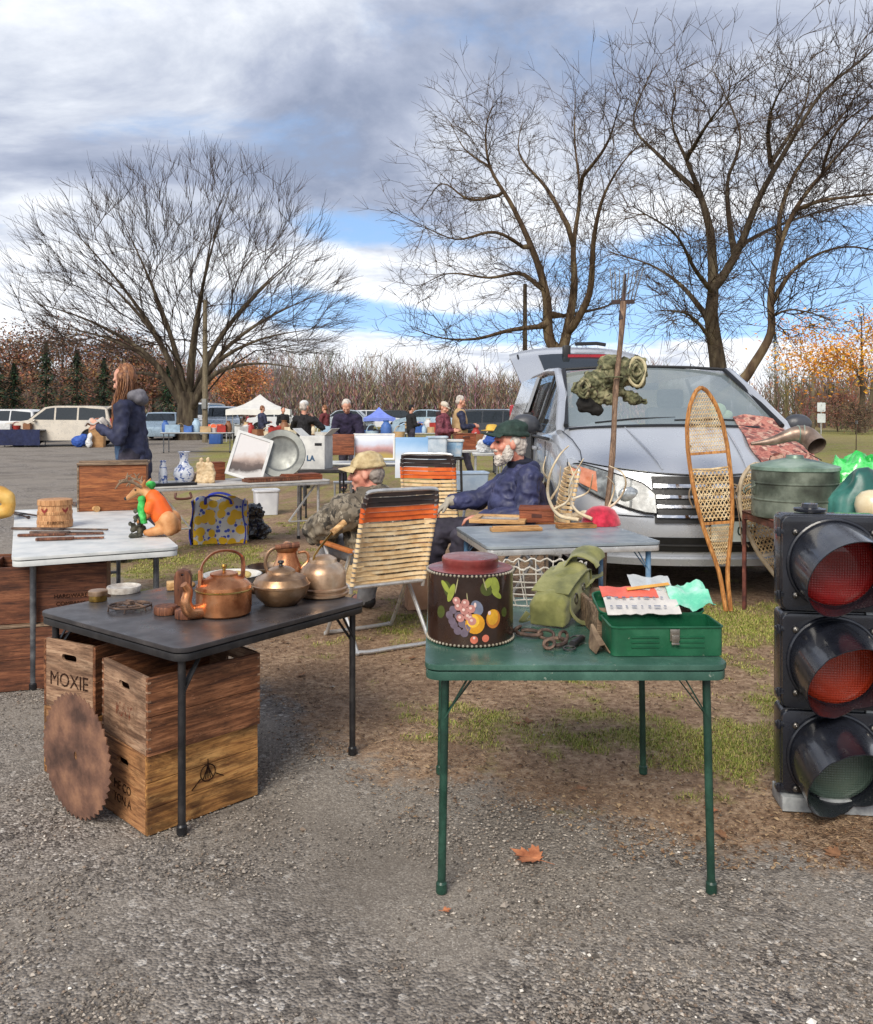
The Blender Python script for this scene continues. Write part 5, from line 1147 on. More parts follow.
# ------------------------------------------------ man in the camouflage jacket
def camo_man():
    o = V((-.42, 5.72, 0)); t = thing('person', 'man in tan cap and grey camouflage jacket sitting in the front lawn chair', 'person', o)
    L = lambda x, y, z: V((x, y, z))-o
    s = 1.06; hc = L(-.470, 5.72, 1.045); M = headM(hc, (-1,.12,-.06))
    pel = L(-.30,5.68,.47); ch = L(-.36,5.68,.70); sh = L(-.40,5.69,.83); nk = L(-.43,5.71,.91)
    s1, e1, h1 = L(-.60,5.60,.80), L(-.80,5.74,.66), L(-.74,6.00,.56); s2, e2, h2 = L(-.22,5.84,.80), L(-.16,6.0,.60), L(-.35,6.22,.56)
    k1 = (L(-.40,5.78,.46), L(-.76,6.08,.53), L(-.80,6.16,.08)); k2 = (L(-.24,5.88,.46), L(-.48,6.28,.53), L(-.52,6.34,.08))
    mb = MB(); head_bits(mb, M, s); mb.chain([(hc+V((.03,0,-.06)), .060), (nk, .062), (sh, .06)]); mb.chain([(sh,.08),(ch,.11),(pel,.12)])
    for a, b, c in ((s1,e1,h1),(s2,e2,h2)): mb.chain([(a,.055),(b,.042),(c,.030)])
    for a, b, c in (k1, k2): mb.chain([(a,.085),(b,.060),(c,.045),(c+V((-.09,.10,-.04)),.035)])
    hand_bits(mb, h1, (.2,.9,-.3), (-.3,0,1), (1,0,0), 1, .7); hand_bits(mb, h2, (-.6,.7,-.3), (0,0,1), (-1,0,0), 1, .7)
    fused(mb, 'body', SKINR, t, .0075, 3); eyes(M, s, t)
    mb = MB(); mb.chain([(sh,.15),(ch,.195),(pel+V((0,0,.04)),.20)]); mb.limb(s1,.12,s2,.12); mb.ell(ch+V((-.10,.06,-.05)), (.17,.17,.2))
    for a, b, c in ((s1,e1,h1),(s2,e2,h2)): mb.chain([(a,.120),(a.lerp(b,.5),.108),(b,.100),(b.lerp(c,.55),.078),(c.lerp(b,.08),.060)])
    mb.lathe([(.07,-.03),(.11,-.02),(.112,.045),(.085,.055)], 18, nk); fused(mb, 'jacket', CAMO, t, .009, 3, .024, .10, wr2=.018, ws2=.10)
    mb = MB()
    for a, b, c in (k1, k2): mb.chain([(a,.115),(a.lerp(b,.5),.105),(b,.085),(b.lerp(c,.5),.078),(c,.074)])
    fused(mb, 'trousers', mat('faded_jeans', S(150,150,152), S(120,120,124), scale=9, rough=.9, bump=.2), t, .013, 4, .03, .08)
    for a, b, c in (k1, k2): m2 = MB(); m2.limb(c+V((.02,-.02,-.03)),.05,c+V((-.09,.11,-.042)),.04); m2.build('shoe', SHOE, t)
    mb = MB(); mb.ell(M @ (V((-.010,0,.068))*s), [.108*s,.090*s,.072*s], M @ roty(R(6))); mb.tube([M @ (V((-.012+.104*math.cos(a), .088*math.sin(a), .046))*s) for a in [2*PI*i/24 for i in range(24)]], .014*s, 8, closed=True)
    cp = fused(mb, 'cap', TANCAP, t, .007, 4, .014, .045); rows = []
    for j in range(6):
        u = j/5; rows.append([M @ (V(((.092+.090*u)*math.cos(a)*(1-.12*u*abs(math.sin(a)))+.002, (.086+.010*u)*math.sin(a), .046-.012*u-.030*math.sin(a)**2*u))*s) for a in [-1.15+2.3*i/14 for i in range(15)]])
    mb = MB(); mb.sheet(rows, .006); mb.build('peak', TANCAP, cp, smooth=70); MB().box(M @ (V((-.113,0,.045))*s), (.012,.05,.02)).build('strap', BLACKMET, cp)
    mb = MB(); e = lambda c, r: mb.ell(M @ (V(c)*s), [q*s for q in r], M); e((-.055,0,-.005), (.062,.078,.06)); e((-.06,0,-.045), (.045,.06,.035)); fused(mb, 'hair', mat('grey_hair', S(160,150,142), S(122,112,104), scale=40, rough=.85, bump=.5, bscale=90), t, .007, 2, .012, .022)
camo_man()
# ------------------------------------------------ standing people
def stand(label, x, Y, face, H, jacket, trousers, hair, *, z0=0, hat=None, pose='relax', bend=0, skin=SKIN, longhair=False, vox=.016, jl=.02, extra=None, group=None, fall=None, wide=1.0, step=.12):
    """local frame: faces +x; heights for a 1.75 m figure, scaled to H"""
    t = thing('person', label, 'person', (x, Y, z0), face, group); k = H/1.75; t.scale = (k,)*3
    pel = V((0,0,.95)); bd = V((math.sin(bend),0,math.cos(bend))); ch = pel+bd*.30; sh = pel+bd*.47; nk = pel+bd*.56; hd = V((math.sin(bend*1.25),0,math.cos(bend*1.25))); hc = nk+hd*.135+V((.02,0,0))
    tilt = {'relax':-.05,'look':-.35,'hold':-.40,'down':-.75,'photo':.0}.get(pose, -.1)
    M = headM(hc, (math.cos(tilt),0,math.sin(tilt)), (0,0,1)); J = []
    for sy in (-1, 1):
        s_ = sh+V((0,sy*.18,-.03))
        if pose == 'relax': e, h = s_+V((-.02,sy*.05,-.28)), s_+V((.10,sy*.03,-.50))
        elif pose in ('look','down'): e, h = s_+V((.04,sy*.07,-.28)), s_+V((.30,-sy*.06,-.26 if pose == 'look' else -.33))
        elif pose == 'hold': e, h = s_+V((.0,sy*.05,-.29)), s_+V((.24,-sy*.05,-.17))
        elif pose == 'photo': e, h = s_+V((.16,sy*.16,-.16)), s_+V((.22,-sy*.10,.06))
        J.append((s_, e, h))
    legs = [(pel+V((0,sy*.09,-.02)), V((.03+sy*step*.4,sy*.10,.50)), V((-.02+sy*step,sy*.10,.08))) for sy in (-1, 1)]
    mb = MB(); head_bits(mb, M, 1.02); mb.chain([(hc+V((-.02,0,-.06)), .052), (nk, .054), (sh, .05)]); mb.chain([(sh,.07),(ch,.09),(pel,.10)])
    for sy, (a, b, c) in zip((-1, 1), J): mb.chain([(a,.036),(b,.030),(c,.026)]); hand_bits(mb, c, (c-b), (0,sy,.3), (1,0,.4), 1, .6)
    for a, b, c in legs: mb.chain([(a,.085),(b,.058),(c,.042),(c+V((.14,0,-.045)),.032)])
    fused(mb, 'body', skin, t, min(vox, .011), 2)
    if vox < .013: eyes(M, 1.02, t)
    mb = MB(); mb.chain([(sh+V((0,0,-.02)),.12*wide),(ch,.155*wide),(pel+V((0,0,jl)),.16*wide)]); mb.limb(J[0][0],.085*wide,J[1][0],.085*wide)
    for a, b, c in J: mb.chain([(a,.080*wide),(b,.066*wide),(c.lerp(b,.12),.048*wide)])
    if jl < -.05: mb.limb(pel+V((0,.05,0)),.15*wide,pel+V((0,.05,jl-.08)),.15*wide); mb.limb(pel+V((0,-.05,0)),.15*wide,pel+V((0,-.05,jl-.08)),.15*wide)
    fused(mb, 'jacket', jacket, t, vox, 3, .014, .12, wr2=.016, ws2=.12)
    mb = MB()
    for a, b, c in legs: mb.chain([(a,.105),(b,.078),(c,.068)])
    fused(mb, 'trousers', trousers, t, vox, 3, .02, .09)
    for a, b, c in legs: m2 = MB(); m2.limb(c+V((-.03,0,-.03)),.048,c+V((.15,0,-.042)),.036); m2.build('shoe', SHOE, t)
    mb = MB(); e = lambda c, r: mb.ell(M @ V(c), r, M)
    e((-.030,0,.050), (.092,.084,.088)); e((-.05,0,.0), (.06,.080,.07))
    if longhair:
        for i in range(9):
            a = -1.35+2.7*i/8; wv = .012*math.sin(i*2.1); D_ = lambda x, y, z: M @ V((x, y, 0)) + V((0, 0, z)); mb.chain([(M @ V((-.055*math.cos(a)+.005,.084*math.sin(a),.04)), .034), (D_(-.075*math.cos(a)+.02+wv,.096*math.sin(a),-.08), .036), (D_(-.080*math.cos(a)+.05-wv,.108*math.sin(a),-.20), .034), (D_(-.070*math.cos(a)+.065+wv,.112*math.sin(a),-.31), .030), (D_(-.05*math.cos(a)+.065,.10*math.sin(a),-.40), .014)])
    fused(mb, 'hair', hair, t, .008, 3, .008, .05, wr2=.010, ws2=.12)
    if longhair:
        sr = random.Random(5); mb = MB()
        for i in range(150):
            a = sr.uniform(-1.5, 1.5); wv = sr.uniform(.01, .02); ph_ = sr.random()*6; D_ = lambda x, y, z: M @ V((x, y, 0)) + V((0, 0, z)); o_ = 1.30+.28*sr.random(); L_ = sr.uniform(.8, 1.08)
            mb.tube(bez([M @ V((-.02, .03*math.sin(a), .142)), M @ V((-.085*math.cos(a)*1.1, .100*math.sin(a), .05)), D_(-.080*o_*math.cos(a)+.02, .096*o_*math.sin(a)+wv*math.sin(ph_), -.09*L_), D_(-.085*o_*math.cos(a)+.05, .104*o_*math.sin(a)+wv*math.sin(ph_+1.8), -.22*L_), D_(-.075*o_*math.cos(a)+.065, .106*o_*math.sin(a)+wv*math.sin(ph_+3.4), -.34*L_), D_(-.055*o_*math.cos(a)+.07, .10*o_*math.sin(a), -.44*L_)], 3), .0034, 4)
        mb.build('hair_strands', hair, t, fix=False)
    if hat:
        mb = MB(); mb.ell(M @ V((-.010,0,.075)), (.105,.092,.075), M); mb.limb(M @ V((.07,-.05,.05)), .012, M @ V((.15,0,.035)), .012); mb.limb(M @ V((.07,.05,.05)), .012, M @ V((.15,0,.035)), .012); fused(mb, 'hat', hat, t, .010, 3)
    if extra: extra(t, dict(sh=sh, ch=ch, pel=pel, nk=nk, J=J, M=M))
    return t
AUBURN = mat('auburn_hair', S(126,80,50), S(78,46,28), S(176,126,84), scale=20, rough=.55, stretch=(3,3,.5), bump=.6, bscale=60)
NAVY2 = mat('navy_coat', S(36,40,66), S(26,28,50), S(52,56,84), scale=7, rough=.75, bump=.2, bscale=40)
DENIM = mat('denim', S(74,100,132), S(54,78,108), scale=14, rough=.9)
def w_extra(t, d):
    mb = MB(); nk = d['nk']
    mb.chain([(nk+V((-.05,-.07,-.02)),.05),(nk+V((-.10,0,-.01)),.06),(nk+V((-.05,.07,-.02)),.05)]); mb.ell(nk+V((-.11,0,-.05)), (.06,.10,.06)); fused(mb, 'hood', mat('grey_hood', S(120,118,124), S(92,90,98), scale=16, rough=.9), t, .012, 3, .012, .04)
    mb = MB(); mb.chain([(d['ch']+V((.10,0,.06)),.075),(d['pel']+V((.09,0,.0)),.09)]); fused(mb, 'shirt', DENIM, t, .012, 3, .015, .05)
stand('young woman with long wavy auburn hair in a navy hooded coat looking down', -2.96, 8.35, R(178), 1.90, NAVY2, DARKTR, AUBURN, pose='hold', longhair=True, vox=.011, jl=-.10, extra=w_extra, wide=.84, bend=.10)
# grey sweatshirt-like bowl she holds
hz = P(98, 419, 8.30); mb = MB(); mb.sheet([[hz+V((.10*(i/8-.5)*2, .10*(j/8-.5)*2, .02*math.sin(i*1.3)+.015*math.cos(j*1.7)-.04*((i/8-.5)**2+(j/8-.5)**2)*4)) for i in range(9)] for j in range(9)], .012)
tag(mb.build('folded_cloth', mat('pale_cloth', S(206,200,192), S(170,164,158), scale=20, rough=.9), smooth=70), 'pale folded cloth held up in the hands of the woman with auburn hair', 'cloth')
DKSW = mat('dark_purple_sweater', S(46,38,66), S(34,28,50), scale=10, rough=.9); BLACKC = mat('black_coat', S(28,26,30), S(20,19,22), scale=10, rough=.85); MAROON = mat('maroon_coat', S(108,48,62), S(80,34,46), S(130,66,80), scale=12, rough=.7)
TANVEST = mat('tan_vest', S(196,166,124), S(168,138,98), scale=12, rough=.9)
def px_at(px, Y): return (px-CX)*Y/F
stand('white haired man in dark purple sweater bending over the far table', px_at(346,15.2), 15.6, R(-90), 1.74, DKSW, DARKTR, WHITEHAIR, pose='down', bend=.42, wide=1.12)
stand('person in black coat and white hat taking a picture near the white canopy', px_at(304,16.5), 16.5, R(70), 1.66, BLACKC, BLACKC, WHITEHAIR, hat=mat('white_hat', S(222,222,218), rough=.9), pose='photo', jl=-.2)
def fur(t, d):
    mb = MB(); mb.chain([(d['nk']+V((-.06,-.09,-.02)),.06),(d['nk']+V((-.11,0,.0)),.07),(d['nk']+V((-.06,.09,-.02)),.06)]); fused(mb, 'hood', mat('dark_fur', S(58,36,40), S(40,26,30), scale=30, rough=1), t, .016, 2, .02, .04)
stand('woman in maroon puffy coat with dark fur hood and pale cap', px_at(443,18.2), 18.2, R(-25), 1.66, MAROON, DARKTR, AUBURN, hat=mat('pale_cap', S(216,206,190), S(190,180,164), rough=.9), pose='look', jl=-.08, wide=1.15, extra=fur)
def vest(t, d):
    mb = MB(); mb.chain([(d['sh']+V((0,0,-.03)),.135),(d['ch'],.172),(d['pel']+V((0,0,.03)),.176)]); mb.limb(d['J'][0][0]+V((0,.06,0)),.095,d['J'][1][0]+V((0,-.06,0)),.095); fused(mb, 'vest', TANVEST, t, .016, 3)
stand('grey haired man in tan vest over a navy shirt striding to the right', px_at(460,18.4), 18.6, R(8), 1.80, NAVY2, DARKTR, WHITEHAIR, pose='look', extra=vest, step=.30)
stand('small figure in dark red jacket behind the bending white haired man', px_at(325,30), 30, R(150), 1.70, mat('dark_red', S(110,44,50), S(84,32,38), rough=.8), DARKTR, AUBURN, pose='look', vox=.024)
stand('small figure in black jacket right of the blue canopy', px_at(411,27), 27, R(30), 1.68, BLACKC, DARKTR, BLACKC, pose='look', vox=.024)
stand('small figure in navy jacket under the white canopy', px_at(262,32), 32, R(40), 1.70, NAVY2, DARKTR, AUBURN, pose='look', vox=.024)
stand('small figure in black jacket under the right side of the white canopy', px_at(283,33), 33, R(-60), 1.66, BLACKC, DARKTR, BLACKC, pose='relax', vox=.024)
# ================================================================== silver minivan
VS = 1.12; VX, VY = 2.13, 6.55
SILVER = mat('silver_car_paint', S(184,188,194), S(178,182,189), scale=2, rough=.28, metal=.35, coat=.6, rvar=.03, spec=.5)
GLASSW = glass('windshield_glass', S(160,176,182), .50, .03); GLASSW.node_tree.nodes['Principled BSDF'].inputs['Coat Weight'].default_value = 1.0; GLASSW.node_tree.nodes['Principled BSDF'].inputs['Coat Roughness'].default_value = .02; GLASSD = glass('tinted_glass', S(40,46,50), .9, .04)
TRIMB = mat('black_trim', S(26,26,28), S(18,18,20), scale=30, rough=.5); CHROME = metal('chrome', S(214,216,220), S(196,198,204), rough=.14)
def plan(x): return .30*min(1.2, abs(x)/.95)**2.6
def interp(tab, v):
    if v <= tab[0][0]: return tab[0][1]
    for (a, b), (c, d) in zip(tab, tab[1:]):
        if v <= c: return b+(d-b)*(v-a)/(c-a)
    return tab[-1][1]
PROF = [(.22,.07),(.34,.02),(.46,-.005),(.58,.0),(.70,.045),(.86,.11),(.97,.17)]
def fas(x, z, off=0): return V((x, interp(PROF, z)+plan(x)-off, z))
def make_van():
    t = thing('minivan', 'silver minivan with its tailgate raised parked on the grass', 'minivan', (VX, VY, 0)); t.scale = (VS,)*3
    # body sections: (s, half outline)
    ST = [(0.0, [(.93,.24),(.955,.55),(.955,.80),(.93,.96),(.80,.935),(.60,.90),(.35,.874),(0,.86)]),
          (.35, [(.97,.24),(.985,.55),(.985,.82),(.945,1.00),(.80,1.005),(.60,.995),(.35,.985),(0,.98)]),
          (.65, [(.98,.24),(.995,.55),(.995,.85),(.955,1.06),(.82,1.085),(.60,1.09),(.35,1.085),(0,1.08)]),
          (.93, [(.985,.24),(1.0,.55),(1.0,.88),(.965,1.09),(.88,1.165),(.62,1.175),(.35,1.18),(0,1.185)]),
          (.97, [(.985,.24),(1.0,.55),(1.0,.88),(.965,1.095),(.905,1.165),(.87,1.185),(.45,1.20),(0,1.21)]),
          (1.45,[(.985,.24),(1.0,.55),(1.005,.90),(.985,1.08),(.955,1.12),(.80,1.44),(.42,1.475),(0,1.49)]),
          (1.95,[(.985,.24),(1.0,.55),(1.005,.90),(.99,1.08),(.96,1.12),(.765,1.655),(.45,1.70),(0,1.715)]),
          (2.6, [(.985,.24),(1.0,.55),(1.005,.90),(.995,1.08),(.965,1.12),(.775,1.69),(.45,1.745),(0,1.76)]),
          (3.8, [(.985,.24),(1.0,.55),(1.005,.90),(.99,1.08),(.955,1.12),(.775,1.685),(.45,1.74),(0,1.755)]),
          (4.75,[(.975,.24),(.99,.55),(.99,.90),(.97,1.08),(.93,1.12),(.76,1.64),(.45,1.705),(0,1.72)]),
          (5.10,[(.95,.28),(.965,.55),(.965,.90),(.94,1.08),(.90,1.12),(.73,1.60),(.44,1.67),(0,1.69)])]
    def pos(s, x, z): return V((x, (interp(PROF, z) if s == 0 else s)+plan(x)*max(0, 1-s/1.1), z))
    rows = []
    for s, pts in ST:
        r = [pos(s, -x, z) for x, z in pts[:-1]]+[pos(s, 0, pts[-1][1])]+[pos(s, x, z) for x, z in pts[-2::-1]]; rows.append(r)
    body, ws, side = MB(), MB(), MB()
    for j in range(len(rows)-1):
        for i in range(14):
            q = [rows[j][i], rows[j][i+1], rows[j+1][i+1], rows[j+1][i]]; m = body
            if j in (4, 5) and i in (5, 6, 7, 8): m = ws
            elif 4 <= j <= 8 and i in (4, 9): m = side
            m.add(q, [(0,1,2,3)])
    # front fascia
    fr = []
    for k in range(13):
        row = []
        for i in range(27):
            x = -.93+1.86*i/26; zt = .86+.10*(abs(x)/.93)**2; z = .24+(zt-.24)*k/12; row.append(fas(x, z))
        fr.append(row)
    body.sheet(fr)
    def weld(mb, name, m, sub=2, par=t, d=.0012):
        me = mb.mesh(name); bm = bmesh.new(); bm.from_mesh(me); bmesh.ops.remove_doubles(bm, verts=bm.verts, dist=d); bmesh.ops.recalc_face_normals(bm, faces=bm.faces); bm.to_mesh(me); bm.free(); me.materials.append(m); me.shade_smooth(); me.set_sharp_from_angle(angle=R(50))
        return link(name, me, par)
    bo = weld(body, 'body', SILVER); wo = weld(ws, 'windshield', GLASSW); so_ = weld(side, 'side_window', GLASSD)
    for o in (bo, wo):
        md = o.modifiers.new('sub', 'SUBSURF'); md.levels = md.render_levels = 2; md.boundary_smooth = 'PRESERVE_CORNERS'; md.use_limit_surface = False
    for sx in (-1, 1):
        q = MB(); q.tube([V((sx*.865,.955,1.192)), V((sx*.800,1.43,1.447)), V((sx*.735,1.94,1.690))], .020, 8); q.build('glass_seal', TRIMB, t)
    q = MB(); q.tube([V((-.735,1.94,1.692)), V((-.43,1.95,1.712)), V((0,1.955,1.722)), V((.43,1.95,1.712)), V((.735,1.94,1.692))], .014, 8); q.build('glass_seal', TRIMB, t)
    # rear closing panel and floor, interior
    MB().box((0,2.7,.26), (1.86,4.6,.10)).build('floor_pan', TRIMB, t)
    mb = MB(); mb.box((0,1.22,1.10), (1.70,.62,.06)); mb.ell((-.38,1.48,1.14), (.28,.16,.10)); mb.build('dashboard', mat('grey_dash', S(150,152,150), S(120,122,122), scale=6, rough=.7), t, bevel=.02)
    for sx in (-.42, .42):
        mb = MB(); mb.box((sx,2.25,.62), (.5,.5,.16)); mb.box((sx,2.52,1.0), (.5,.14,.70), rotx(R(-10))); mb.box((sx,2.60,1.44), (.26,.10,.18)); mb.build('front_seat', mat('seat_grey', S(140,136,130), S(112,108,104), scale=8, rough=.9), t, bevel=.04)
    mb = MB(); mb.tube([V((.42+.18*math.cos(a), 1.62+.05*math.sin(a), 1.10+.17*math.sin(a))) for a in [2*PI*i/20 for i in range(20)]], .016, 8, closed=True); mb.build('steering_wheel', TRIMB, t)
    mb = MB(); mb.box((-.05,1.68,1.53), (.22,.04,.06)); mb.build('interior_mirror', TRIMB, t, bevel=.01)
    mb = MB(); mb.ell((.50,1.40,1.32), (.07,.02,.06)); mb.ell((.58,1.41,1.28), (.05,.02,.04)); mb.build('sticker_bundle', mat('pale_green_paper', S(196,226,176), S(170,206,150), rough=.7), t)
    # pillars (silver A pillars, black door frames)
    for sx in (-1, 1):
        mb = MB(); mb.tube([V((sx*.915,.95,1.14)), V((sx*.895,1.02,1.20)), V((sx*.818,1.45,1.45)), V((sx*.782,1.95,1.672)), V((sx*.785,2.6,1.705)), V((sx*.78,3.8,1.70)), V((sx*.76,4.8,1.65))], [.03,.045,.042,.038,.03,.03,.03], 10); mb.build('roof_rail', SILVER, t)
        mb = MB()
        for s0, s1 in ((2.05,2.10),(3.25,3.30),(4.55,4.55)): mb.bar((sx*.975,s0,1.10), (sx*.785,s1,1.66), .07, .02, up=(sx,0,.3))
        for i_, (s0, s1) in enumerate(((2.05,2.10),(3.25,3.30),(4.55,4.55))):
            m2 = MB(); m2.bar((sx*.978,s0,1.10), (sx*.788,s1,1.66), .07, .02, up=(sx,0,.3)); m2.build('window_pillar', TRIMB, t)
        m2 = MB(); m2.tube([(sx*1.0,1.0,1.085),(sx*1.005,2.0,1.085),(sx*1.008,3.8,1.085),(sx*.985,4.75,1.085)], .013, 6); m2.build('belt_trim', TRIMB, t)
        # mirror
        mb = MB(); mb.limb((sx*1.02,1.38,1.16),.035,(sx*1.08,1.36,1.17),.03); mb.ell((sx*1.15,1.34,1.20), (.125,.075,.088)); mb.ell((sx*1.19,1.36,1.20), (.075,.07,.085)); fused(mb, 'door_mirror', mat('mirror_grey', S(72,74,80), S(58,60,66), scale=6, rough=.4), t, .012, 4)
        # wheels
        for s in (.98, 4.05):
            mb = MB(); mb.lathe([(.20,-.10),(.30,-.105),(.335,-.08),(.34,0),(.335,.08),(.30,.105),(.20,.10)], 32); ty = mb.build('tyre', mat('tyre_rubber', S(34,34,35), S(26,26,27), scale=20, rough=.9), t, loc=(sx*.905, s+plan(.95)*max(0,1-s/1.1)*.3, .335), rot=(0, R(90), 0))
            mb = MB(); mb.lathe([(0,.06),(.05,.09),(.20,.085),(.215,.10),(.215,-.09),(0,-.09)], 28)
            for k in range(7): a = 2*PI*k/7; mb.bar((.04*math.cos(a),.04*math.sin(a),.09*sx), (.19*math.cos(a),.19*math.sin(a),.10*sx), .05, .02)
            mb.build('rim', metal('alloy_rim', S(170,172,176), S(130,132,136), rough=.35), ty)
            m2 = MB(); m2.tube([V((sx*1.002, s+.41*math.cos(a), .335+.41*math.sin(a))) for a in [R(-14+208*i/24) for i in range(25)]], .022, 6); m2.prism([( .385*math.cos(a), .385*math.sin(a)) for a in [2*PI*i/28 for i in range(28)]], .004, M=frame_M(V((sx*1.004, s, .335)), (0,1,0), (0,0,1))); m2.build('wheel_arch', TRIMB, t)
        m2 = MB(); m2.box((sx*1.015,1.85,.98), (.03,.16,.035)); m2.build('door_handle', SILVER, t, bevel=.01)
        # headlight
        tab_b = [(.385,.605),(.45,.605),(.60,.645),(.75,.705),(.88,.775),(.935,.86)]; tab_t = [(.385,.735),(.45,.80),(.60,.855),(.75,.90),(.88,.935),(.935,.90)]
        def strip(x0, x1, off, zs=0, ze=1, n=16, m=6, thick=.02, tb=None, tt=None):
            tb = tb or tab_b; tt = tt or tab_t; rows = []
            for k in range(m+1):
                row = []
                for i in range(n+1):
                    x = x0+(x1-x0)*i/n; a, b = interp(tb, x), interp(tt, x); z = a+(b-a)*(zs+(ze-zs)*k/m); p = fas(x, z, off); p.x *= sx; row.append(p)
                rows.append(row)
            q = MB(); q.sheet(rows, thick); return q
        hl = strip(.385,.935,.042,thick=.004).build('headlight', mat('headlight_bowl', S(92,98,100), S(58,62,66), S(150,156,158), scale=13, rough=.4, metal=.0, coat=.6), t, smooth=60)
        strip(.76,.925,.052,.14,.86,thick=.004).build('turn_signal', mat('amber_lens', S(222,150,118), S(196,118,84), scale=20, rough=.2, coat=1), hl, smooth=60)
        q = MB(); c = fas(.56,.725,.050); q.ell((sx*c.x,c.y,c.z), (.075,.02,.055)); q.build('lamp_projector', mat('lamp_glass', S(206,212,214), S(150,156,160), scale=30, rough=.08, metal=.5, coat=1), hl)
        fr_ = [fas(x, interp(tab_b, x), .044) for x in [.385+.55*i/14 for i in range(15)]]+[fas(x, interp(tab_t, x), .044) for x in [.935-.55*i/14 for i in range(15)]]
        q = MB(); q.tube([V((p.x*sx,p.y,p.z)) for p in fr_], .006, 6, closed=True); q.build('lamp_seal', TRIMB, hl)
        q = strip(.62,.86,.010,tb=[(.62,.335),(.86,.36)],tt=[(.62,.43),(.86,.45)],thick=.01); q.build('fog_lamp_pocket', TRIMB, t, smooth=60)
    # grille
    def panel(x0, x1, z0, z1, off, m_, name, thick=.012, par=t, n=24, k_=5):
        rows = [[fas(x0+(x1-x0)*i/n, z0+(z1-z0)*k/k_, off) for i in range(n+1)] for k in range(k_+1)]; q = MB(); q.sheet(rows, thick); return q.build(name, m_, par, smooth=60)
    gp = panel(-.395,.395,.535,.852,.016,TRIMB,'grille')
    for z, h in ((.575,.018),(.640,.020),(.705,.020)): panel(-.385,.385,z,z+h,.034,CHROME,'grille_bar',.014,gp,k_=1)
    panel(-.39,.39,.775,.800,.036,CHROME,'grille_bar',.014,gp,k_=1)
    panel(-.62,.62,.335,.435,.006,TRIMB,'air_intake'); panel(-.60,.60,.375,.385,.012,mat('intake_bar', S(60,60,62), rough=.5),'intake_bar',.006)
    panel(-.80,.80,.235,.285,.035,SILVER,'bumper_lip',.03)
    for sx in (-1, 1):
        q = MB(); q.tube([pos(s_, sx*x_, z_+.004) for s_, x_, z_ in ((.02,.86,.952),(.35,.83,1.010),(.65,.85,1.086),(.90,.90,1.150))], .0035, 5); q.build('hood_seam', TRIMB, t)
        q = MB(); q.tube([V((sx*(.30+.10*u), .16+.78*u+plan(.3)*(1-u), .895+.288*u**.8)) for u in [i/10 for i in range(11)]], .006, 6); q.build('hood_crease', SILVER, t)
        q = MB(); q.tube([fas(sx*x, .575+.03*(x-.4), .004) for x in [.40+.53*i/10 for i in range(11)]], .0035, 5); q.build('bumper_seam', TRIMB, t)
        for s_ in (1.18, 2.08, 3.28): q = MB(); q.tube([V((sx*1.004,s_+.02*math.sin(z*3),z)) for z in (.32,.55,.80,1.06)], .004, 5); q.build('door_seam', TRIMB, t)
    # hood edge seam
    q = MB(); q.tube([fas(x, .86+.10*(abs(x)/.93)**2-.004, .004) for x in [-.86+1.72*i/30 for i in range(31)]], .004, 5); q.build('hood_seam', TRIMB, t)
    # plate: only the last characters show past the snowshoe
    c = fas(.12,.485,.034); pl = MB(); pl.prism(rrect(.305,.155,.012,3), .004, M=frame_M(c, (1,0,0), (0,0,1))); po = pl.build('licence_plate', mat('plate_white', S(206,216,212), S(190,202,200), scale=10, rough=.4), t)
    text('013', .085, mat('plate_ink', S(40,62,54), rough=.5), po, frame_M(c+V((.088,-.0046,.0)), (1,0,0), (0,0,1)), depth=.001, sx=.86, bold=.002)
    q = MB(); q.prism(rrect(.315,.165,.014,3), .004, [rrect(.29,.14,.01,3)], frame_M(c+V((0,-.003,0)), (1,0,0), (0,0,1))); q.build('plate_frame', TRIMB, po)
    # wipers and cowl
    q = MB(); q.tube([V((x, .945+plan(x)*.1, 1.186-.03*(abs(x)/.85)**2)) for x in [-.84+1.68*i/14 for i in range(15)]], .022, 6); q.build('cowl', TRIMB, t)
    for a, b in (((-.62,1.02,1.215),(.04,1.07,1.255)),((.02,1.02,1.235),(.70,1.05,1.225))): q = MB(); q.tube([a, V(a).lerp(V(b),.5)+V((0,0,.012)), b], .009, 6); q.build('wiper', TRIMB, t)
    q = MB(); q.ell((.0,.52,1.048), (.012,.02,.006)); q.build('washer_jet', TRIMB, t)
    q = MB(); q.tube([(.58,2.0,1.70),(.50,2.3,2.0)], .0025, 5); q.build('aerial', TRIMB, t)
    # raised tailgate
    rows = []
    for j in range(7):
        u = j/6; rows.append([V((-.80-.10*math.sin(u*2.2)+(1.6+.2*math.sin(u*2.2))*i/10, 5.02+1.12*u, 1.74+.62*u-.14*u*u*u-.10*abs(i/5-1)**3+.05*math.sin(u*PI))) for i in range(11)])
    q = MB(); q.sheet(rows, .05); tg = q.build('tailgate', SILVER, t, smooth=60)
    q = MB(); q.sheet([[p+V((0,0,.012)) for p in r[2:9]] for r in rows[1:4]], .006); q.build('rear_window', GLASSD, tg, smooth=60)
    q = MB(); q.box((-.16,5.55,2.10), (.10,.12,.20)); q.build('latch_box', TRIMB, tg, bevel=.02)
    q = MB(); q.tube([(0,5.8,2.24),(.30,5.82,2.25),(.42,5.82,2.23)], .025, 6); q.build('rear_wiper', TRIMB, tg)
    q = MB(); q.box((.10,5.50,2.055), (.5,.05,.04)); q.build('brake_light', mat('red_lens', S(168,30,44), rough=.25), tg)
    for sx in (-1, 1): q = MB(); q.tube([(sx*.76,5.0,1.55),(sx*.80,5.7,2.08)], .014, 6); q.build('gas_strut', TRIMB, t)
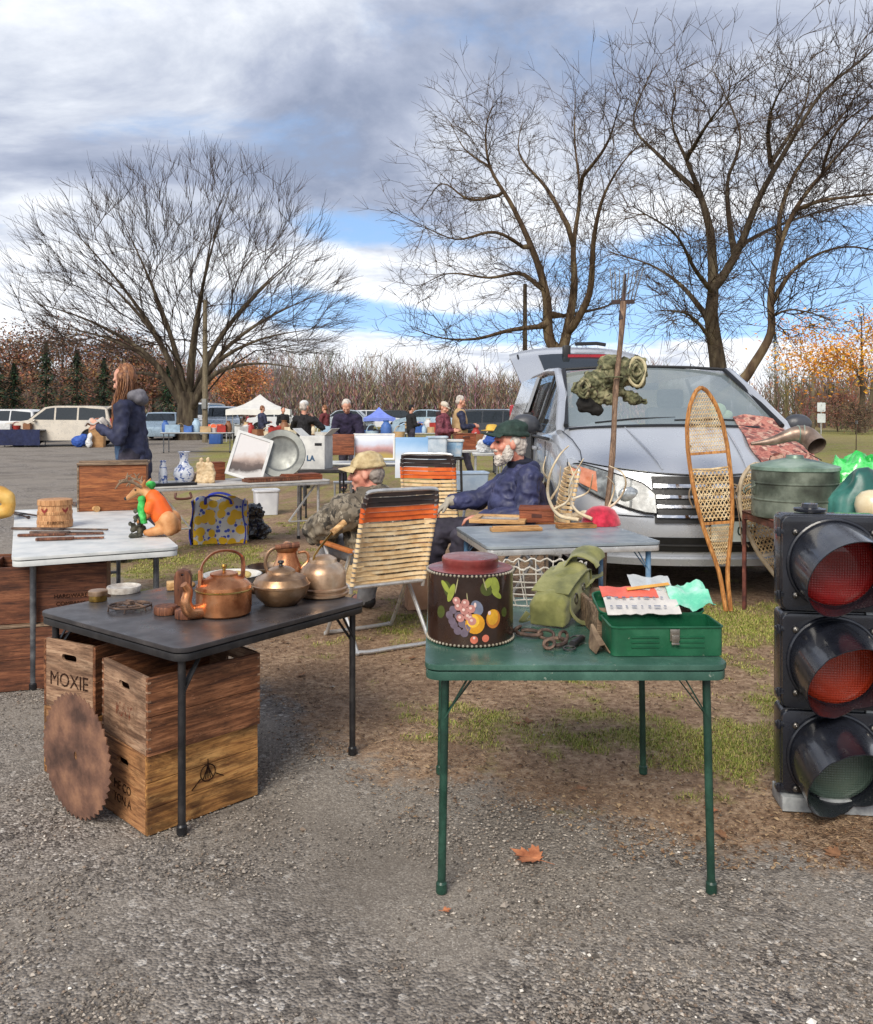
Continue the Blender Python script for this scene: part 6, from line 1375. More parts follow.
    for sx in (-1, 1): q = MB(); q.box((sx*.90,5.10,1.1), (.12,.06,.6)); q.build('tail_light', mat('red_lens', S(168,30,44), rough=.25), t, bevel=.02)
    # slid-back side door on the near left side
    rows = [[V((-1.075+(.0 if z < 1.1 else (z-1.1)*.34), s, z)) for z in (.32,.6,.9,1.08,1.12,1.4,1.66)] for s in (2.75,3.3,3.9,4.25)]
    q = MB(); q.sheet(rows[:], .03); sd_ = q.build('sliding_door', SILVER, t, smooth=60)
    q = MB(); q.sheet([[p+V((-.006,0,0)) for p in r[4:6]] for r in rows], .004); q.build('door_window', GLASSD, sd_)
    q = MB(); q.box((-1.012,2.42,.80), (.02,.70,1.0)); q.build('doorway_shade', TRIMB, t)  # black slab on the solid side, painted-in shade of the open doorway
    return t, bo, wo
van, van_body, van_glass = make_van()
# rug draped over the hood
from mathutils.bvhtree import BVHTree
def drape():
    dg = bpy.context.evaluated_depsgraph_get(); dg.update(); trees = []
    for o in (van_body, van_glass): trees.append(BVHTree.FromObject(o, dg))
    rows = []
    for j in range(44):
        v = j/43; row = []
        for i in range(34):
            u = i/33; x = .40+.60*u+.10*v+.02*math.sin(v*9); s = -.20+1.26*v+.05*math.sin(u*6)
            sm = s; hit = None
            for tr in trees:
                h = tr.ray_cast(V((min(x,.93), max(s, plan(min(x,.93))+.13), 3)), V((0,0,-1)))[0]
                if h is not None and (hit is None or h.z > hit.z): hit = h
            edge = plan(min(x,.93))+.13; z = hit.z if hit else 1.0
            if s < edge: z -= (edge-s)*1.25; sm = edge-.055-(edge-s)*.10
            if x > .93: z -= (x-.93)*2.2
            z += .020+.012*noise.noise(V((x*9, s*7, 2)))+.016*noise.noise(V((x*4, s*4, 7)))
            row.append(V((x if x < .95 else .95+(x-.95)*.5, sm, z)))
        rows.append(row)
    mb = MB(); mb.sheet([[p*VS for p in r] for r in rows], .008)
    t = NT('oriental_rug'); v = t.coord((1,1,1)); vo = t.n('ShaderNodeTexVoronoi', i_Scale=22.0); t.l(v, vo.inputs['Vector']); sp = t.n('ShaderNodeSeparateColor'); t.l(vo.outputs['Color'], sp.inputs[0])
    c = t.ramp(sp.outputs[0], [(.0, S(178,112,100)), (.42, S(188,126,112)), (.5, S(206,172,152)), (.72, S(198,150,134)), (.85, S(92,66,66)), (1, S(146,92,84))])
    c = t.mix(t.ramp(t.noise(v, 40, 4, .7), [(.45,(0,0,0)),(.62,(.7,.7,.7))]), c, S(122,62,58)); t.l(c, t.b.inputs['Base Color']); t.set(Roughness=1.0); t.bump(t.noise(v, 120, 3), .5, .006)
    tag(mb.build('rug', t.m, smooth=80, loc=(VX, VY, 0)), 'faded red patterned rug draped over the hood of the minivan', 'rug')
drape()
# ================================================================== traffic light
def traffic_light():
    o = V((1.262, 3.10, 0)); t = thing('traffic_light', 'old black three-lamp traffic signal standing on the ground at the right edge', 'traffic light', o, R(-7))
    HB = mat('signal_black', S(30,32,40), S(20,22,28), S(44,48,58), scale=4, rough=.26, coat=.4, lo=.3, hi=.8); HG = mat('signal_grey', S(150,154,156), S(116,120,124), S(176,180,180), scale=12, rough=.5)
    def lens(name, c):
        n = NT(name); v = n.coord((1,1,1)); vo = n.n('ShaderNodeTexVoronoi', i_Scale=110.0, i_Randomness=0.0); n.l(v, vo.inputs['Vector'])
        n.l(n.mix(n.ramp(n.noise(v, 5, 3), [(.35,(0,0,0)),(.7,(1,1,1))]), tuple(x*.6 for x in c), c), n.b.inputs['Base Color']); n.set(Roughness=.18); n.b.inputs['Coat Weight'].default_value = .6; n.bump(vo.outputs['Distance'], .9, .004); return n.m
    LM_ = [lens('green_lens', S(96,116,104)), lens('amber_lens_dark', S(190,58,24)), lens('red_lens_dark', S(158,22,18))]
    W, H, z0 = .362, .355, .014; r = random.Random(2)
    MB().box((W/2,.06,.028), (W+.006,.14,.052)).build('base_plate', HG, t, bevel=.003)
    MB().box((W-.03,.024,.014+1.5*.355), (.07,.012,.70)).build('grey_backing', HG, t)
    for k in range(3):
        b = z0+k*H; cz = b+H*.5+(.0 if k else .006); cx = W/2
        mb = MB(); mb.prism(rrect(W, H-.004, .022, 4, cx, b+H/2), .09, M=frame_M(V((0,.118,0)), (1,0,0), (0,0,1))); hs = mb.build('housing', HB, t, bevel=.004)
        mb = MB(); mb.prism(rrect(W-.004, H-.012-(.045 if k == 0 else 0), .03, 5, cx, b+H/2+(.022 if k == 0 else 0)), .022, M=frame_M(V((0,.028,0)), (1,0,0), (0,0,1))); dr = mb.build('lamp_door', HB, t, bevel=.004)
        MB().tube([V((cx+.160*math.cos(a), .003, cz+.160*math.sin(a))) for a in [2*PI*i/48 for i in range(48)]], .008, 8, closed=True).build('visor_ring', HB, dr)
        mb = MB(); rows = [[V((cx+.150*q*math.cos(a), .004-.030*math.sqrt(max(0, 1-q*q)), cz+.150*q*math.sin(a))) for a in [2*PI*i/48 for i in range(49)]] for q in (1,.95,.85,.7,.5,.3,.1,.001)]; mb.sheet(rows); mb.build('lens', LM_[k], dr, smooth=90, label=('dark grey-green signal lens','orange signal lens','deep red signal lens')[k])
        # cut away tunnel visor, ragged edge on the two lower ones
        mb = MB(); rows = []; N = 72; lenf = lambda a: 0.030+.245*(.5+.5*math.sin(a-.35))**.55
        for j in range(9):
            u = j/8; row = []
            for i in range(N+1):
                a = 2*PI*i/N-PI/2; L = lenf(a)*u + (.006*noise.noise(V((i*.35, k*7, 0)))*u*(0 if k == 2 else 1)); rr = .156+.006*u
                row.append(V((cx+rr*math.cos(a), -.002-L, cz+rr*math.sin(a)-.14*L)))
            rows.append(row)
        mb.sheet(rows, .003); mb.build('visor', HB, dr, smooth=60)
        for z in (cz-.115, cz+.115):
            mb = MB(); mb.box((-.008,.014,z), (.03,.022,.016)); mb.tube([(-.012,.004,z-.016),(-.012,.004,z+.016)], .008, 8); mb.build('hinge', HB, t, bevel=.002)
            mb = MB(); mb.ell((cx-.135,-.002,z-.0), (.012,.008,.012)); mb.ell((cx-.135,-.008,z), (.006,.006,.006)); mb.build('screw', STEEL, dr)
            mb = MB(); mb.ell((cx+.135,-.002,z), (.012,.008,.012)); mb.build('screw', STEEL, dr)
    mb = MB(); mb.lathe([(.0,0),(.055,0),(.058,.006),(.058,.012),(.03,.016),(.028,.03),(0,.03)], 24, (W/2-.05,.12,z0+3*H)); mb.build('top_collar', HB, t)
traffic_light()
# ================================================================== right-hand metal table and its goods
REDMET = mat('red_brown_metal', S(96,52,44), S(66,36,34), S(128,76,62), scale=12, rough=.5, bump=.2)
RT = V((2.262, 5.42, 0)); t = thing('metal_table', 'red-brown metal table with thin angle legs at the right, under the tiered green tin', 'table', RT)
MB().box((.55,.44,.722), (1.10,.88,.016)).build('tabletop', REDMET, t, bevel=.003)
mb = MB(); mb.box((.55,.004,.698), (1.10,.008,.05)); mb.build('apron', REDMET, t); MB().box((.004,.44,.698), (.008,.86,.05)).build('apron', REDMET, t)
for x in (.02, 1.08):
    for y in (.02, .86): mb = MB(); mb.bar((x,y,0), (x,y,.70), .032, .006); mb.bar((x-.013*(1 if x < .5 else -1),y+.013*(1 if y < .5 else -1),0), (x-.013*(1 if x < .5 else -1),y+.013*(1 if y < .5 else -1),.70), .006, .030); mb.build('leg', REDMET, t)
PATINA = mat('green_patina_tin', S(86,94,82), S(56,60,52), S(126,134,120), scale=5, rough=.5, metal=.35, bump=.3, bscale=30, detail=9); PATL = mat('pale_green_lid', S(132,156,140), S(98,120,106), S(160,178,164), scale=5, rough=.45, metal=.3)
c = V((2.50, 5.93, .732)); t = thing('tiered_tin', 'large round dull green tin with two raised bands and a low conical lid', 'tin', c)
MB().lathe([(0,0),(.283,0),(.287,.004),(.285,.115),(.291,.120),(.291,.126),(.285,.131),(.285,.228),(.291,.233),(.291,.239),(.286,.244),(.286,.335),(.0,.336)], 56).build('body', PATINA, t)
mb = MB(); mb.lathe([(.290,.322),(.294,.326),(.294,.348),(.286,.352),(.16,.385),(.08,.402),(.06,.405),(.055,.425),(0,.425)], 56); mb.build('lid', PATL, t)
mb = MB(); mb.box((-.286,0,.20), (.02,.05,.09)); mb.tube(bez([(-.292,-.05,.22),(-.34,-.04,.19),(-.35,0,.16),(-.34,.04,.19),(-.292,.05,.22)], 5), .006, 8); mb.build('side_handle', PATINA, t, bevel=.002)
pts = bez([P(751,444,5.80), P(772,441,5.80), P(795,434,5.80), P(808,437,5.78), P(817,446,5.70)], 6); n = len(pts); rad = [.010+.056*min(1, (i/(n*.62)))**1.15 for i in range(n)]
mb = MB(); mb.tube(pts, rad, 22, cap=False); mb.tube(pts, [q-.004 for q in rad], 22, cap=False); mb.tube([pts[-1]+(pts[-1]-pts[-2]).normalized()*.002+V((0,0,0))]*1+[pts[-1]], [rad[-1]+.003]*2, 22, cap=False)
m_h = mat('brown_zinc', S(142,122,108), S(104,88,78), S(170,152,136), scale=7, rough=.45, metal=.6, bump=.15)
hn = mb.build('metal_horn', m_h, smooth=60); tag(hn, 'bent brown metal horn with open end lying on the conical tin lid', 'horn')
for i in (13, 16): MB().tube([pts[i]+ (V((0,0,1))*math.cos(a)+ (pts[i+1]-pts[i-1]).normalized().cross(V((0,0,1)))*math.sin(a))*(rad[i]+.001) for a in [2*PI*k/20 for k in range(20)]], .0035, 6, closed=True).build('seam_band', PATL, hn)
def crumple(name, m, cs, label, cat, amp=.05, ws=.10, voxel=.012, a2=.05, s2=.07, fold='CREASE'):
    mb = MB()
    for p, r_ in cs: mb.ell(p, r_)
    return tag(fused(mb, name, m, None, voxel, 2, amp, ws, wr2=a2, ws2=s2, fold=fold), label, cat)
def heap(name, label, cat, c, rx, ry, h, m, amp, freq, seed, base=0.0, ns=84, nr=34, tilt=0):
    rows = []
    for j in range(nr+1):
        u = j/nr; row = []
        for i in range(ns):
            a = 2*PI*i/ns; ca, sa = math.cos(a), math.sin(a); o = 1+.22*noise.noise(V((ca*1.3, sa*1.3, seed)))+.06*noise.noise(V((ca*5, sa*5, seed+2)))
            q = u*o; x, y = rx*q*ca, ry*q*sa; f1 = 1-abs(noise.noise(V((x*freq+seed, y*freq*.6, seed*1.7)))*2); f2 = 1-abs(noise.noise(V((x*freq*2.3, y*freq*1.5+seed, seed)))*2)
            e = (1-u**2.6)
            z = h*e**.62+(amp*f1+amp*.45*f2)*(.35+.65*e)*(1 if u < .97 else .3)+tilt*x
            row.append(V((x+amp*.5*noise.noise(V((z*9, y*freq, seed+5))), y, max(.003, z))))
        rows.append(row)
    mb = MB(); mb.sheet(rows, closed=True); mb.f.append(tuple(nr*ns+i for i in range(ns))); mb.mi.append(0); return tag(mb.build(name, m, loc=c, smooth=38), label, cat)
PG = mat('bright_green_plastic', S(58,196,86), S(30,156,62), S(130,230,146), scale=8, rough=.25, coat=.4)
heap('plastic_bag', 'bright green crumpled plastic bag on the metal table at the right edge', 'plastic bag', V((2.985, 6.05, .731)), .30, .18, .31, PG, .12, 6.5, 3)
TG2 = mat('dark_green_tarp', S(30,92,84), S(20,66,62), S(58,120,110), scale=4, rough=.42, sheen=.2)
heap('tarp_bag', 'dark green tarpaulin bag slumped in front of the bright green plastic bag', 'bag', V((2.90, 5.70, .731)), .36, .15, .27, TG2, .085, 4.5, 8, tilt=.15)
c = V((2.80, 5.47, .731)); t = thing('globe_lamp', 'cream glass globe at the right edge beside the dark green bag', 'globe', c)
MB().lathe([(.03,.02),(.055,.03),(.092,.075),(.102,.125),(.092,.175),(.06,.21),(.02,.224),(0,.225)], 32).build('glass_globe', mat('cream_glass', S(226,212,178), S(206,188,150), scale=8, rough=.3, coat=.4), t); MB().lathe([(0,0),(.05,0),(.05,.02),(.035,.024),(0,.024)], 24).build('collar', BRASS, t)

# ================================================================== snowshoes
SNOW = wood('ash_frame', S(214,156,92), S(186,126,66), S(128,80,42), axis=2, stain=.3); RAWH = mat('rawhide_lace', S(206,178,132), S(168,136,92), S(226,206,168), scale=14, rough=.7)
def snowshoe(label, tail, top, w, roll=0, facing=(0,-1,0), frame=SNOW, lace=RAWH, stub=.20, tilt=.10):
    t = thing('snowshoe', label, 'snowshoe', tail, 0, 'old snowshoes leaning on the minivan'); ax = V(top)-V(tail); L = ax.length; ez = ax.normalized(); ex = ez.cross(V(facing)).normalized()*-1; ey = ez.cross(ex)
    prof = [(0,.0),(.012,.035),(.04,.066),(.09,.105),(.17,.136),(.27,.150),(.38,.150),(.50,.138),(.60,.116),(.68,.088),(.75,.060),(.80,.040),(.85,.026),(1,.018)]
    hw = lambda q: interp(prof, q)*w/.15
    def pt(x, q, off=0):           # q 0 = toe, 1 = tail
        up = max(0, .30-q)**2*tilt*12; return ex*x + ez*((1-q)*L) + ey*(up*L*.12+off)
    for s in (-1, 1):
        qs = [0,.006,.015,.03,.05,.08,.12,.17,.22,.27,.33,.4,.47,.54,.6,.66,.72,.77,.82,.87,.93,1.0]; mb = MB(); mb.tube([pt(s*hw(q), q) for q in qs], .0165, 8, flat=1.0); mb.build('frame_side', frame, t)
    for q, h in ((.30,.020),(.615,.022)): mb = MB(); mb.bar(pt(-hw(q)+.006, q), pt(hw(q)-.006, q), h, .010, up=ey); mb.build('crossbar', frame, t)
    def inside_(x, q, qa, qb): return qa < q < qb and abs(x) < hw(q)-.006
    def lacing(qa, qb, step, rad, nm, rows):
        mb = MB()
        for fam in (-1, 0, 1):
            n = int((qb-qa)*L/rows) if fam == 0 else int((.30+(qb-qa)*L)/step)+2
            for i in range(-n if fam else 0, n):
                run = []
                for k in range(61):
                    u = k/60
                    if fam == 0: q = qa+(qb-qa)*(i+.5)/max(1, n); x = -w*1.05+2.1*w*u
                    else:
                        x = -w*1.05+2.1*w*u; q = (qa+qb)/2 + (i*step + fam*x*1.55)/L
                    if inside_(x, q, qa, qb): run.append(pt(x, q, .003*math.sin(k*.9+i*2+fam)))
                    else:
                        if len(run) > 2: mb.tube(run[::3]+[run[-1]], rad, 4)
                        run = []
                if len(run) > 2: mb.tube(run[::3]+[run[-1]], rad, 4)
        mb.build(nm, lace, t, fix=False)
    lacing(.022, .295, .030, .0024, 'toe_lacing', .030); lacing(.37, .605, .046, .0042, 'body_lacing', .040); lacing(.628, .80, .028, .0022, 'tail_lacing', .028)
    mb = MB(); mb.tube([pt(-hw(.37)+.004,.37), pt(0,.375,.004), pt(hw(.37)-.004,.37)], .008, 6); mb.build('toe_cord', lace, t)
    mb = MB()
    for s in (-.6, .6): mb.tube([pt(s*hw(.30), .305), pt(s*hw(.37)*.8, .37)], .005, 6)
    for i in range(34):
        q = .04+.22*i/34
    # binding
    mb = MB(); q0 = .44; mb.tube(bez([pt(-hw(q0)-.03,q0+.012,-.012), pt(-.07,q0-.012,-.022), pt(.0,q0+.004,-.028), pt(.08,q0-.006,-.022), pt(hw(q0)+.012,q0+.01,-.012), pt(hw(q0)+.035,q0+.05,-.016), pt(hw(q0)+.02,q0+.10,-.012)], 6), .008, 6, flat=.6); mb.tube(bez([pt(-hw(q0)-.02,q0+.01,-.02), pt(-hw(q0)-.05,q0+.02,-.02), pt(-hw(q0)-.035,q0+.045,-.02)], 5), .010, 6); mb.build('binding_strap', mat('grey_strap', S(150,130,106), S(116,98,78), scale=20, rough=.9), t); mb = MB(); mb.tube(bez([pt(-hw(q0)-.02,q0+.02,-.02), pt(-hw(q0)-.03,.58,-.02), pt(-hw(q0)-.025,.72,-.015)], 5), .004, 5); mb.build('loose_cord', mat('grey_strap', S(150,130,106)), t)
    return t
snowshoe('long varnished wooden snowshoe leaning upright on the front of the minivan', (2.135, 6.22, .0), P(700, 388, 6.50), .150)
snowshoe('second pale snowshoe partly hidden behind the metal table and tiered tin', (2.64, 6.27, .0), (2.42, 6.47, 1.06), .19, frame=mat('pale_ash', S(196,180,154), S(160,142,116), scale=10, rough=.7))

# ================================================================== goods on the grey table
ZT = .702
def on_t(px, py): q = PZ(px, py, .70); return V((q.x, q.y, ZT))
c = on_t(500, 521); t = thing('picture_frame', 'pale wooden picture frame with mirror glass lying on the grey table', 'frame', c, R(-12))
mb = MB(); mb.prism([(-.19,-.17),(.19,-.17),(.19,.17),(-.19,.17)], .026, [[(-.135,-.115),(.135,-.115),(.135,.115),(-.135,.115)]]); mb.build('moulding', PINE, t, bevel=.004); MB().box((0,0,.008), (.28,.24,.012)).build('glass', mat('frame_glass', S(110,124,132), S(190,200,202), scale=7, rough=.12), t)
for px, py, w, lab in ((516,531,.33,'long flat pinewood board at the front edge of the grey table'), (576,528,.26,'shorter flat reddish board beside the pinewood board on the grey table')):
    c = on_t(px, py); mb = MB(); mb.box((0,0,.011), (w,.07,.022)); mb.box((0,.012,.026), (w*.92,.03,.008)); tag(mb.build('wooden_board', PINE if w > .3 else CRATE_B, bevel=.003, loc=c, rot=(0,0,GA-.02)), lab, 'board', 'boards on the grey table')
c = on_t(537, 521); t = thing('wooden_box', 'small closed reddish wooden box on the grey table', 'box', c, R(-8))
mb = MB(); mb.box((0,0,.040), (.235,.20,.08)); b_ = mb.build('body', MAHOG, t, bevel=.003); MB().box((0,0,.089), (.245,.21,.018)).build('lid', MAHOG, t, bevel=.003)
mb = MB(); mb.box((0,-.1012,.045), (.07,.003,.024)); mb.build('label_plate', mat('dark_plate', S(84,44,32), scale=20, rough=.5), b_)
c = on_t(601, 525); t = thing('felt_hat', 'crimson felt cap standing on the grey table', 'hat', c)
mb = MB(); mb.lathe([(.130,0),(.132,.010),(.128,.030),(.116,.062),(.092,.098),(.055,.120),(.02,.127),(0,.128)], 32, sx=1.0, sy=.85); mb.lathe([(.120,.0),(.0,.002)], 32, sy=.85); mb.build('crown', mat('crimson_felt', S(186,30,58), S(150,20,44), S(206,50,76), scale=20, rough=.95, bump=.3, sheen=.5), t)
BONE = mat('antler_bone', S(206,188,156), S(160,138,108), S(228,216,192), scale=7, rough=.6, bump=.25, bscale=60)
def antler(label, beams, Y):
    t = thing('antler', label, 'antler', beams[0][0][0] if False else P(*beams[0][0][0], Y), 0, 'antlers on the grey table'); o = t.location
    for k, (pts, r0, r1) in enumerate(beams):
        w = [P(px, py, Y)+V((0, .07*math.sin(i*1.3+k), 0)) - o for i, (px, py) in enumerate(pts)]; w = bez(w, 6); n = len(w); MB().tube(w, [.68*(r0+(r1-r0)*(i/(n-1))) for i in range(n)], 9).build('beam' if k == 0 else 'tine', BONE, t, smooth=80)
antler('large curved antler lying at the left, nearest the navy jacketed man', [([(579,520),(560,516),(549,497),(549,474),(558,455),(569,446)], .021, .006), ([(552,500),(560,486),(560,466)], .014, .004), ([(556,510),(568,500),(572,478),(568,462)], .014, .004), ([(549,480),(542,470),(545,456)], .011, .004)], 5.62)
antler('curved antler with upswept tines beside the crimson cap', [([(592,519),(578,512),(570,496),(571,478),(582,458)], .018, .005), ([(574,500),(590,492),(592,474)], .012, .004)], 5.58)
antler('slim antler curving up to the right of the pitchfork handle', [([(585,521),(602,514),(618,502),(624,485),(620,472),(610,466)], .016, .005), ([(610,509),(616,488),(606,476)], .010, .004)], 5.66)
c = on_t(578, 521); mb = MB(); r = random.Random(9)
mb.ell((0,0,.03), (.06,.04,.03)); mb.ell((.05,.01,.04), (.05,.035,.03)); mb.ell((-.06,.01,.028), (.05,.035,.025)); tag(fused(mb, 'skull_plate', BONE, None, .007, 2, .02, .03, loc=c), 'lumpy pale bone skull plate between the antlers on the grey table', 'bone')
# pitchfork with the bundle tied to it
fb = V((1.130, 5.90, 0)); ft = P(623, 302, 6.32); ax = (ft-fb).normalized()
t = thing('pitchfork', 'tall wooden handled pitchfork with thin splayed tines standing before the minivan', 'pitchfork', fb)
L = (ft-fb).length; mb = MB(); mb.tube([ax*(L*i/14)+V((.006*math.sin(i*1.1),0,0)) for i in range(15)], [.0205+.002*math.sin(i*2) for i in range(14)]+[.026], 10); mb.build('handle', wood('grey_handle', S(156,128,104), S(126,100,80), S(84,64,52), axis=2, stain=.3), t)
ex = V((1,0,.03)).normalized(); hp = ft-fb; mb = MB(); mb.bar(hp-ex*.085, hp+ex*.085, .022, .03); mb.tube([hp-ax*.14, hp+ax*.22], [.024,.010], 8); mb.build('fork_head', mat('dark_iron', S(70,48,42), S(48,36,34), scale=20, rough=.7), t)
for i in range(8):
    u = (i-3.5)/3.5; p0 = hp+ex*.08*u; mb = MB(); mb.tube([p0, p0+ax*.10+ex*.014*u-V((0,.02,0)), p0+ax*.20+ex*.034*u-V((0,.045,0)), p0+ax*.27+ex*.045*u-V((0,.03,0))], [.0048,.0044,.004,.002], 6); mb.build('tine', STEEL, t)
def camo_g():
    t = NT('olive_camo'); v = t.coord((1,1,1)); n1 = t.noise(v, 9, 5, .6, 1.5); c = t.ramp(n1, [(.36, S(58,56,40)), (.46, S(96,98,70)), (.56, S(136,132,100)), (.68, S(168,156,124))]); c = t.mix(t.ramp(t.noise(v, 13, 4, .6, 1.5), [(.58,(0,0,0)),(.62,(1,1,1))]), c, S(62,50,38)); t.l(c, t.b.inputs['Base Color']); t.set(Roughness=.9); t.bump(t.noise(v, 30, 4), .5, .01); return t.m
OC = camo_g(); Yb = 6.35; bo_ = P(610, 378, Yb); t = thing('rolled_bundle', 'rolled olive camouflage canvas bundle tied behind the pitchfork handle', 'bundle', bo_)
L_ = lambda px, py, dy=0: P(px, py, Yb+dy)-bo_
mb = MB(); mb.limb(L_(590,386), .095, L_(628,370), .105); mb.limb(L_(580,388), .06, L_(600,395), .075); mb.ell(L_(636,372), (.075,.11,.125)); mb.ell(L_(612,366), (.11,.10,.08)); mb.ell(L_(606,398), (.09,.08,.055))
mb.limb(L_(620,392), .045, L_(643,402), .028); fused(mb, 'canvas_roll', OC, t, .007, 2, .075, .075, wr2=.03, ws2=.03, fold='CLOUDS')
mb = MB(); mb.ell(L_(587,404), (.085,.06,.07)); mb.ell(L_(597,410), (.05,.05,.05)); fused(mb, 'dark_lining', mat('black_cloth', S(34,32,30), scale=10, rough=.95), t, .010, 2, .03, .05)
for k, (cx_, cy_, r_) in enumerate(((637,371,.095),(584,387,.06))):
    for q in range(3):
        rr = r_*(1-.28*q); MB().tube([L_(cx_, cy_, -.09-.012*q+.0)+V((rr*.62*math.cos(a)+.006*math.sin(3*a+q), .012*math.sin(2*a), rr*1.1*math.sin(a)+.008*math.cos(2*a+q))) for a in [2*PI*i/22 for i in range(22)]], .013-.002*q, 7, closed=True).build('rolled_edge', [mat('pale_piping', S(206,196,160), S(170,158,122), scale=20, rough=.9), OC][0 if (q == 0 and k == 0) else 1], t)
mb = MB(); c = (P(610,378,6.22)-bo_); mb.tube([V((-.035,-.18,.0)), V((.05,-.18,.0)), V((.07,-.08,.0)), V((.06,.02,.02)), V((-.06,.02,.02)), V((-.06,-.08,.0))], .012, 6, closed=True, flat=.5); mb.build('tie_strap', OC, t)
c = G(420, 608); t = thing('wooden_box', 'narrow upright pale wooden box on the ground left of the painted tin', 'box', (c.x-.02, c.y, 0), R(12))
MB().box((0,0,.13), (.17,.14,.26)).build('body', mat('pinkish_board', S(206,164,134), S(178,136,106), scale=6, rough=.8), t, bevel=.004); MB().box((0,0,.266), (.18,.15,.012)).build('lid', PINE, t, bevel=.002)

# ================================================================== goods on the white table
ZW = .7225
def ow(px, py): q = PZ(px, py, .72); return V((q.x, q.y, ZW))
c = ow(55, 527); t = thing('wooden_pail', 'small round pale wooden pail with two red roosters and stencilled letters', 'pail', c); t.scale = (1.1,)*3
PAILM = wood('pail_wood', S(220,172,124), S(196,144,98), S(152,104,66), axis=2, stain=.2); mb = MB(); mb.lathe([(0,0),(.094,0),(.097,.004),(.090,.135),(.0,.136)], 36); bd_ = mb.build('body', PAILM, t)
MB().lathe([(.0935,.128),(.0955,.130),(.0945,.158),(.088,.161),(0,.160)], 36).build('lid', PAILM, t)
for z in (.022, .075): MB().lathe([(.0985-.005*z/.1,z),(.0995-.005*z/.1,z+.002),(.0990-.005*z/.1,z+.018),(.0970-.005*z/.1,z+.020)], 36).build('hoop', PAILM, bd_)
def wrap_text(word, size, m, par, r0, z, a_mid, dep=.001, name='lettering'):
    n = len(word)
    for i, ch in enumerate(word):
        if ch == ' ': continue
        a = a_mid+(i-(n-1)/2)*size*.62/r0; text(ch, size, m, par, frame_M(V((r0*math.cos(a), r0*math.sin(a), z)), (-math.sin(a), math.cos(a), 0), (0,0,1)), name, dep)
RED = mat('rooster_red', S(150,52,44), S(120,40,34), rough=.7)
av = math.atan2(-c.y, -c.x); wrap_text('FIRKIN', .024, INK, bd_, .0985, .032, av)
for da in (-.62, .62):
    a = av+da; Mr = frame_M(V((.0945*math.cos(a), .0945*math.sin(a), .100)), (-math.sin(a), math.cos(a), 0), (0,0,1)); mb = MB()
    mb.prism([(-.022,.012),(-.016,.016),(-.010,.006),(.002,.004),(.010,.014),(.018,.018),(.016,.004),(.008,-.008),(.002,-.010),(.004,-.020),(.0,-.020),(-.003,-.010),(-.012,-.006)], .0012, M=Mr); mb.build('rooster_mark', RED, bd_)
for i, (x0, y0, x1, y1, w, m_) in enumerate(((12,530,108,531,.024,RUSTM),(18,537,104,535,.032,WALNUT),(30,534,103,534,.022,RUSTM),(36,541,104,539,.042,WALNUT))):
    a, b = ow(x0, y0), ow(x1, y1); mb = MB(); d = b-a; mb.bar(a+V((0,0,.008)), a+d*.55+V((0,0,.008)), w, .014); mb.bar(a+d*.55+V((0,0,.007)), b+V((0,0,.007)), w*.6, .010)
    tag(mb.build('old_file', m_, bevel=.003), ('thin dark file at the back of the row below the wooden pail','brown handled file second from the back on the white table','thin iron file crossing the middle of the row','thick brown handled file nearest the front edge of the white table')[i], 'file', 'old files on the white table')
a, b = ow(6, 513), ow(34, 519); t = thing('pliers', 'rusty long handled tin snips left of the wooden pail', 'snips', a); d = b-a; s_ = d.normalized().cross(V((0,0,1)))
MB().tube(bez([V((0,0,.012)), d*.45+s_*.02+V((0,0,.012)), d+s_*.035+V((0,0,.012))], 5), [.006]*10+[.012], 7).build('handle', RUSTM, t); MB().tube(bez([V((.02,0,.012)), d*.5-s_*.02+V((0,0,.014)), d*1.0-s_*.04+V((0,0,.014))], 5), [.006]*10+[.012], 7).build('handle', RUSTM, t); MB().ell(d*.5+V((0,0,.014)), (.03,.02,.010)).build('pivot', STEEL, t)
a, b = ow(70, 506), ow(97, 512); t = thing('wooden_mallet', 'small carpenter tool with pale turned handle and dark iron end beside the big box', 'tool', a); d = b-a
MB().tube([d*.35+V((0,0,.022)), d*.5+V((0,0,.022)), d*.9+V((0,0,.020)), d+V((0,0,.02))], [.014,.022,.018,.024], 10).build('handle', PINE, t); MB().tube([V((-.08,0,.02)), V((0,0,.02)), d*.35+V((0,0,.022))], [.008,.014,.020], 8).build('shaft', RUSTM, t); MB().tube([d*.33+V((0,0,.022)), d*.42+V((0,0,.022))], .024, 12).build('ferrule', BLACKMET, t)
a = ow(24, 514); mb = MB(); mb.sheet([[a+V((-.14+.30*i/8, -.06+.16*j/5, .006+.006*math.sin(i*.8+j)))for i in range(9)] for j in range(6)], .003); tag(mb.build('paper_sheet', WHITEP, smooth=60), 'white paper sheet lying under the tin snips', 'paper')
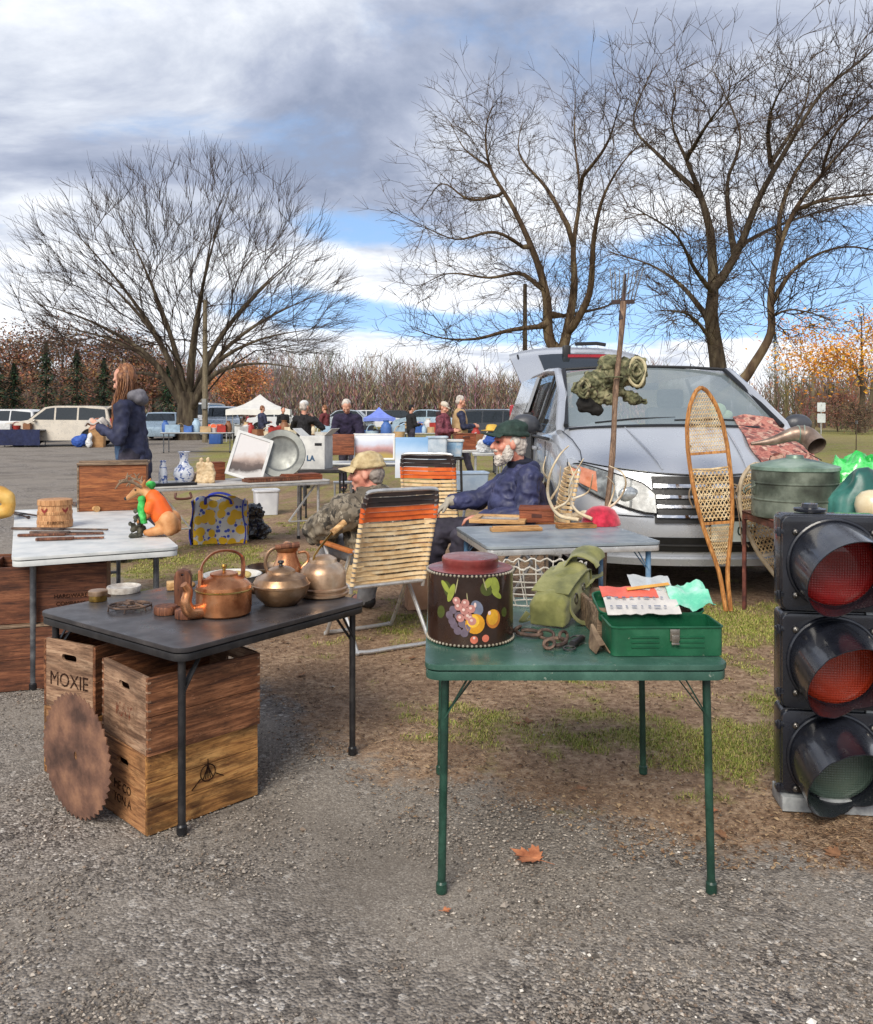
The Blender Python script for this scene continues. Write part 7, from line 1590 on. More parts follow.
# carved deer figure
c = ow(156, 536); t = thing('deer_figure', 'carved wooden deer figure with orange vest and green scarf on the white table corner', 'figurine', c); s = c.y/F
D = lambda px, py, dy=0: V(((px-156)*s, dy, (536-py)*s))
FUR = mat('carved_tan', S(196,136,84), S(164,104,58), S(216,164,112), scale=8, rough=.55); mb = MB()
mb.chain([(D(166,524),.062),(D(160,510),.056),(D(153,500),.042),(D(146,492),.030),(D(140,489),.030),(D(131,496),.018),(D(127,499),.013)]); mb.limb(D(170,520,-.035),.055,D(172,528,-.04),.045); mb.limb(D(170,520,.035),.055,D(172,528,.04),.045)
for dy in (-.045, .045): mb.chain([(D(153,505,dy*.6),.024),(D(149,515,dy),.020),(D(142,519,dy*.6),.017),(D(140,522,dy*.5),.014)]); mb.chain([(D(164,529,dy),.032),(D(152,532,dy),.024),(D(149,532,dy),.02)]); mb.chain([(D(144,487,dy*.4),.014),(D(147,482,dy*1.0),.012),(D(148,479,dy*1.3),.005)])
mb.limb(D(176,524),.03,D(180,530),.01); bdd = fused(mb, 'body', FUR, t, .007, 4)
mb = MB(); mb.chain([(D(162,515),.066),(D(157,505),.062),(D(153,498),.050)]); mb.limb(D(153,504,-.05),.03,D(152,509,-.055),.028); fused(mb, 'vest', mat('orange_vest', S(244,112,34), S(222,90,24), scale=10, rough=.6), t, .008, 3)
mb = MB(); mb.tube(bez([D(147,497,-.05),D(142,499,-.03),D(143,500,.03),D(148,497,.05)], 4), .016, 8); mb.tube(bez([D(144,499,-.04),D(143,508,-.05),D(144,516,-.05)], 5), .016, 8); mb.tube(bez([D(144,499,-.03),D(146,512,-.06),D(148,523,-.065)], 5), .02, 8); mb.ell(D(149,486,.03), (.03,.03,.03)); fused(mb, 'scarf', mat('green_scarf', S(52,168,74), S(34,130,54), S(96,206,110), scale=20, rough=.8), t, .008, 2, .012, .03)
r = random.Random(12); TWIGM = mat('twig_grey', S(150,128,104), S(104,86,68), scale=20, rough=.8)
for dy in (-.03, .03):
    mb = MB(); b0 = D(143,487,dy); main = bez([b0, D(136,482,dy*2), D(127,481,dy*3), D(121,488,dy*3)], 4); mb.tube(main, [.008*(1-i/16) +.002 for i in range(len(main))], 6)
    for k in range(9): p = main[2+k % 10]; q = p+V((r.gauss(-.02,.03), r.gauss(0,.02), r.gauss(.02,.025))); mb.tube([p, p.lerp(q,.6)+V((0,0,.008)), q], [.005,.004,.002], 5)
    mb.build('antler', TWIGM, t)
mb = MB(); mb.ell(D(126,499), (.012,.013,.011)); mb.build('nose', BLACKP, bdd)
for dy in (-.026, .026): mb = MB(); mb.ell(D(137,490,dy), (.006,.005,.006)); mb.build('eye', BLACKP, bdd)
mb = MB()
for k in range(22): p = D(140,524,-.02)+V((r.gauss(0,.018), r.gauss(-.02,.025), r.gauss(-.005,.04))); p.z = max(.012, p.z); mb.ell(p, (.012+.008*r.random(),.014,.012+.010*r.random()), rotz(r.random()*3), n=7, m=5)
mb.tube([D(140,520),D(140,536)], .018, 8); fused(mb, 'pine_cone_bunch', mat('dark_cones', S(66,66,56), S(44,44,38), S(100,96,80), scale=30, rough=.8), t, .007, 1, .010, .02)
# golden gourd at the very left
c = ow(3, 520); mb = MB(); mb.chain([(c+V((-.02,0,.05)),.048),(c+V((.03,0,.06)),.046),(c+V((.045,0,.10)),.040),(c+V((.03,0,.15)),.050),(c+V((-.02,0,.175)),.058),(c+V((-.06,0,.16)),.05)]); tag(fused(mb, 'gourd', mat('gourd_skin', S(206,158,72), S(164,116,46), S(226,186,104), scale=6, rough=.5), None, .009, 4), 'curved golden gourd at the left edge of the white table', 'gourd')
# ================================================================== middle table
MLx = V((-2.84, 8.32, 0)); MAg = R(30)
t = folding_table('folding_table', 'pale grey folding table with the large pewter tray and framed picture', MLx, MAg, 1.95, .76, .72, mat('pale_grey_top', S(188,184,178), S(166,162,156), S(204,202,196), scale=5, rough=.5), ALU, ALU, [(.12,.08),(1.83,.08),(.12,.68),(1.83,.68)], corner=.04, lr=.015, brace=False)
mb = MB(); mb.bar((1.80,.10,.66), (1.50,.10,.28), .016); mb.tube([(1.83,.08,.28),(1.5,.09,.28)], .009, 6); mb.build('brace', ALU, t)
mb = MB(); mb.bar((.15,.10,.66), (.45,.10,.28), .016); mb.tube([(.12,.08,.28),(.45,.09,.28)], .009, 6); mb.build('brace', ALU, t)
mb = MB(); mb.tube(bez([(.28,-.012,.655),(.28,-.03,.60),(.42,-.03,.60),(.42,-.012,.655)], 4), .012, 8); mb.build('carry_handle', mat('brown_handle', S(94,52,40), rough=.5), t)
ZM = .7225
def om(u, v, z=ZM): return V((MLx.x+u*math.cos(MAg)-v*math.sin(MAg), MLx.y+u*math.sin(MAg)+v*math.cos(MAg), z))
def om_px(px, v):     # point on the table at depth v seen in pixel column px
    a = (px-CX)/F; bx, by = MLx.x-v*math.sin(MAg), MLx.y+v*math.cos(MAg); u = (a*by-bx)/(math.cos(MAg)-a*math.sin(MAg)); return om(u, v)
BLUEW = NT('blue_white_glaze'); v_ = BLUEW.coord(); BLUEW.l(BLUEW.mix(BLUEW.ramp(BLUEW.noise(v_, 22, 4, .6, 1.0), [(.50,(0,0,0)),(.56,(1,1,1))]), S(216,220,228), S(74,98,160)), BLUEW.b.inputs['Base Color']); BLUEW.set(Roughness=.2); BLUEW = BLUEW.m
tag(MB().lathe([(0,0),(.06,0),(.09,.03),(.110,.09),(.095,.15),(.055,.19),(.040,.23),(.048,.30),(.066,.325),(.060,.327),(.03,.24),(0,.24)], 32).build('vase', BLUEW, loc=om_px(184,.36)), 'large round-bodied blue and white vase on the middle table', 'vase')
tag(MB().lathe([(0,0),(.040,0),(.044,.02),(.042,.12),(.034,.18),(.028,.22),(.034,.245),(.030,.247),(0,.23)], 24).build('bottle', BLUEW, loc=om_px(163,.20)), 'slim blue and white bottle left of the round-bodied vase', 'bottle')
c = om_px(205, .25); mb = MB(); r = random.Random(3)
for i in range(5): x = -.07+.035*i; mb.chain([(V((x,0,.02)),.028),(V((x+.01,.01,.10)),.030),(V((x,0,.16+.05*(i in (1,3)))),.024),(V((x,-.01,.20+.05*(i in (1,3)))),.018)])
mb.limb(V((-.09,0,.012)),.02,V((.09,0,.012)),.02); tag(fused(mb, 'carved_group', mat('ivory_resin', S(222,200,164), S(190,160,118), scale=14, rough=.5), None, .008, 2, .02, .03, loc=c), 'carved cream figure group beside the blue and white vase', 'figurine')
c = om_px(172, .12); mb = MB(); mb.box((0,0,.010), (.46,.18,.020)); mb.box((0,-.085,.022), (.46,.012,.012)); tag(mb.build('black_tray', BLACKP, bevel=.003, loc=c, rot=(0,0,MAg)), 'flat black tray under the blue and white bottle', 'tray')
c = om_px(214, .62); t = thing('wooden_box', 'small reddish wooden box behind the carved cream figures', 'box', c, MAg); MB().box((0,0,.09), (.20,.16,.18)).build('body', MAHOG, t, bevel=.003); MB().box((0,0,.187), (.21,.17,.014)).build('lid', MAHOG, t, bevel=.003)
tag(MB().lathe([(0,.0),(.06,0),(.10,.05),(.13,.085),(.125,.088),(.09,.05),(0,.015)], 28).build('bowl', mat('tan_bowl', S(196,170,140), S(160,130,100), scale=10, rough=.5), loc=om_px(193,.60)), 'tan pottery bowl behind the round-bodied vase', 'bowl')
c = om_px(242, .30); t = thing('framed_picture', 'white framed picture of dark hills tilted against the pewter tray', 'picture', c, MAg-R(6)); Mf = rotx(R(-20)) @ roty(R(20))
mb = MB(); mb.prism(rrect(.40,.52,.004,1,0,.28), .02, [rrect(.34,.46,.003,1,0,.28)], Mf @ frame_M(V((0,0,0)), (1,0,0), (0,0,1))); mb.build('frame', WHITEP, t)
pm = NT('print_hills'); sp_ = pm.n('ShaderNodeTexCoord'); g_ = pm.N.new('ShaderNodeSeparateXYZ'); pm.l(sp_.outputs['Generated'], g_.inputs[0]); hh = pm.math('ADD', g_.outputs[2], pm.math('MULTIPLY', pm.noise(pm.coord(), 7, 4), .30)); pm.l(pm.ramp(hh, [(.30, S(206,202,198)), (.38, S(92,84,80)), (.50, S(110,96,90)), (.60, S(196,176,164)), (.75, S(222,218,216))]), pm.b.inputs['Base Color']); pm.set(Roughness=.25)
mb = MB(); mb.prism(rrect(.338,.458,.003,1,0,.28), .006, M=Mf @ frame_M(V((0,-.004,0)), (1,0,0), (0,0,1))); mb.build('print', pm.m, t)
c = om_px(281, .38); mb = MB(); mb.lathe([(0,.012),(.17,.012),(.185,.020),(.20,.034),(.265,.036),(.272,.030),(.272,.024),(.20,.022),(.185,.006),(0,0)], 48); M_ = T(0,0,.272) @ rotz(MAg-R(22)) @ rotx(R(76)); mb.v = [M_ @ p for p in mb.v]
tag(mb.build('pewter_tray', mat('dark_pewter', S(126,128,124), S(98,100,98), S(146,148,142), scale=4, rough=.45, metal=.5), loc=c), 'large round dark pewter tray standing upright on the middle table', 'tray')
for px, v, w, d, h, m_, lab in ((272,.14,.60,.20,.03,WALNUT,'long dark wooden board lying in front of the pewter tray'), (300,.24,.42,.26,.05,MAHOG,'reddish flat wooden case at the right end of the middle table')):
    mb = MB(); mb.box((0,0,h/2), (w,d,h)); mb.box((0,0,h+.006), (w*.94,d*.9,.010)); tag(mb.build('wooden_board', m_, bevel=.003, loc=om_px(px, v), rot=(0,0,MAg+R(4))), lab, 'board', 'boards on the middle table')
c = om_px(212,.74); mb = MB(); mb.box((0,.0,.19), (.40,.02,.38)); tag(mb.build('white_panel', WHITEP, bevel=.003, loc=V((om_px(262,.70).x, om_px(262,.70).y, ZM)), rot=(R(-8),0,MAg)), 'plain white canvas panel standing behind the framed picture', 'panel')
# bags below
LEM = NT('lemon_print'); v_ = LEM.coord(); vo_ = LEM.n('ShaderNodeTexVoronoi', i_Scale=9.5, i_Randomness=.7); LEM.l(v_, vo_.inputs['Vector']); v2_ = LEM.n('ShaderNodeTexVoronoi', i_Scale=19.0, i_Randomness=1.0); LEM.l(v_, v2_.inputs['Vector'])
c_ = LEM.mix(LEM.ramp(v2_.outputs['Distance'], [(.34,(1,1,1)),(.38,(0,0,0))]), S(206,206,204), S(50,80,190)); c_ = LEM.mix(LEM.ramp(vo_.outputs['Distance'], [(.50,(1,1,1)),(.54,(0,0,0))]), c_, S(232,186,36)); LEM.l(c_, LEM.b.inputs['Base Color']); LEM.set(Roughness=.5); LEM = LEM.m
g = G(217, 544); t = thing('shopping_bag', 'blue and white shopping bag printed with yellow lemons under the middle table', 'bag', (g.x, g.y+.1, 0), R(8))
mb = MB(); rows = [[V((-.29+.58*i/14+(.02 if i in (0,14) else 0), y*(.10+.03*math.sin(i*.9)), z+(.03*math.sin(i*.8+y) if z > .4 else 0))) for i in range(15)] for (y, z) in ((-1,.0),(-1.15,.12),(-1.1,.28),(-.8,.42),(-.35,.50),(.35,.49),(.8,.42),(1.1,.25),(1,.0))]; mb.sheet(rows, .004); mb.build('bag_body', LEM, t, smooth=70)
for sx in (-1, 1): mb = MB(); mb.sheet([[V((sx*(.285+.02*math.sin(j)), -.12+.24*i/5, .48*j/6)) for i in range(6)] for j in range(7)], .012); mb.build('gusset', mat('royal_blue', S(44,66,196), S(32,50,160), rough=.5), t, smooth=60)
for y in (-.09, .09): mb = MB(); mb.tube(bez([(-.14,y,.44),(-.12,y*1.6,.52),(0,y*1.8,.54),(.12,y*1.6,.50),(.14,y,.44)], 5), .016, 8, flat=.4); mb.build('handle', mat('royal_blue', S(44,66,196)), t)
g = G(250, 540); crumple('refuse_bag', mat('black_bag_plastic', S(34,36,42), S(22,24,28), S(60,64,72), scale=6, rough=.25, coat=.5), [(V((g.x, g.y+.12, .14)), (.17,.14,.16)), (V((g.x+.03, g.y+.12, .30)), (.12,.11,.12)), (V((g.x+.10, g.y+.12, .08)), (.13,.12,.10))], 'black shiny plastic bag beside the lemon shopping bag', 'plastic bag', .10, .10, a2=.04)
g = G(266, 514); t = thing('storage_tub', 'white plastic tub on the grass behind the black plastic bag', 'tub', (g.x, g.y, 0), R(20)); TUBM = mat('white_tub', S(214,216,220), S(196,198,204), scale=6, rough=.4)
def tub(t, w, d, h, m_, lid=None):
    mb = MB(); rows = [[V((p[0]*(1-.10*(1-z/h)), p[1]*(1-.10*(1-z/h)), z)) for p in rrect(w, d, .04, 3)] for z in (0, h*.85, h)]; mb.sheet([r+[r[0]] for r in rows]); o = len(mb.v); mb.prism(rrect(w*.9, d*.9, .035, 3), .01); mb.build('tub_body', m_, t, fix=False, smooth=50)
    mb = MB(); mb.prism(rrect(w+.03, d+.03, .05, 3), .03, [] if lid else [rrect(w-.01, d-.01, .035, 3)], T(0,0,h-.012)); mb.build('lid' if lid else 'rim', lid or m_, t, bevel=.004)
tub(t, .34, .30, .34, TUBM)
g = G(343, 503); t = thing('step_stool', 'small white step stool on the grass left of the camo man', 'stool', (g.x, g.y, 0), R(10)); MB().box((0,0,.33), (.30,.26,.03)).build('seat', WHITEP, t, bevel=.006)
for x in (-.13, .13): MB().box((x,0,.16), (.02,.24,.315)).build('side_panel', WHITEP, t, bevel=.003)

# ================================================================== back row of paintings, cartons and bins
BY = 12.6
t = folding_table('folding_table', 'long folding table behind the middle table carrying the row of paintings', (px_at(292,BY), BY, 0), R(2), 2.35, .75, .70, WHITETOP, GREYMET, GREYMET, [(.1,.1),(2.25,.1),(.1,.65),(2.25,.65)], lr=.016, brace=False)
def art_mat(name, stops, sc=5, w=.35):
    n = NT(name); tc = n.n('ShaderNodeTexCoord'); s_ = n.N.new('ShaderNodeSeparateXYZ'); n.l(tc.outputs['Generated'], s_.inputs[0]); h = n.math('ADD', s_.outputs[2], n.math('MULTIPLY', n.math('SUBTRACT', n.noise(n.coord(), sc, 6, .7), .5), w)); n.l(n.ramp(h, stops), n.b.inputs['Base Color']); n.set(Roughness=.5); return n.m
def board(name, label, cat, x0, x1, y0, y1, Y, m_, th=.03, group=None, lean=-8, frame=None):
    w = (x1-x0)*Y/F; h = (y1-y0)*Y/F; b = P((x0+x1)/2, y1, Y); t = thing(name, label, cat, b, 0, group); Mx = rotx(R(lean))
    mb = MB(); mb.box(Mx @ V((0,th/2,h/2)), (w,th,h), Mx); mb.build('canvas' if 'paint' in name else 'panel', m_, t, bevel=.003)
    if frame:
        mb = MB(); mb.prism(rrect(w+.02, h+.02, .002, 1, 0, h/2), .02, [rrect(w-.03, h-.03, .002, 1, 0, h/2)], Mx @ frame_M(V((0,.012,0)), (1,0,0), (0,0,1))); mb.build('frame', frame, t)
    return t
ZB_ = P(0, 460, BY+.3)
board('painting', 'landscape painting with pale blue sky over pinkish bare trees in the back row', 'painting', 354, 394, 434, 459, BY+.2, art_mat('paint_pink', [(.15, S(176,152,84)), (.30, S(150,112,112)), (.45, S(190,148,146)), (.62, S(196,200,214)), (.85, S(214,220,232))]), group='paintings in the back row', frame=WHITEP)
board('painting', 'snowy landscape painting with deep blue sky at the right of the pink trees painting', 'painting', 395, 428, 437, 478, BY-.25, art_mat('paint_snow', [(.1, S(196,204,212)), (.40, S(214,220,226)), (.55, S(186,200,214)), (.70, S(166,194,222)), (.9, S(120,164,206))], 3, .25), group='paintings in the back row')
board('wooden_board', 'reddish brown wooden panel between the white carton and the pink trees painting', 'panel', 330, 354, 434, 455, BY+.1, wood('panel_brown', S(160,96,62), S(128,70,44), S(80,44,30), axis=0, stain=.4))
c = P(312, 470, 11.4); c.z = .0; t = thing('carton', 'white cardboard carton with blue printed mark and open flaps behind the pewter tray', 'carton', (c.x, c.y, .70), R(-14)); cm = mat('white_card', S(212,212,208), S(186,186,184), scale=8, rough=.8)
MB().box((0,.15,.22), (.36,.30,.44)).build('box_body', cm, t, bevel=.004)
for sx in (-1, 1): mb = MB(); mb.box((sx*.22,.15,.49), (.16,.29,.006), roty(R(-40*sx))); mb.build('flap', cm, t)
o = t.children[0]; text('LA', .10, mat('print_navy', S(60,90,120), rough=.8), o, frame_M(V((-.02,-.0035,.14)), (1,0,0), (0,0,1)), 'printed_mark', .001, bold=.004); MB().box((.09,-.001,.33), (.10,.006,.035)).build('hand_hole', BLACKP, o)
t = folding_table('card_table', 'small black card table holding the white carton', (px_at(297,11.3), 11.25, 0), 0, .62, .55, .70, BLACKTOP, BLACKMET, BLACKMET, [(.05,.05),(.57,.05),(.05,.5),(.57,.5)], lr=.013, brace=False)
CLEARB = mat('cloudy_plastic', S(190,204,216), S(160,178,196), S(214,222,230), scale=5, rough=.3)
for px, py, Y, w, d, h, m_, lid, lab in ((437,461,12.9,.30,.30,.36,CLEARB,None,'tall cloudy plastic bin right of the snowy painting'), (446,456,13.3,.52,.36,.24,mat('blue_tub', S(150,186,216), S(110,150,190), S(206,216,226), scale=5, rough=.35),WHITEP,'low pale blue lidded bin on the black stool')):
    b = P(px, py, Y); t = thing('storage_bin', lab, 'bin', b, R(4), 'plastic storage bins in the back row'); tub(t, w, d, h, m_, lid)
t = thing('bar_stool', 'black square stool carrying the low pale blue bin', 'stool', (px_at(450,13.3), 13.3, 0)); zs = P(0,457,13.3).z
MB().box((0,0,zs-.02), (.42,.36,.036)).build('seat', BLACKMET, t, bevel=.008)
for x in (-.17, .17):
    for y in (-.14, .14): MB().bar((x*1.1,y*1.1,0), (x,y,zs-.04), .03).build('leg', BLACKMET, t)
MB().tube([(-.18,-.15,.22),(.18,-.15,.22),(.18,.15,.22),(-.18,.15,.22)], .01, 6, closed=True).build('footrest', BLACKMET, t)
g = G(470, 497); t = thing('storage_bin', 'pale blue open plastic bin standing on the grass left of the minivan', 'bin', (g.x, g.y, 0), R(10), 'plastic storage bins in the back row'); tub(t, .58, .42, .42, mat('pale_blue_tub', S(186,202,220), S(160,180,204), scale=6, rough=.4))
t = folding_table('folding_table', 'white folding table carrying the brown wooden case near the vest man', (px_at(455,16.2), 16.2, 0), R(3), .95, .6, .74, WHITETOP, ALU, ALU, [(.08,.08),(.87,.08),(.08,.52),(.87,.52)], lr=.014, brace=False)
c = V((px_at(466,16.4), 16.35, .742)); t = thing('wooden_case', 'open brown wooden case standing on the white table near the vest man', 'case', c, R(12)); MB().box((0,.1,.15), (.40,.20,.30)).build('body', MAHOG, t, bevel=.005); MB().box((0,.1,.306), (.42,.22,.016)).build('lid', MAHOG, t, bevel=.003); MB().tube(bez([(-.06,-.004,.24),(-.05,-.03,.25),(.05,-.03,.25),(.06,-.004,.24)], 4), .008, 6).build('handle', BLACKP, t)
# cart of goods beside the rear of the minivan
c = V((px_at(489,15.2), 15.2, 0)); t = folding_table('folding_table', 'narrow white table beside the rear of the minivan piled with bags', (c.x-.30, c.y-.2, 0), 0, .62, .5, .74, WHITETOP, ALU, ALU, [(.06,.06),(.56,.06),(.06,.44),(.56,.44)], lr=.014, brace=False)
crumple('cloth_bag', mat('white_cloth_bag', S(214,214,216), S(184,186,190), scale=8, rough=.8), [(c+V((-.10,0,.86)), (.14,.14,.14)), (c+V((.12,.05,.88)), (.14,.14,.16)), (c+V((0,.0,.98)), (.12,.12,.12))], 'white cloth bag heaped on the narrow table behind the navy jacketed man', 'bag', .06, .1)
crumple('blue_bag', mat('blue_cloth', S(52,92,176), S(36,70,146), scale=8, rough=.7), [(c+V((.02,-.12,.95)), (.15,.07,.09)), (c+V((.05,-.11,1.05)), (.12,.07,.07))], 'bright blue bag in front of the white cloth bag', 'bag', .04, .1)
t = thing('sun_hat', 'yellow brimmed hat on top of the white cloth bag beside the minivan', 'hat', c+V((.05,0,1.13))); MB().lathe([(0,.0),(.19,.0),(.20,.012),(.11,.022),(.105,.07),(.085,.11),(.04,.12),(0,.121)], 24).build('crown', mat('yellow_straw', S(226,190,90), S(196,154,60), scale=12, rough=.8), t)

# ================================================================== vehicles of the car park
def car(label, loc, rz, paint, kind='suv', L=4.7, W=1.82, H=1.72, group='cars parked at the edge of the field', glassm=None, lights=True):
    """local: nose towards +x, centred"""
    t = thing('parked_car', label, kind if kind != 'suv' else 'car', loc, rz, group); h = H; w = W/2; gm = glassm or GLASSD
    if kind == 'van': prof = [(-.50,.28),(-.50,.55),(-.495,.86),(-.47,.97),(-.30,1.0),(.14,1.0),(.24,.97),(.355,.60),(.47,.50),(.495,.42),(.50,.20),(.49,.14),(-.49,.14)]; gl = [(-.46,.90),(-.30,.94),(.14,.94),(.22,.91),(.33,.60),(-.47,.58)]
    elif kind == 'sedan': prof = [(-.50,.28),(-.50,.50),(-.48,.62),(-.36,.66),(-.25,.94),(-.12,1.0),(.06,1.0),(.14,.96),(.27,.66),(.44,.56),(.49,.46),(.50,.24),(.49,.14),(-.49,.14)]; gl = [(-.33,.68),(-.23,.92),(-.11,.955),(.06,.955),(.12,.92),(.24,.68)]
    else: prof = [(-.50,.28),(-.50,.50),(-.49,.60),(-.455,.93),(-.42,.985),(-.25,1.0),(.02,1.0),(.10,.965),(.235,.645),(.43,.57),(.485,.48),(.50,.26),(.49,.15),(-.49,.15)]; gl = [(-.455,.64),(-.435,.90),(-.24,.945),(.02,.945),(.08,.92),(.20,.655)]
    mb = MB(); rows = []
    for y, kx, tum in ((-1,.985,1),(-.96,1,1),(-.5,1.012,0),(0,1.016,0),(.5,1.012,0),(.96,1,1),(1,.985,1)):
        row = []
        for x, z in prof:
            k = 1-.17*max(0, (z-.58)/.42); row.append(V((x*L*kx, y*w*k, z*h-(.015*h*y*y if z > .9 else 0))))
        rows.append(row)
    mb.sheet([r+[r[0]] for r in rows]); n = len(prof)+1; mb.f.append(tuple(range(n-1))); mb.f.append(tuple(6*n+i for i in range(n-1))[::-1]); mb.mi += [0, 0]; mb.build('body', paint, t, smooth=28, bevel=.0)
    def side_pt(x, z, s, off=.006): k = 1-.17*max(0, (z-.58)/.42); return V((x*L, s*(w*k+off), z*h))
    xs = [p[0] for p in gl]; cuts = {'suv': (-.20,.0), 'van': (-.2,.06), 'sedan': (-.06,)}[kind]
    for s in (-1, 1):
        edges = sorted([min(xs)]+list(cuts)+[max(xs)])
        for a, b in zip(edges, edges[1:]):
            a2, b2 = a+.008, b-.008
            poly = clip_poly(gl, a2, b2)
            if len(poly) > 2: mb = MB(); mb.add([side_pt(x, z, s) for x, z in poly]+[side_pt(x, z, s, -.01) for x, z in poly], [tuple(range(len(poly)))]+[(i, (i+1) % len(poly), (i+1) % len(poly)+len(poly), i+len(poly)) for i in range(len(poly))]); mb.build('window', gm, t, smooth=None)
        for x in (-.315, .315):
            mb = MB(); R_ = .20*h; mb.lathe([(R_*.6,-.10),(R_*.95,-.105),(R_,-.06),(R_,.06),(R_*.95,.105),(R_*.6,.10)], 24); ty = mb.build('tyre', MC.get('tyre_rubber') or mat('tyre_rubber', S(34,34,35)), t, loc=(x*L, s*(w-.075), R_), rot=(R(90),0,0)); m2 = MB(); m2.lathe([(0,-.09),(R_*.62,-.09),(R_*.66,-.07),(R_*.66,.07),(R_*.62,.09),(0,.09)], 20)
            for k in range(5): a = 2*PI*k/5; m2.bar((.02*math.cos(a),.02*math.sin(a),-s*.10), (R_*.58*math.cos(a),R_*.58*math.sin(a),-s*.10), .05, .02)
            m2.build('rim', MC.get('alloy_rim'), ty); m3 = MB(); m3.tube([V((x*L+R_*1.13*math.cos(a), s*(w+.002), R_+R_*1.13*math.sin(a))) for a in [R(-10+200*i/16) for i in range(17)]], .035, 6); m3.prism([(R_*1.08*math.cos(a), R_*1.08*math.sin(a)) for a in [2*PI*i/20 for i in range(20)]], .004, M=frame_M(V((x*L, s*(w+.003), R_)), (1,0,0), (0,0,1))); m3.build('wheel_arch', TRIMB, t)
        mb = MB(); mb.ell((.17*L, s*(w+.10), .63*h), (.07,.10,.07)); mb.build('door_mirror', paint, t)
        if lights:
            mb = MB(); mb.ell((.468*L, s*w*.74, .45*h), (.12,.20,.085)); mb.build('headlight', MC['headlight_bowl'], t)
            mb = MB(); mb.ell((-.488*L, s*w*.84, .58*h), (.07,.10,.20)); mb.build('tail_light', MC['red_lens'], t)
    # windshield and rear glass
    fi = {'suv': (7,8), 'van': (6,7), 'sedan': (7,8)}[kind]; ri = {'suv': (2,3), 'van': (1,2), 'sedan': (3,4)}[kind]
    for nm, (i, j), d in (('windshield', fi, .008), ('rear_window', ri, -.008)):
        a, b = prof[i], prof[j]; ka = lambda z: 1-.17*max(0, (z-.58)/.42); f1, f2 = .08, .92
        p = (a[0]+(b[0]-a[0])*f1, a[1]+(b[1]-a[1])*f1); q = (a[0]+(b[0]-a[0])*f2, a[1]+(b[1]-a[1])*f2)
        rows = [[V((x*L*1.012+d, y*w*ka(z)*.9, z*h+.012)) for y in (-1,-.5,0,.5,1)] for x, z in (p, q)]; mb = MB(); mb.sheet(rows, .006); mb.build(nm, gm, t, smooth=None)
    mb = MB(); mb.box((0,0,.17*h), (L*.96,W*.9,.12)); mb.build('underbody', TRIMB, t)
    return t
def clip_poly(poly, a, b):
    def clip(ps, f):
        out = []
        for i in range(len(ps)):
            p, q = ps[i], ps[(i+1) % len(ps)]; fp, fq = f(p), f(q)
            if fp >= 0: out.append(p)
            if (fp >= 0) != (fq >= 0): u = fp/(fp-fq); out.append((p[0]+(q[0]-p[0])*u, p[1]+(q[1]-p[1])*u))
        return out
    return clip(clip(poly, lambda p: p[0]-a), lambda p: b-p[0])
BEIGE = mat('beige_car_paint', S(206,196,180), S(198,188,172), scale=2, rough=.3, metal=.3, coat=.6); WHITEC = mat('white_car_paint', S(220,222,224), S(212,214,216), scale=2, rough=.3, coat=.6); SILV2 = mat('light_silver_paint', S(180,190,198), S(172,182,190), scale=2, rough=.3, metal=.4, coat=.6); DARKC = mat('dark_grey_paint', S(58,62,68), S(50,54,60), scale=2, rough=.3, metal=.4, coat=.6); BLUEC = mat('pale_blue_paint', S(168,190,206), S(158,180,198), scale=2, rough=.3, metal=.4, coat=.6)
t = car('beige estate car with raised tailgate parked behind the navy clothed stall', (px_at(62,37.5), 37.5, 0), R(180+5), BEIGE, 'suv', 4.75, 1.85, 1.78)
mb = MB(); mb.sheet([[V((-2.15-.9*u, -.75+1.5*i/6, 1.70+.18*math.sin(u*2.4))) for i in range(7)] for u in (0,.33,.66,1)], .06); mb.build('tailgate', BEIGE, t, smooth=60)
car('white estate car at the left edge behind the blue table', (px_at(4,42.5), 42.5, 0), R(172), WHITEC, 'suv', 4.5, 1.8, 1.65)
car('pale blue hatchback parked between the standing woman and the maple trunk', (px_at(163,47), 47, 0), R(-80), BLUEC, 'sedan', 4.5, 1.8, 1.5)
car('white van parked right of the maple trunk, nearer the wooden pole', (px_at(201,54), 54, 0), R(-92), WHITEC, 'van', 5.2, 2.0, 2.1)
car('silver pickup-like wagon parked right of the wooden pole behind the orange cooler', (px_at(222,50), 50, 0), R(-75), SILV2, 'suv', 4.8, 1.9, 1.85)
car('dark grey estate car behind the vest man', (px_at(508,37), 37, 0), R(-20), DARKC, 'suv', 4.6, 1.8, 1.62)
for px, Y, rz, p, kd, lab in ((278,66,10,WHITEC,'sedan','white car far off behind the white canopy'), (345,70,175,SILV2,'sedan','silver car far off behind the bending man'), (377,74,5,WHITEC,'suv','white car far off below the blue canopy'), (425,64,170,BLUEC,'sedan','pale blue car far off left of the maroon coated woman'), (400,80,8,DARKC,'suv','dark car far off right of the blue canopy')):
    car(lab, (px_at(px,Y), Y, 0), R(rz), p, kd)

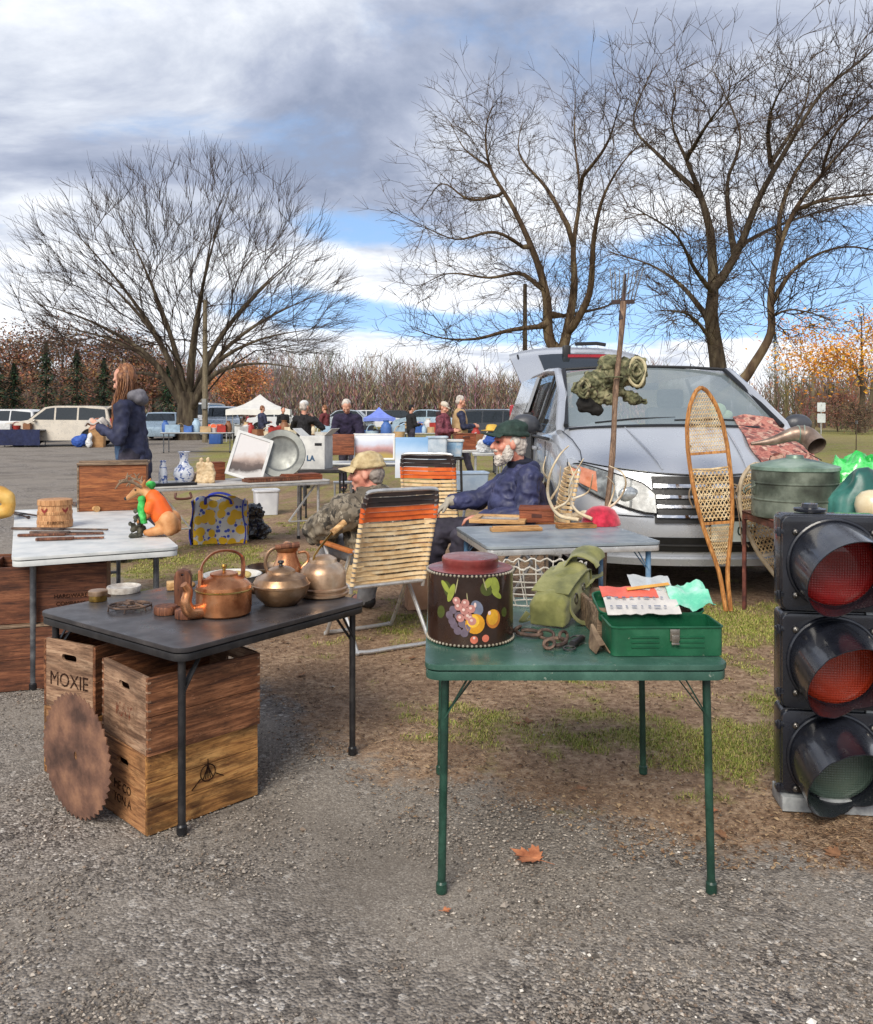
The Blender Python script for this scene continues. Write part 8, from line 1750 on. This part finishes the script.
# ================================================================== canopies
def canopy(label, px, Y, w, he, hp, m_, group=None, rz=0, val=.28):
    t = thing('canopy_tent', label, 'canopy', (px_at(px,Y), Y, 0), rz, group); h = w/2; mb = MB()
    rows = []
    for q in (0, .25, .5, .75, 1):
        k = q; z = hp-(hp-he)*(q**.85)-.10*math.sin(q*PI); rows.append([V((x*h*k, y*h*k, z)) for x, y in ((-1,-1),(-.5,-1),(0,-1),(.5,-1),(1,-1),(1,-.5),(1,0),(1,.5),(1,1),(.5,1),(0,1),(-.5,1),(-1,1),(-1,.5),(-1,0),(-1,-.5),(-1,-1))])
    rows.append([V((p.x*1.005, p.y*1.005, he-val+(.03 if i % 2 else 0))) for i, p in enumerate(rows[-1])]); mb.sheet(rows); mb.build('canopy_top', m_, t, smooth=30)
    for x in (-h+.04, h-.04):
        for y in (-h+.04, h-.04): MB().tube([(x,y,0),(x,y,he)], .025, 6).build('pole', ALU, t)
    mb = MB()
    return t
canopy('white peaked canopy tent right of the maple trunk', 260, 44, 3.15, 1.62, 2.42, mat('white_canvas', S(232,230,224), S(218,216,212), scale=3, rough=.8), rz=R(8))
canopy('small blue peaked canopy tent far off beyond the bending man', 379, 70, 2.6, 1.05, 1.95, mat('blue_canvas', S(128,146,222), S(108,128,208), scale=3, rough=.8), rz=R(6))

# ================================================================== poles, wires, signs
POLEW = wood('pole_wood', S(150,138,112), S(124,112,90), S(90,80,66), axis=2, stain=.2)
def pole(label, px, Y, top_py, r_=.13, lean=0, bits=True, arm=False, m_=None):
    h = P(0, top_py, Y).z; t = thing('utility_pole', label, 'pole', (px_at(px,Y), Y, 0), 0, None); MB().tube([(0,0,-.1),(lean*.5,0,h*.5),(lean,0,h)], [r_*1.1,r_,r_*.8], 10).build('shaft', m_ or POLEW, t)
    if bits: MB().box((0,-r_-.05,1.9), (.22,.10,.5)).build('meter_box', mat('grey_box', S(140,140,136), scale=8, rough=.6), t, bevel=.01)
    if arm: MB().bar((lean-.9,0,h-.5), (lean+.9,0,h-.5), .10).build('crossarm', POLEW, t)
    return V((px_at(px,Y)+lean, Y, h))
pole('pale wooden pole with grey box standing just right of the maple trunk', 205, 42, 300)
pole('dark wooden pole rising behind the raised tailgate of the minivan', 525, 42, 284, .12, bits=False, m_=BARK1)
a = pole('pale utility pole beyond the lawn left of the road signs', 813, 72, 372, .14, bits=False, arm=True); b = pole('distant thin utility pole left of the pale one beyond the minivan mirror', 788, 95, 385, .13, bits=False); c = pole('leaning pale pole at the far right below the golden oak', 866, 64, 350, .13, lean=.9, bits=False)
for i, (p, q, lab) in enumerate(((b, a, 'overhead wire between the distant thin pole and the pale utility pole'), (a, c, 'upper overhead wire between the pale utility pole and the leaning pole'), (a-V((0,0,.9)), c-V((0,0,1.2)), 'lower overhead wire between the pale utility pole and the leaning pole'))):
    tag(MB().tube([p.lerp(q, k/10)-V((0,0,.5*math.sin(PI*k/10))) for k in range(11)], .022, 4).build('overhead_wire', BLACKP), lab, 'wire')
g = V((px_at(821,58), 58, 0)); t = thing('road_sign', 'two white rectangular signs one above the other on a thin post beyond the lawn', 'sign', g)
MB().bar((0,0,0), (0,0,2.2), .06).build('post', ALU, t)
for z in (1.85, 1.10): MB().prism(rrect(.56,.62,.04,3,0,z), .012, M=frame_M(V((0,-.05,0)), (1,0,0), (0,0,1))).build('sign_panel', mat('sign_back', S(206,212,212), S(190,196,196), scale=4, rough=.5), t)
g = V((px_at(856,30), 30, 0)); t = thing('stake', 'thin dark stake standing in the lawn at the right above the green plastic bag', 'stake', g); MB().tube([(0,0,0),(.02,0,1.15)], .02, 6).build('rod', BARK1, t); MB().box((.02,0,1.12), (.08,.03,.12)).build('tag_plate', GREYMET, t)

# ================================================================== far stalls
def stall(label, px0, px1, Y, m_, h=.74, cloth=None, group='stall tables far across the field'):
    w = (px1-px0)*Y/F; t = folding_table('stall_table', label, (px_at(px0,Y), Y, 0), 0, w, .8, h, m_, GREYMET, GREYMET, [(.1,.1),(w-.1,.1),(.1,.7),(w-.1,.7)], lr=.02, brace=False, corner=.04)
    if cloth:
        mb = MB(); rows = [[V((x, y, z)) for x in [w*i/12 for i in range(13)]] for y, z in ((-.03,.08),(-.045,.4),(-.02,h+.004),(.4,h+.005),(.82,h+.004))]
        for r_ in rows[:2]:
            for i, p in enumerate(r_): p.y += .025*math.sin(i*1.7)
        mb.sheet(rows, .004); o = mb.build('tablecloth', cloth, None, smooth=60, loc=(px_at(px0,Y), Y, 0)); tag(o, 'navy cloth draped over the stall table at the left edge by the beige car', 'tablecloth')
    return h
NAVYCL = mat('navy_cloth', S(34,42,78), S(24,30,60), scale=5, rough=.85)
stall('stall table under a navy cloth at the left edge by the beige car', -6, 40, 36, WHITETOP, cloth=NAVYCL)
TANTOP = mat('tan_top', S(206,172,122), S(180,146,100), scale=5, rough=.6)
stall('tan topped stall table right of the bending man', 354, 402, 24, TANTOP); stall('white stall table in front of the white canopy', 236, 300, 26, WHITETOP); stall('pale stall table behind the maroon coated woman', 402, 442, 30, WHITETOP)
stall('low tan stall table behind the bending man', 318, 352, 22, TANTOP)
stall('pale stall table right of the maroon coated woman, left of the minivan', 466, 500, 20, TANTOP); stall('white stall table under the pale wooden pole', 160, 232, 30.8, WHITETOP); stall('brown stall table behind the carton', 286, 318, 28, mat('brown_top', S(140,100,70), scale=5, rough=.6))
r = random.Random(31); cols = {'white': S(214,214,212), 'blue': S(70,110,180), 'brown': S(140,94,62), 'tan': S(196,166,124), 'dark grey': S(70,70,74), 'red': S(170,52,44), 'pale blue': S(170,196,216), 'cream': S(224,210,180)}
spots = [(470,20.2),(476,20.3),(483,20.2),(490,20.3),(496,20.2),(165,31.2),(172,31.0),(180,31.2),(188,31.0),(196,31.2),(205,31.0),(213,31.2),(221,31.0),(228,31.2),(290,28.3),(297,28.2),(305,28.3),(313,28.2),(361,24.6),(383,24.6),(396,24.6),(246,26.6),(263,26.6),(288,26.6),(412,30.6),(428,30.6),(438,30.6),(326,22.6),(350,22.6),(358,24.3),(365,24.5),(372,24.3),(379,24.4),(386,24.2),(393,24.5),(399,24.3),(242,26.3),(250,26.4),(258,26.3),(267,26.4),(275,26.3),(284,26.4),(293,26.3),(408,30.3),(416,30.4),(424,30.3),(433,30.4),(322,22.3),(330,22.5),(346,22.3),(6,36.3),(16,36.4),(27,36.3)]
nm_ = list(cols); k = 0
where = {24:'on the tan stall table right of the bending man', 26:'on the white stall table by the white canopy', 30:'on the pale stall table behind the maroon coated woman', 22:'on the low tan stall table behind the bending man', 20:'on the pale stall table beside the minivan', 31:'on the white stall table under the pale wooden pole', 28:'on the brown stall table behind the carton', 36:'on the navy clothed stall at the left edge'}
seen = {}
for px, Y in spots:
    cn = nm_[(k*5+k//8) % 8]; kind = ('box','jar','bin','basket')[k % 4]; k += 1; z = .747 if int(Y) != 36 else .752; s = .20+.20*r.random(); c = V((px_at(px,Y), Y+.05, z)); m_ = mat('goods_'+cn.replace(' ','_'), cols[cn], scale=8, rough=.6)
    lab = '%s %s %s' % (cn, {'box':'carton','jar':'jar','bin':'open bin','basket':'basket'}[kind], where[int(Y)]); 
    if lab in seen: continue
    seen[lab] = 1
    if kind == 'box': mb = MB(); mb.box((0,0,s*.5), (s*1.3,s,s)); mb.box((-s*.5,-.0,s*1.08), (s*.5,s,.01), roty(R(25))); mb.box((s*.5,-.0,s*1.08), (s*.5,s,.01), roty(R(-25)))
    elif kind == 'jar': mb = MB(); mb.lathe([(0,0),(s*.32,0),(s*.42,s*.3),(s*.38,s*.9),(s*.2,s*1.15),(s*.24,s*1.3),(0,s*1.3)], 16)
    elif kind == 'bin': mb = MB(); mb.prism(rrect(s*1.6,s*1.1,.03,2), s*.9, [rrect(s*1.5,s,.03,2)]); mb.prism(rrect(s*1.5,s,.03,2), .01)
    else: mb = MB(); mb.lathe([(0,0),(s*.5,0),(s*.62,s*.6),(s*.58,s*.6),(s*.45,.02),(0,.02)], 18); mb.tube([V((s*.6*math.cos(a),0,s*.55+s*.6*math.sin(a))) for a in [PI*i/10 for i in range(11)]], .012, 5)
    tag(mb.build({'box':'carton','jar':'jar','bin':'goods_bin','basket':'basket'}[kind], m_, loc=c, rot=(0,0,r.random()), smooth=40), lab, {'box':'carton','jar':'jar','bin':'bin','basket':'basket'}[kind], 'goods on the far stalls')
# bags and cooler on the left
g = G(97, 449); Y = 36; c = V((px_at(97,Y), Y, 0)); t = thing('paper_bag', 'tall brown paper sack standing behind the woman with auburn hair', 'bag', c, R(10)); mb = MB(); mb.sheet([[V((p[0]*(1+.05*math.sin(z*6)), p[1], z)) for p in rrect(.62,.45,.06,3)+rrect(.62,.45,.06,3)[:1]] for z in (0,.3,.6,.85)]); mb.prism(rrect(.60,.43,.06,3), .02); mb.build('sack_body', mat('kraft_paper', S(178,138,94), S(150,112,74), scale=5, rough=.9), t, fix=False)
mb = MB(); mb.ell((0,0,.88), (.28,.2,.14)); fused(mb, 'crumpled_content', mat('pale_cloth', S(206,200,192)), t, .03, 1, .08, .15)
crumple('blue_bag', mat('blue_cloth', S(52,92,176)), [(V((px_at(79,36), 36, .24)), (.34,.22,.26)), (V((px_at(84,36), 36, .42)), (.2,.16,.18))], 'bright blue cloth bag on the gravel beside the rear wheel of the beige car', 'bag', .10, .2, voxel=.03)
crumple('plastic_bag', mat('white_bag', S(220,220,218), S(196,196,196), scale=6, rough=.5), [(V((px_at(89,35.6), 35.6, .2)), (.16,.14,.22)), (V((px_at(90,35.6), 35.6, .45)), (.12,.1,.2))], 'white plastic bag between the blue cloth bag and the paper sack', 'plastic bag', .06, .15, voxel=.03)
c = V((px_at(216,40), 40, 0)); t = thing('cooler', 'blue cooler with bright orange top on the ground under the pale wooden pole', 'cooler', c); MB().box((0,0,.30), (.55,.45,.60)).build('body', mat('cooler_blue', S(44,84,150), scale=6, rough=.5), t, bevel=.03); MB().box((0,0,.76), (.62,.5,.32)).build('lid', mat('cooler_orange', S(236,104,48), S(214,86,36), scale=6, rough=.5), t, bevel=.04); MB().tube(bez([(-.2,-.26,.7),(-.2,-.32,.7),(.2,-.32,.7),(.2,-.26,.7)], 4), .02, 6).build('handle', WHITEP, t)
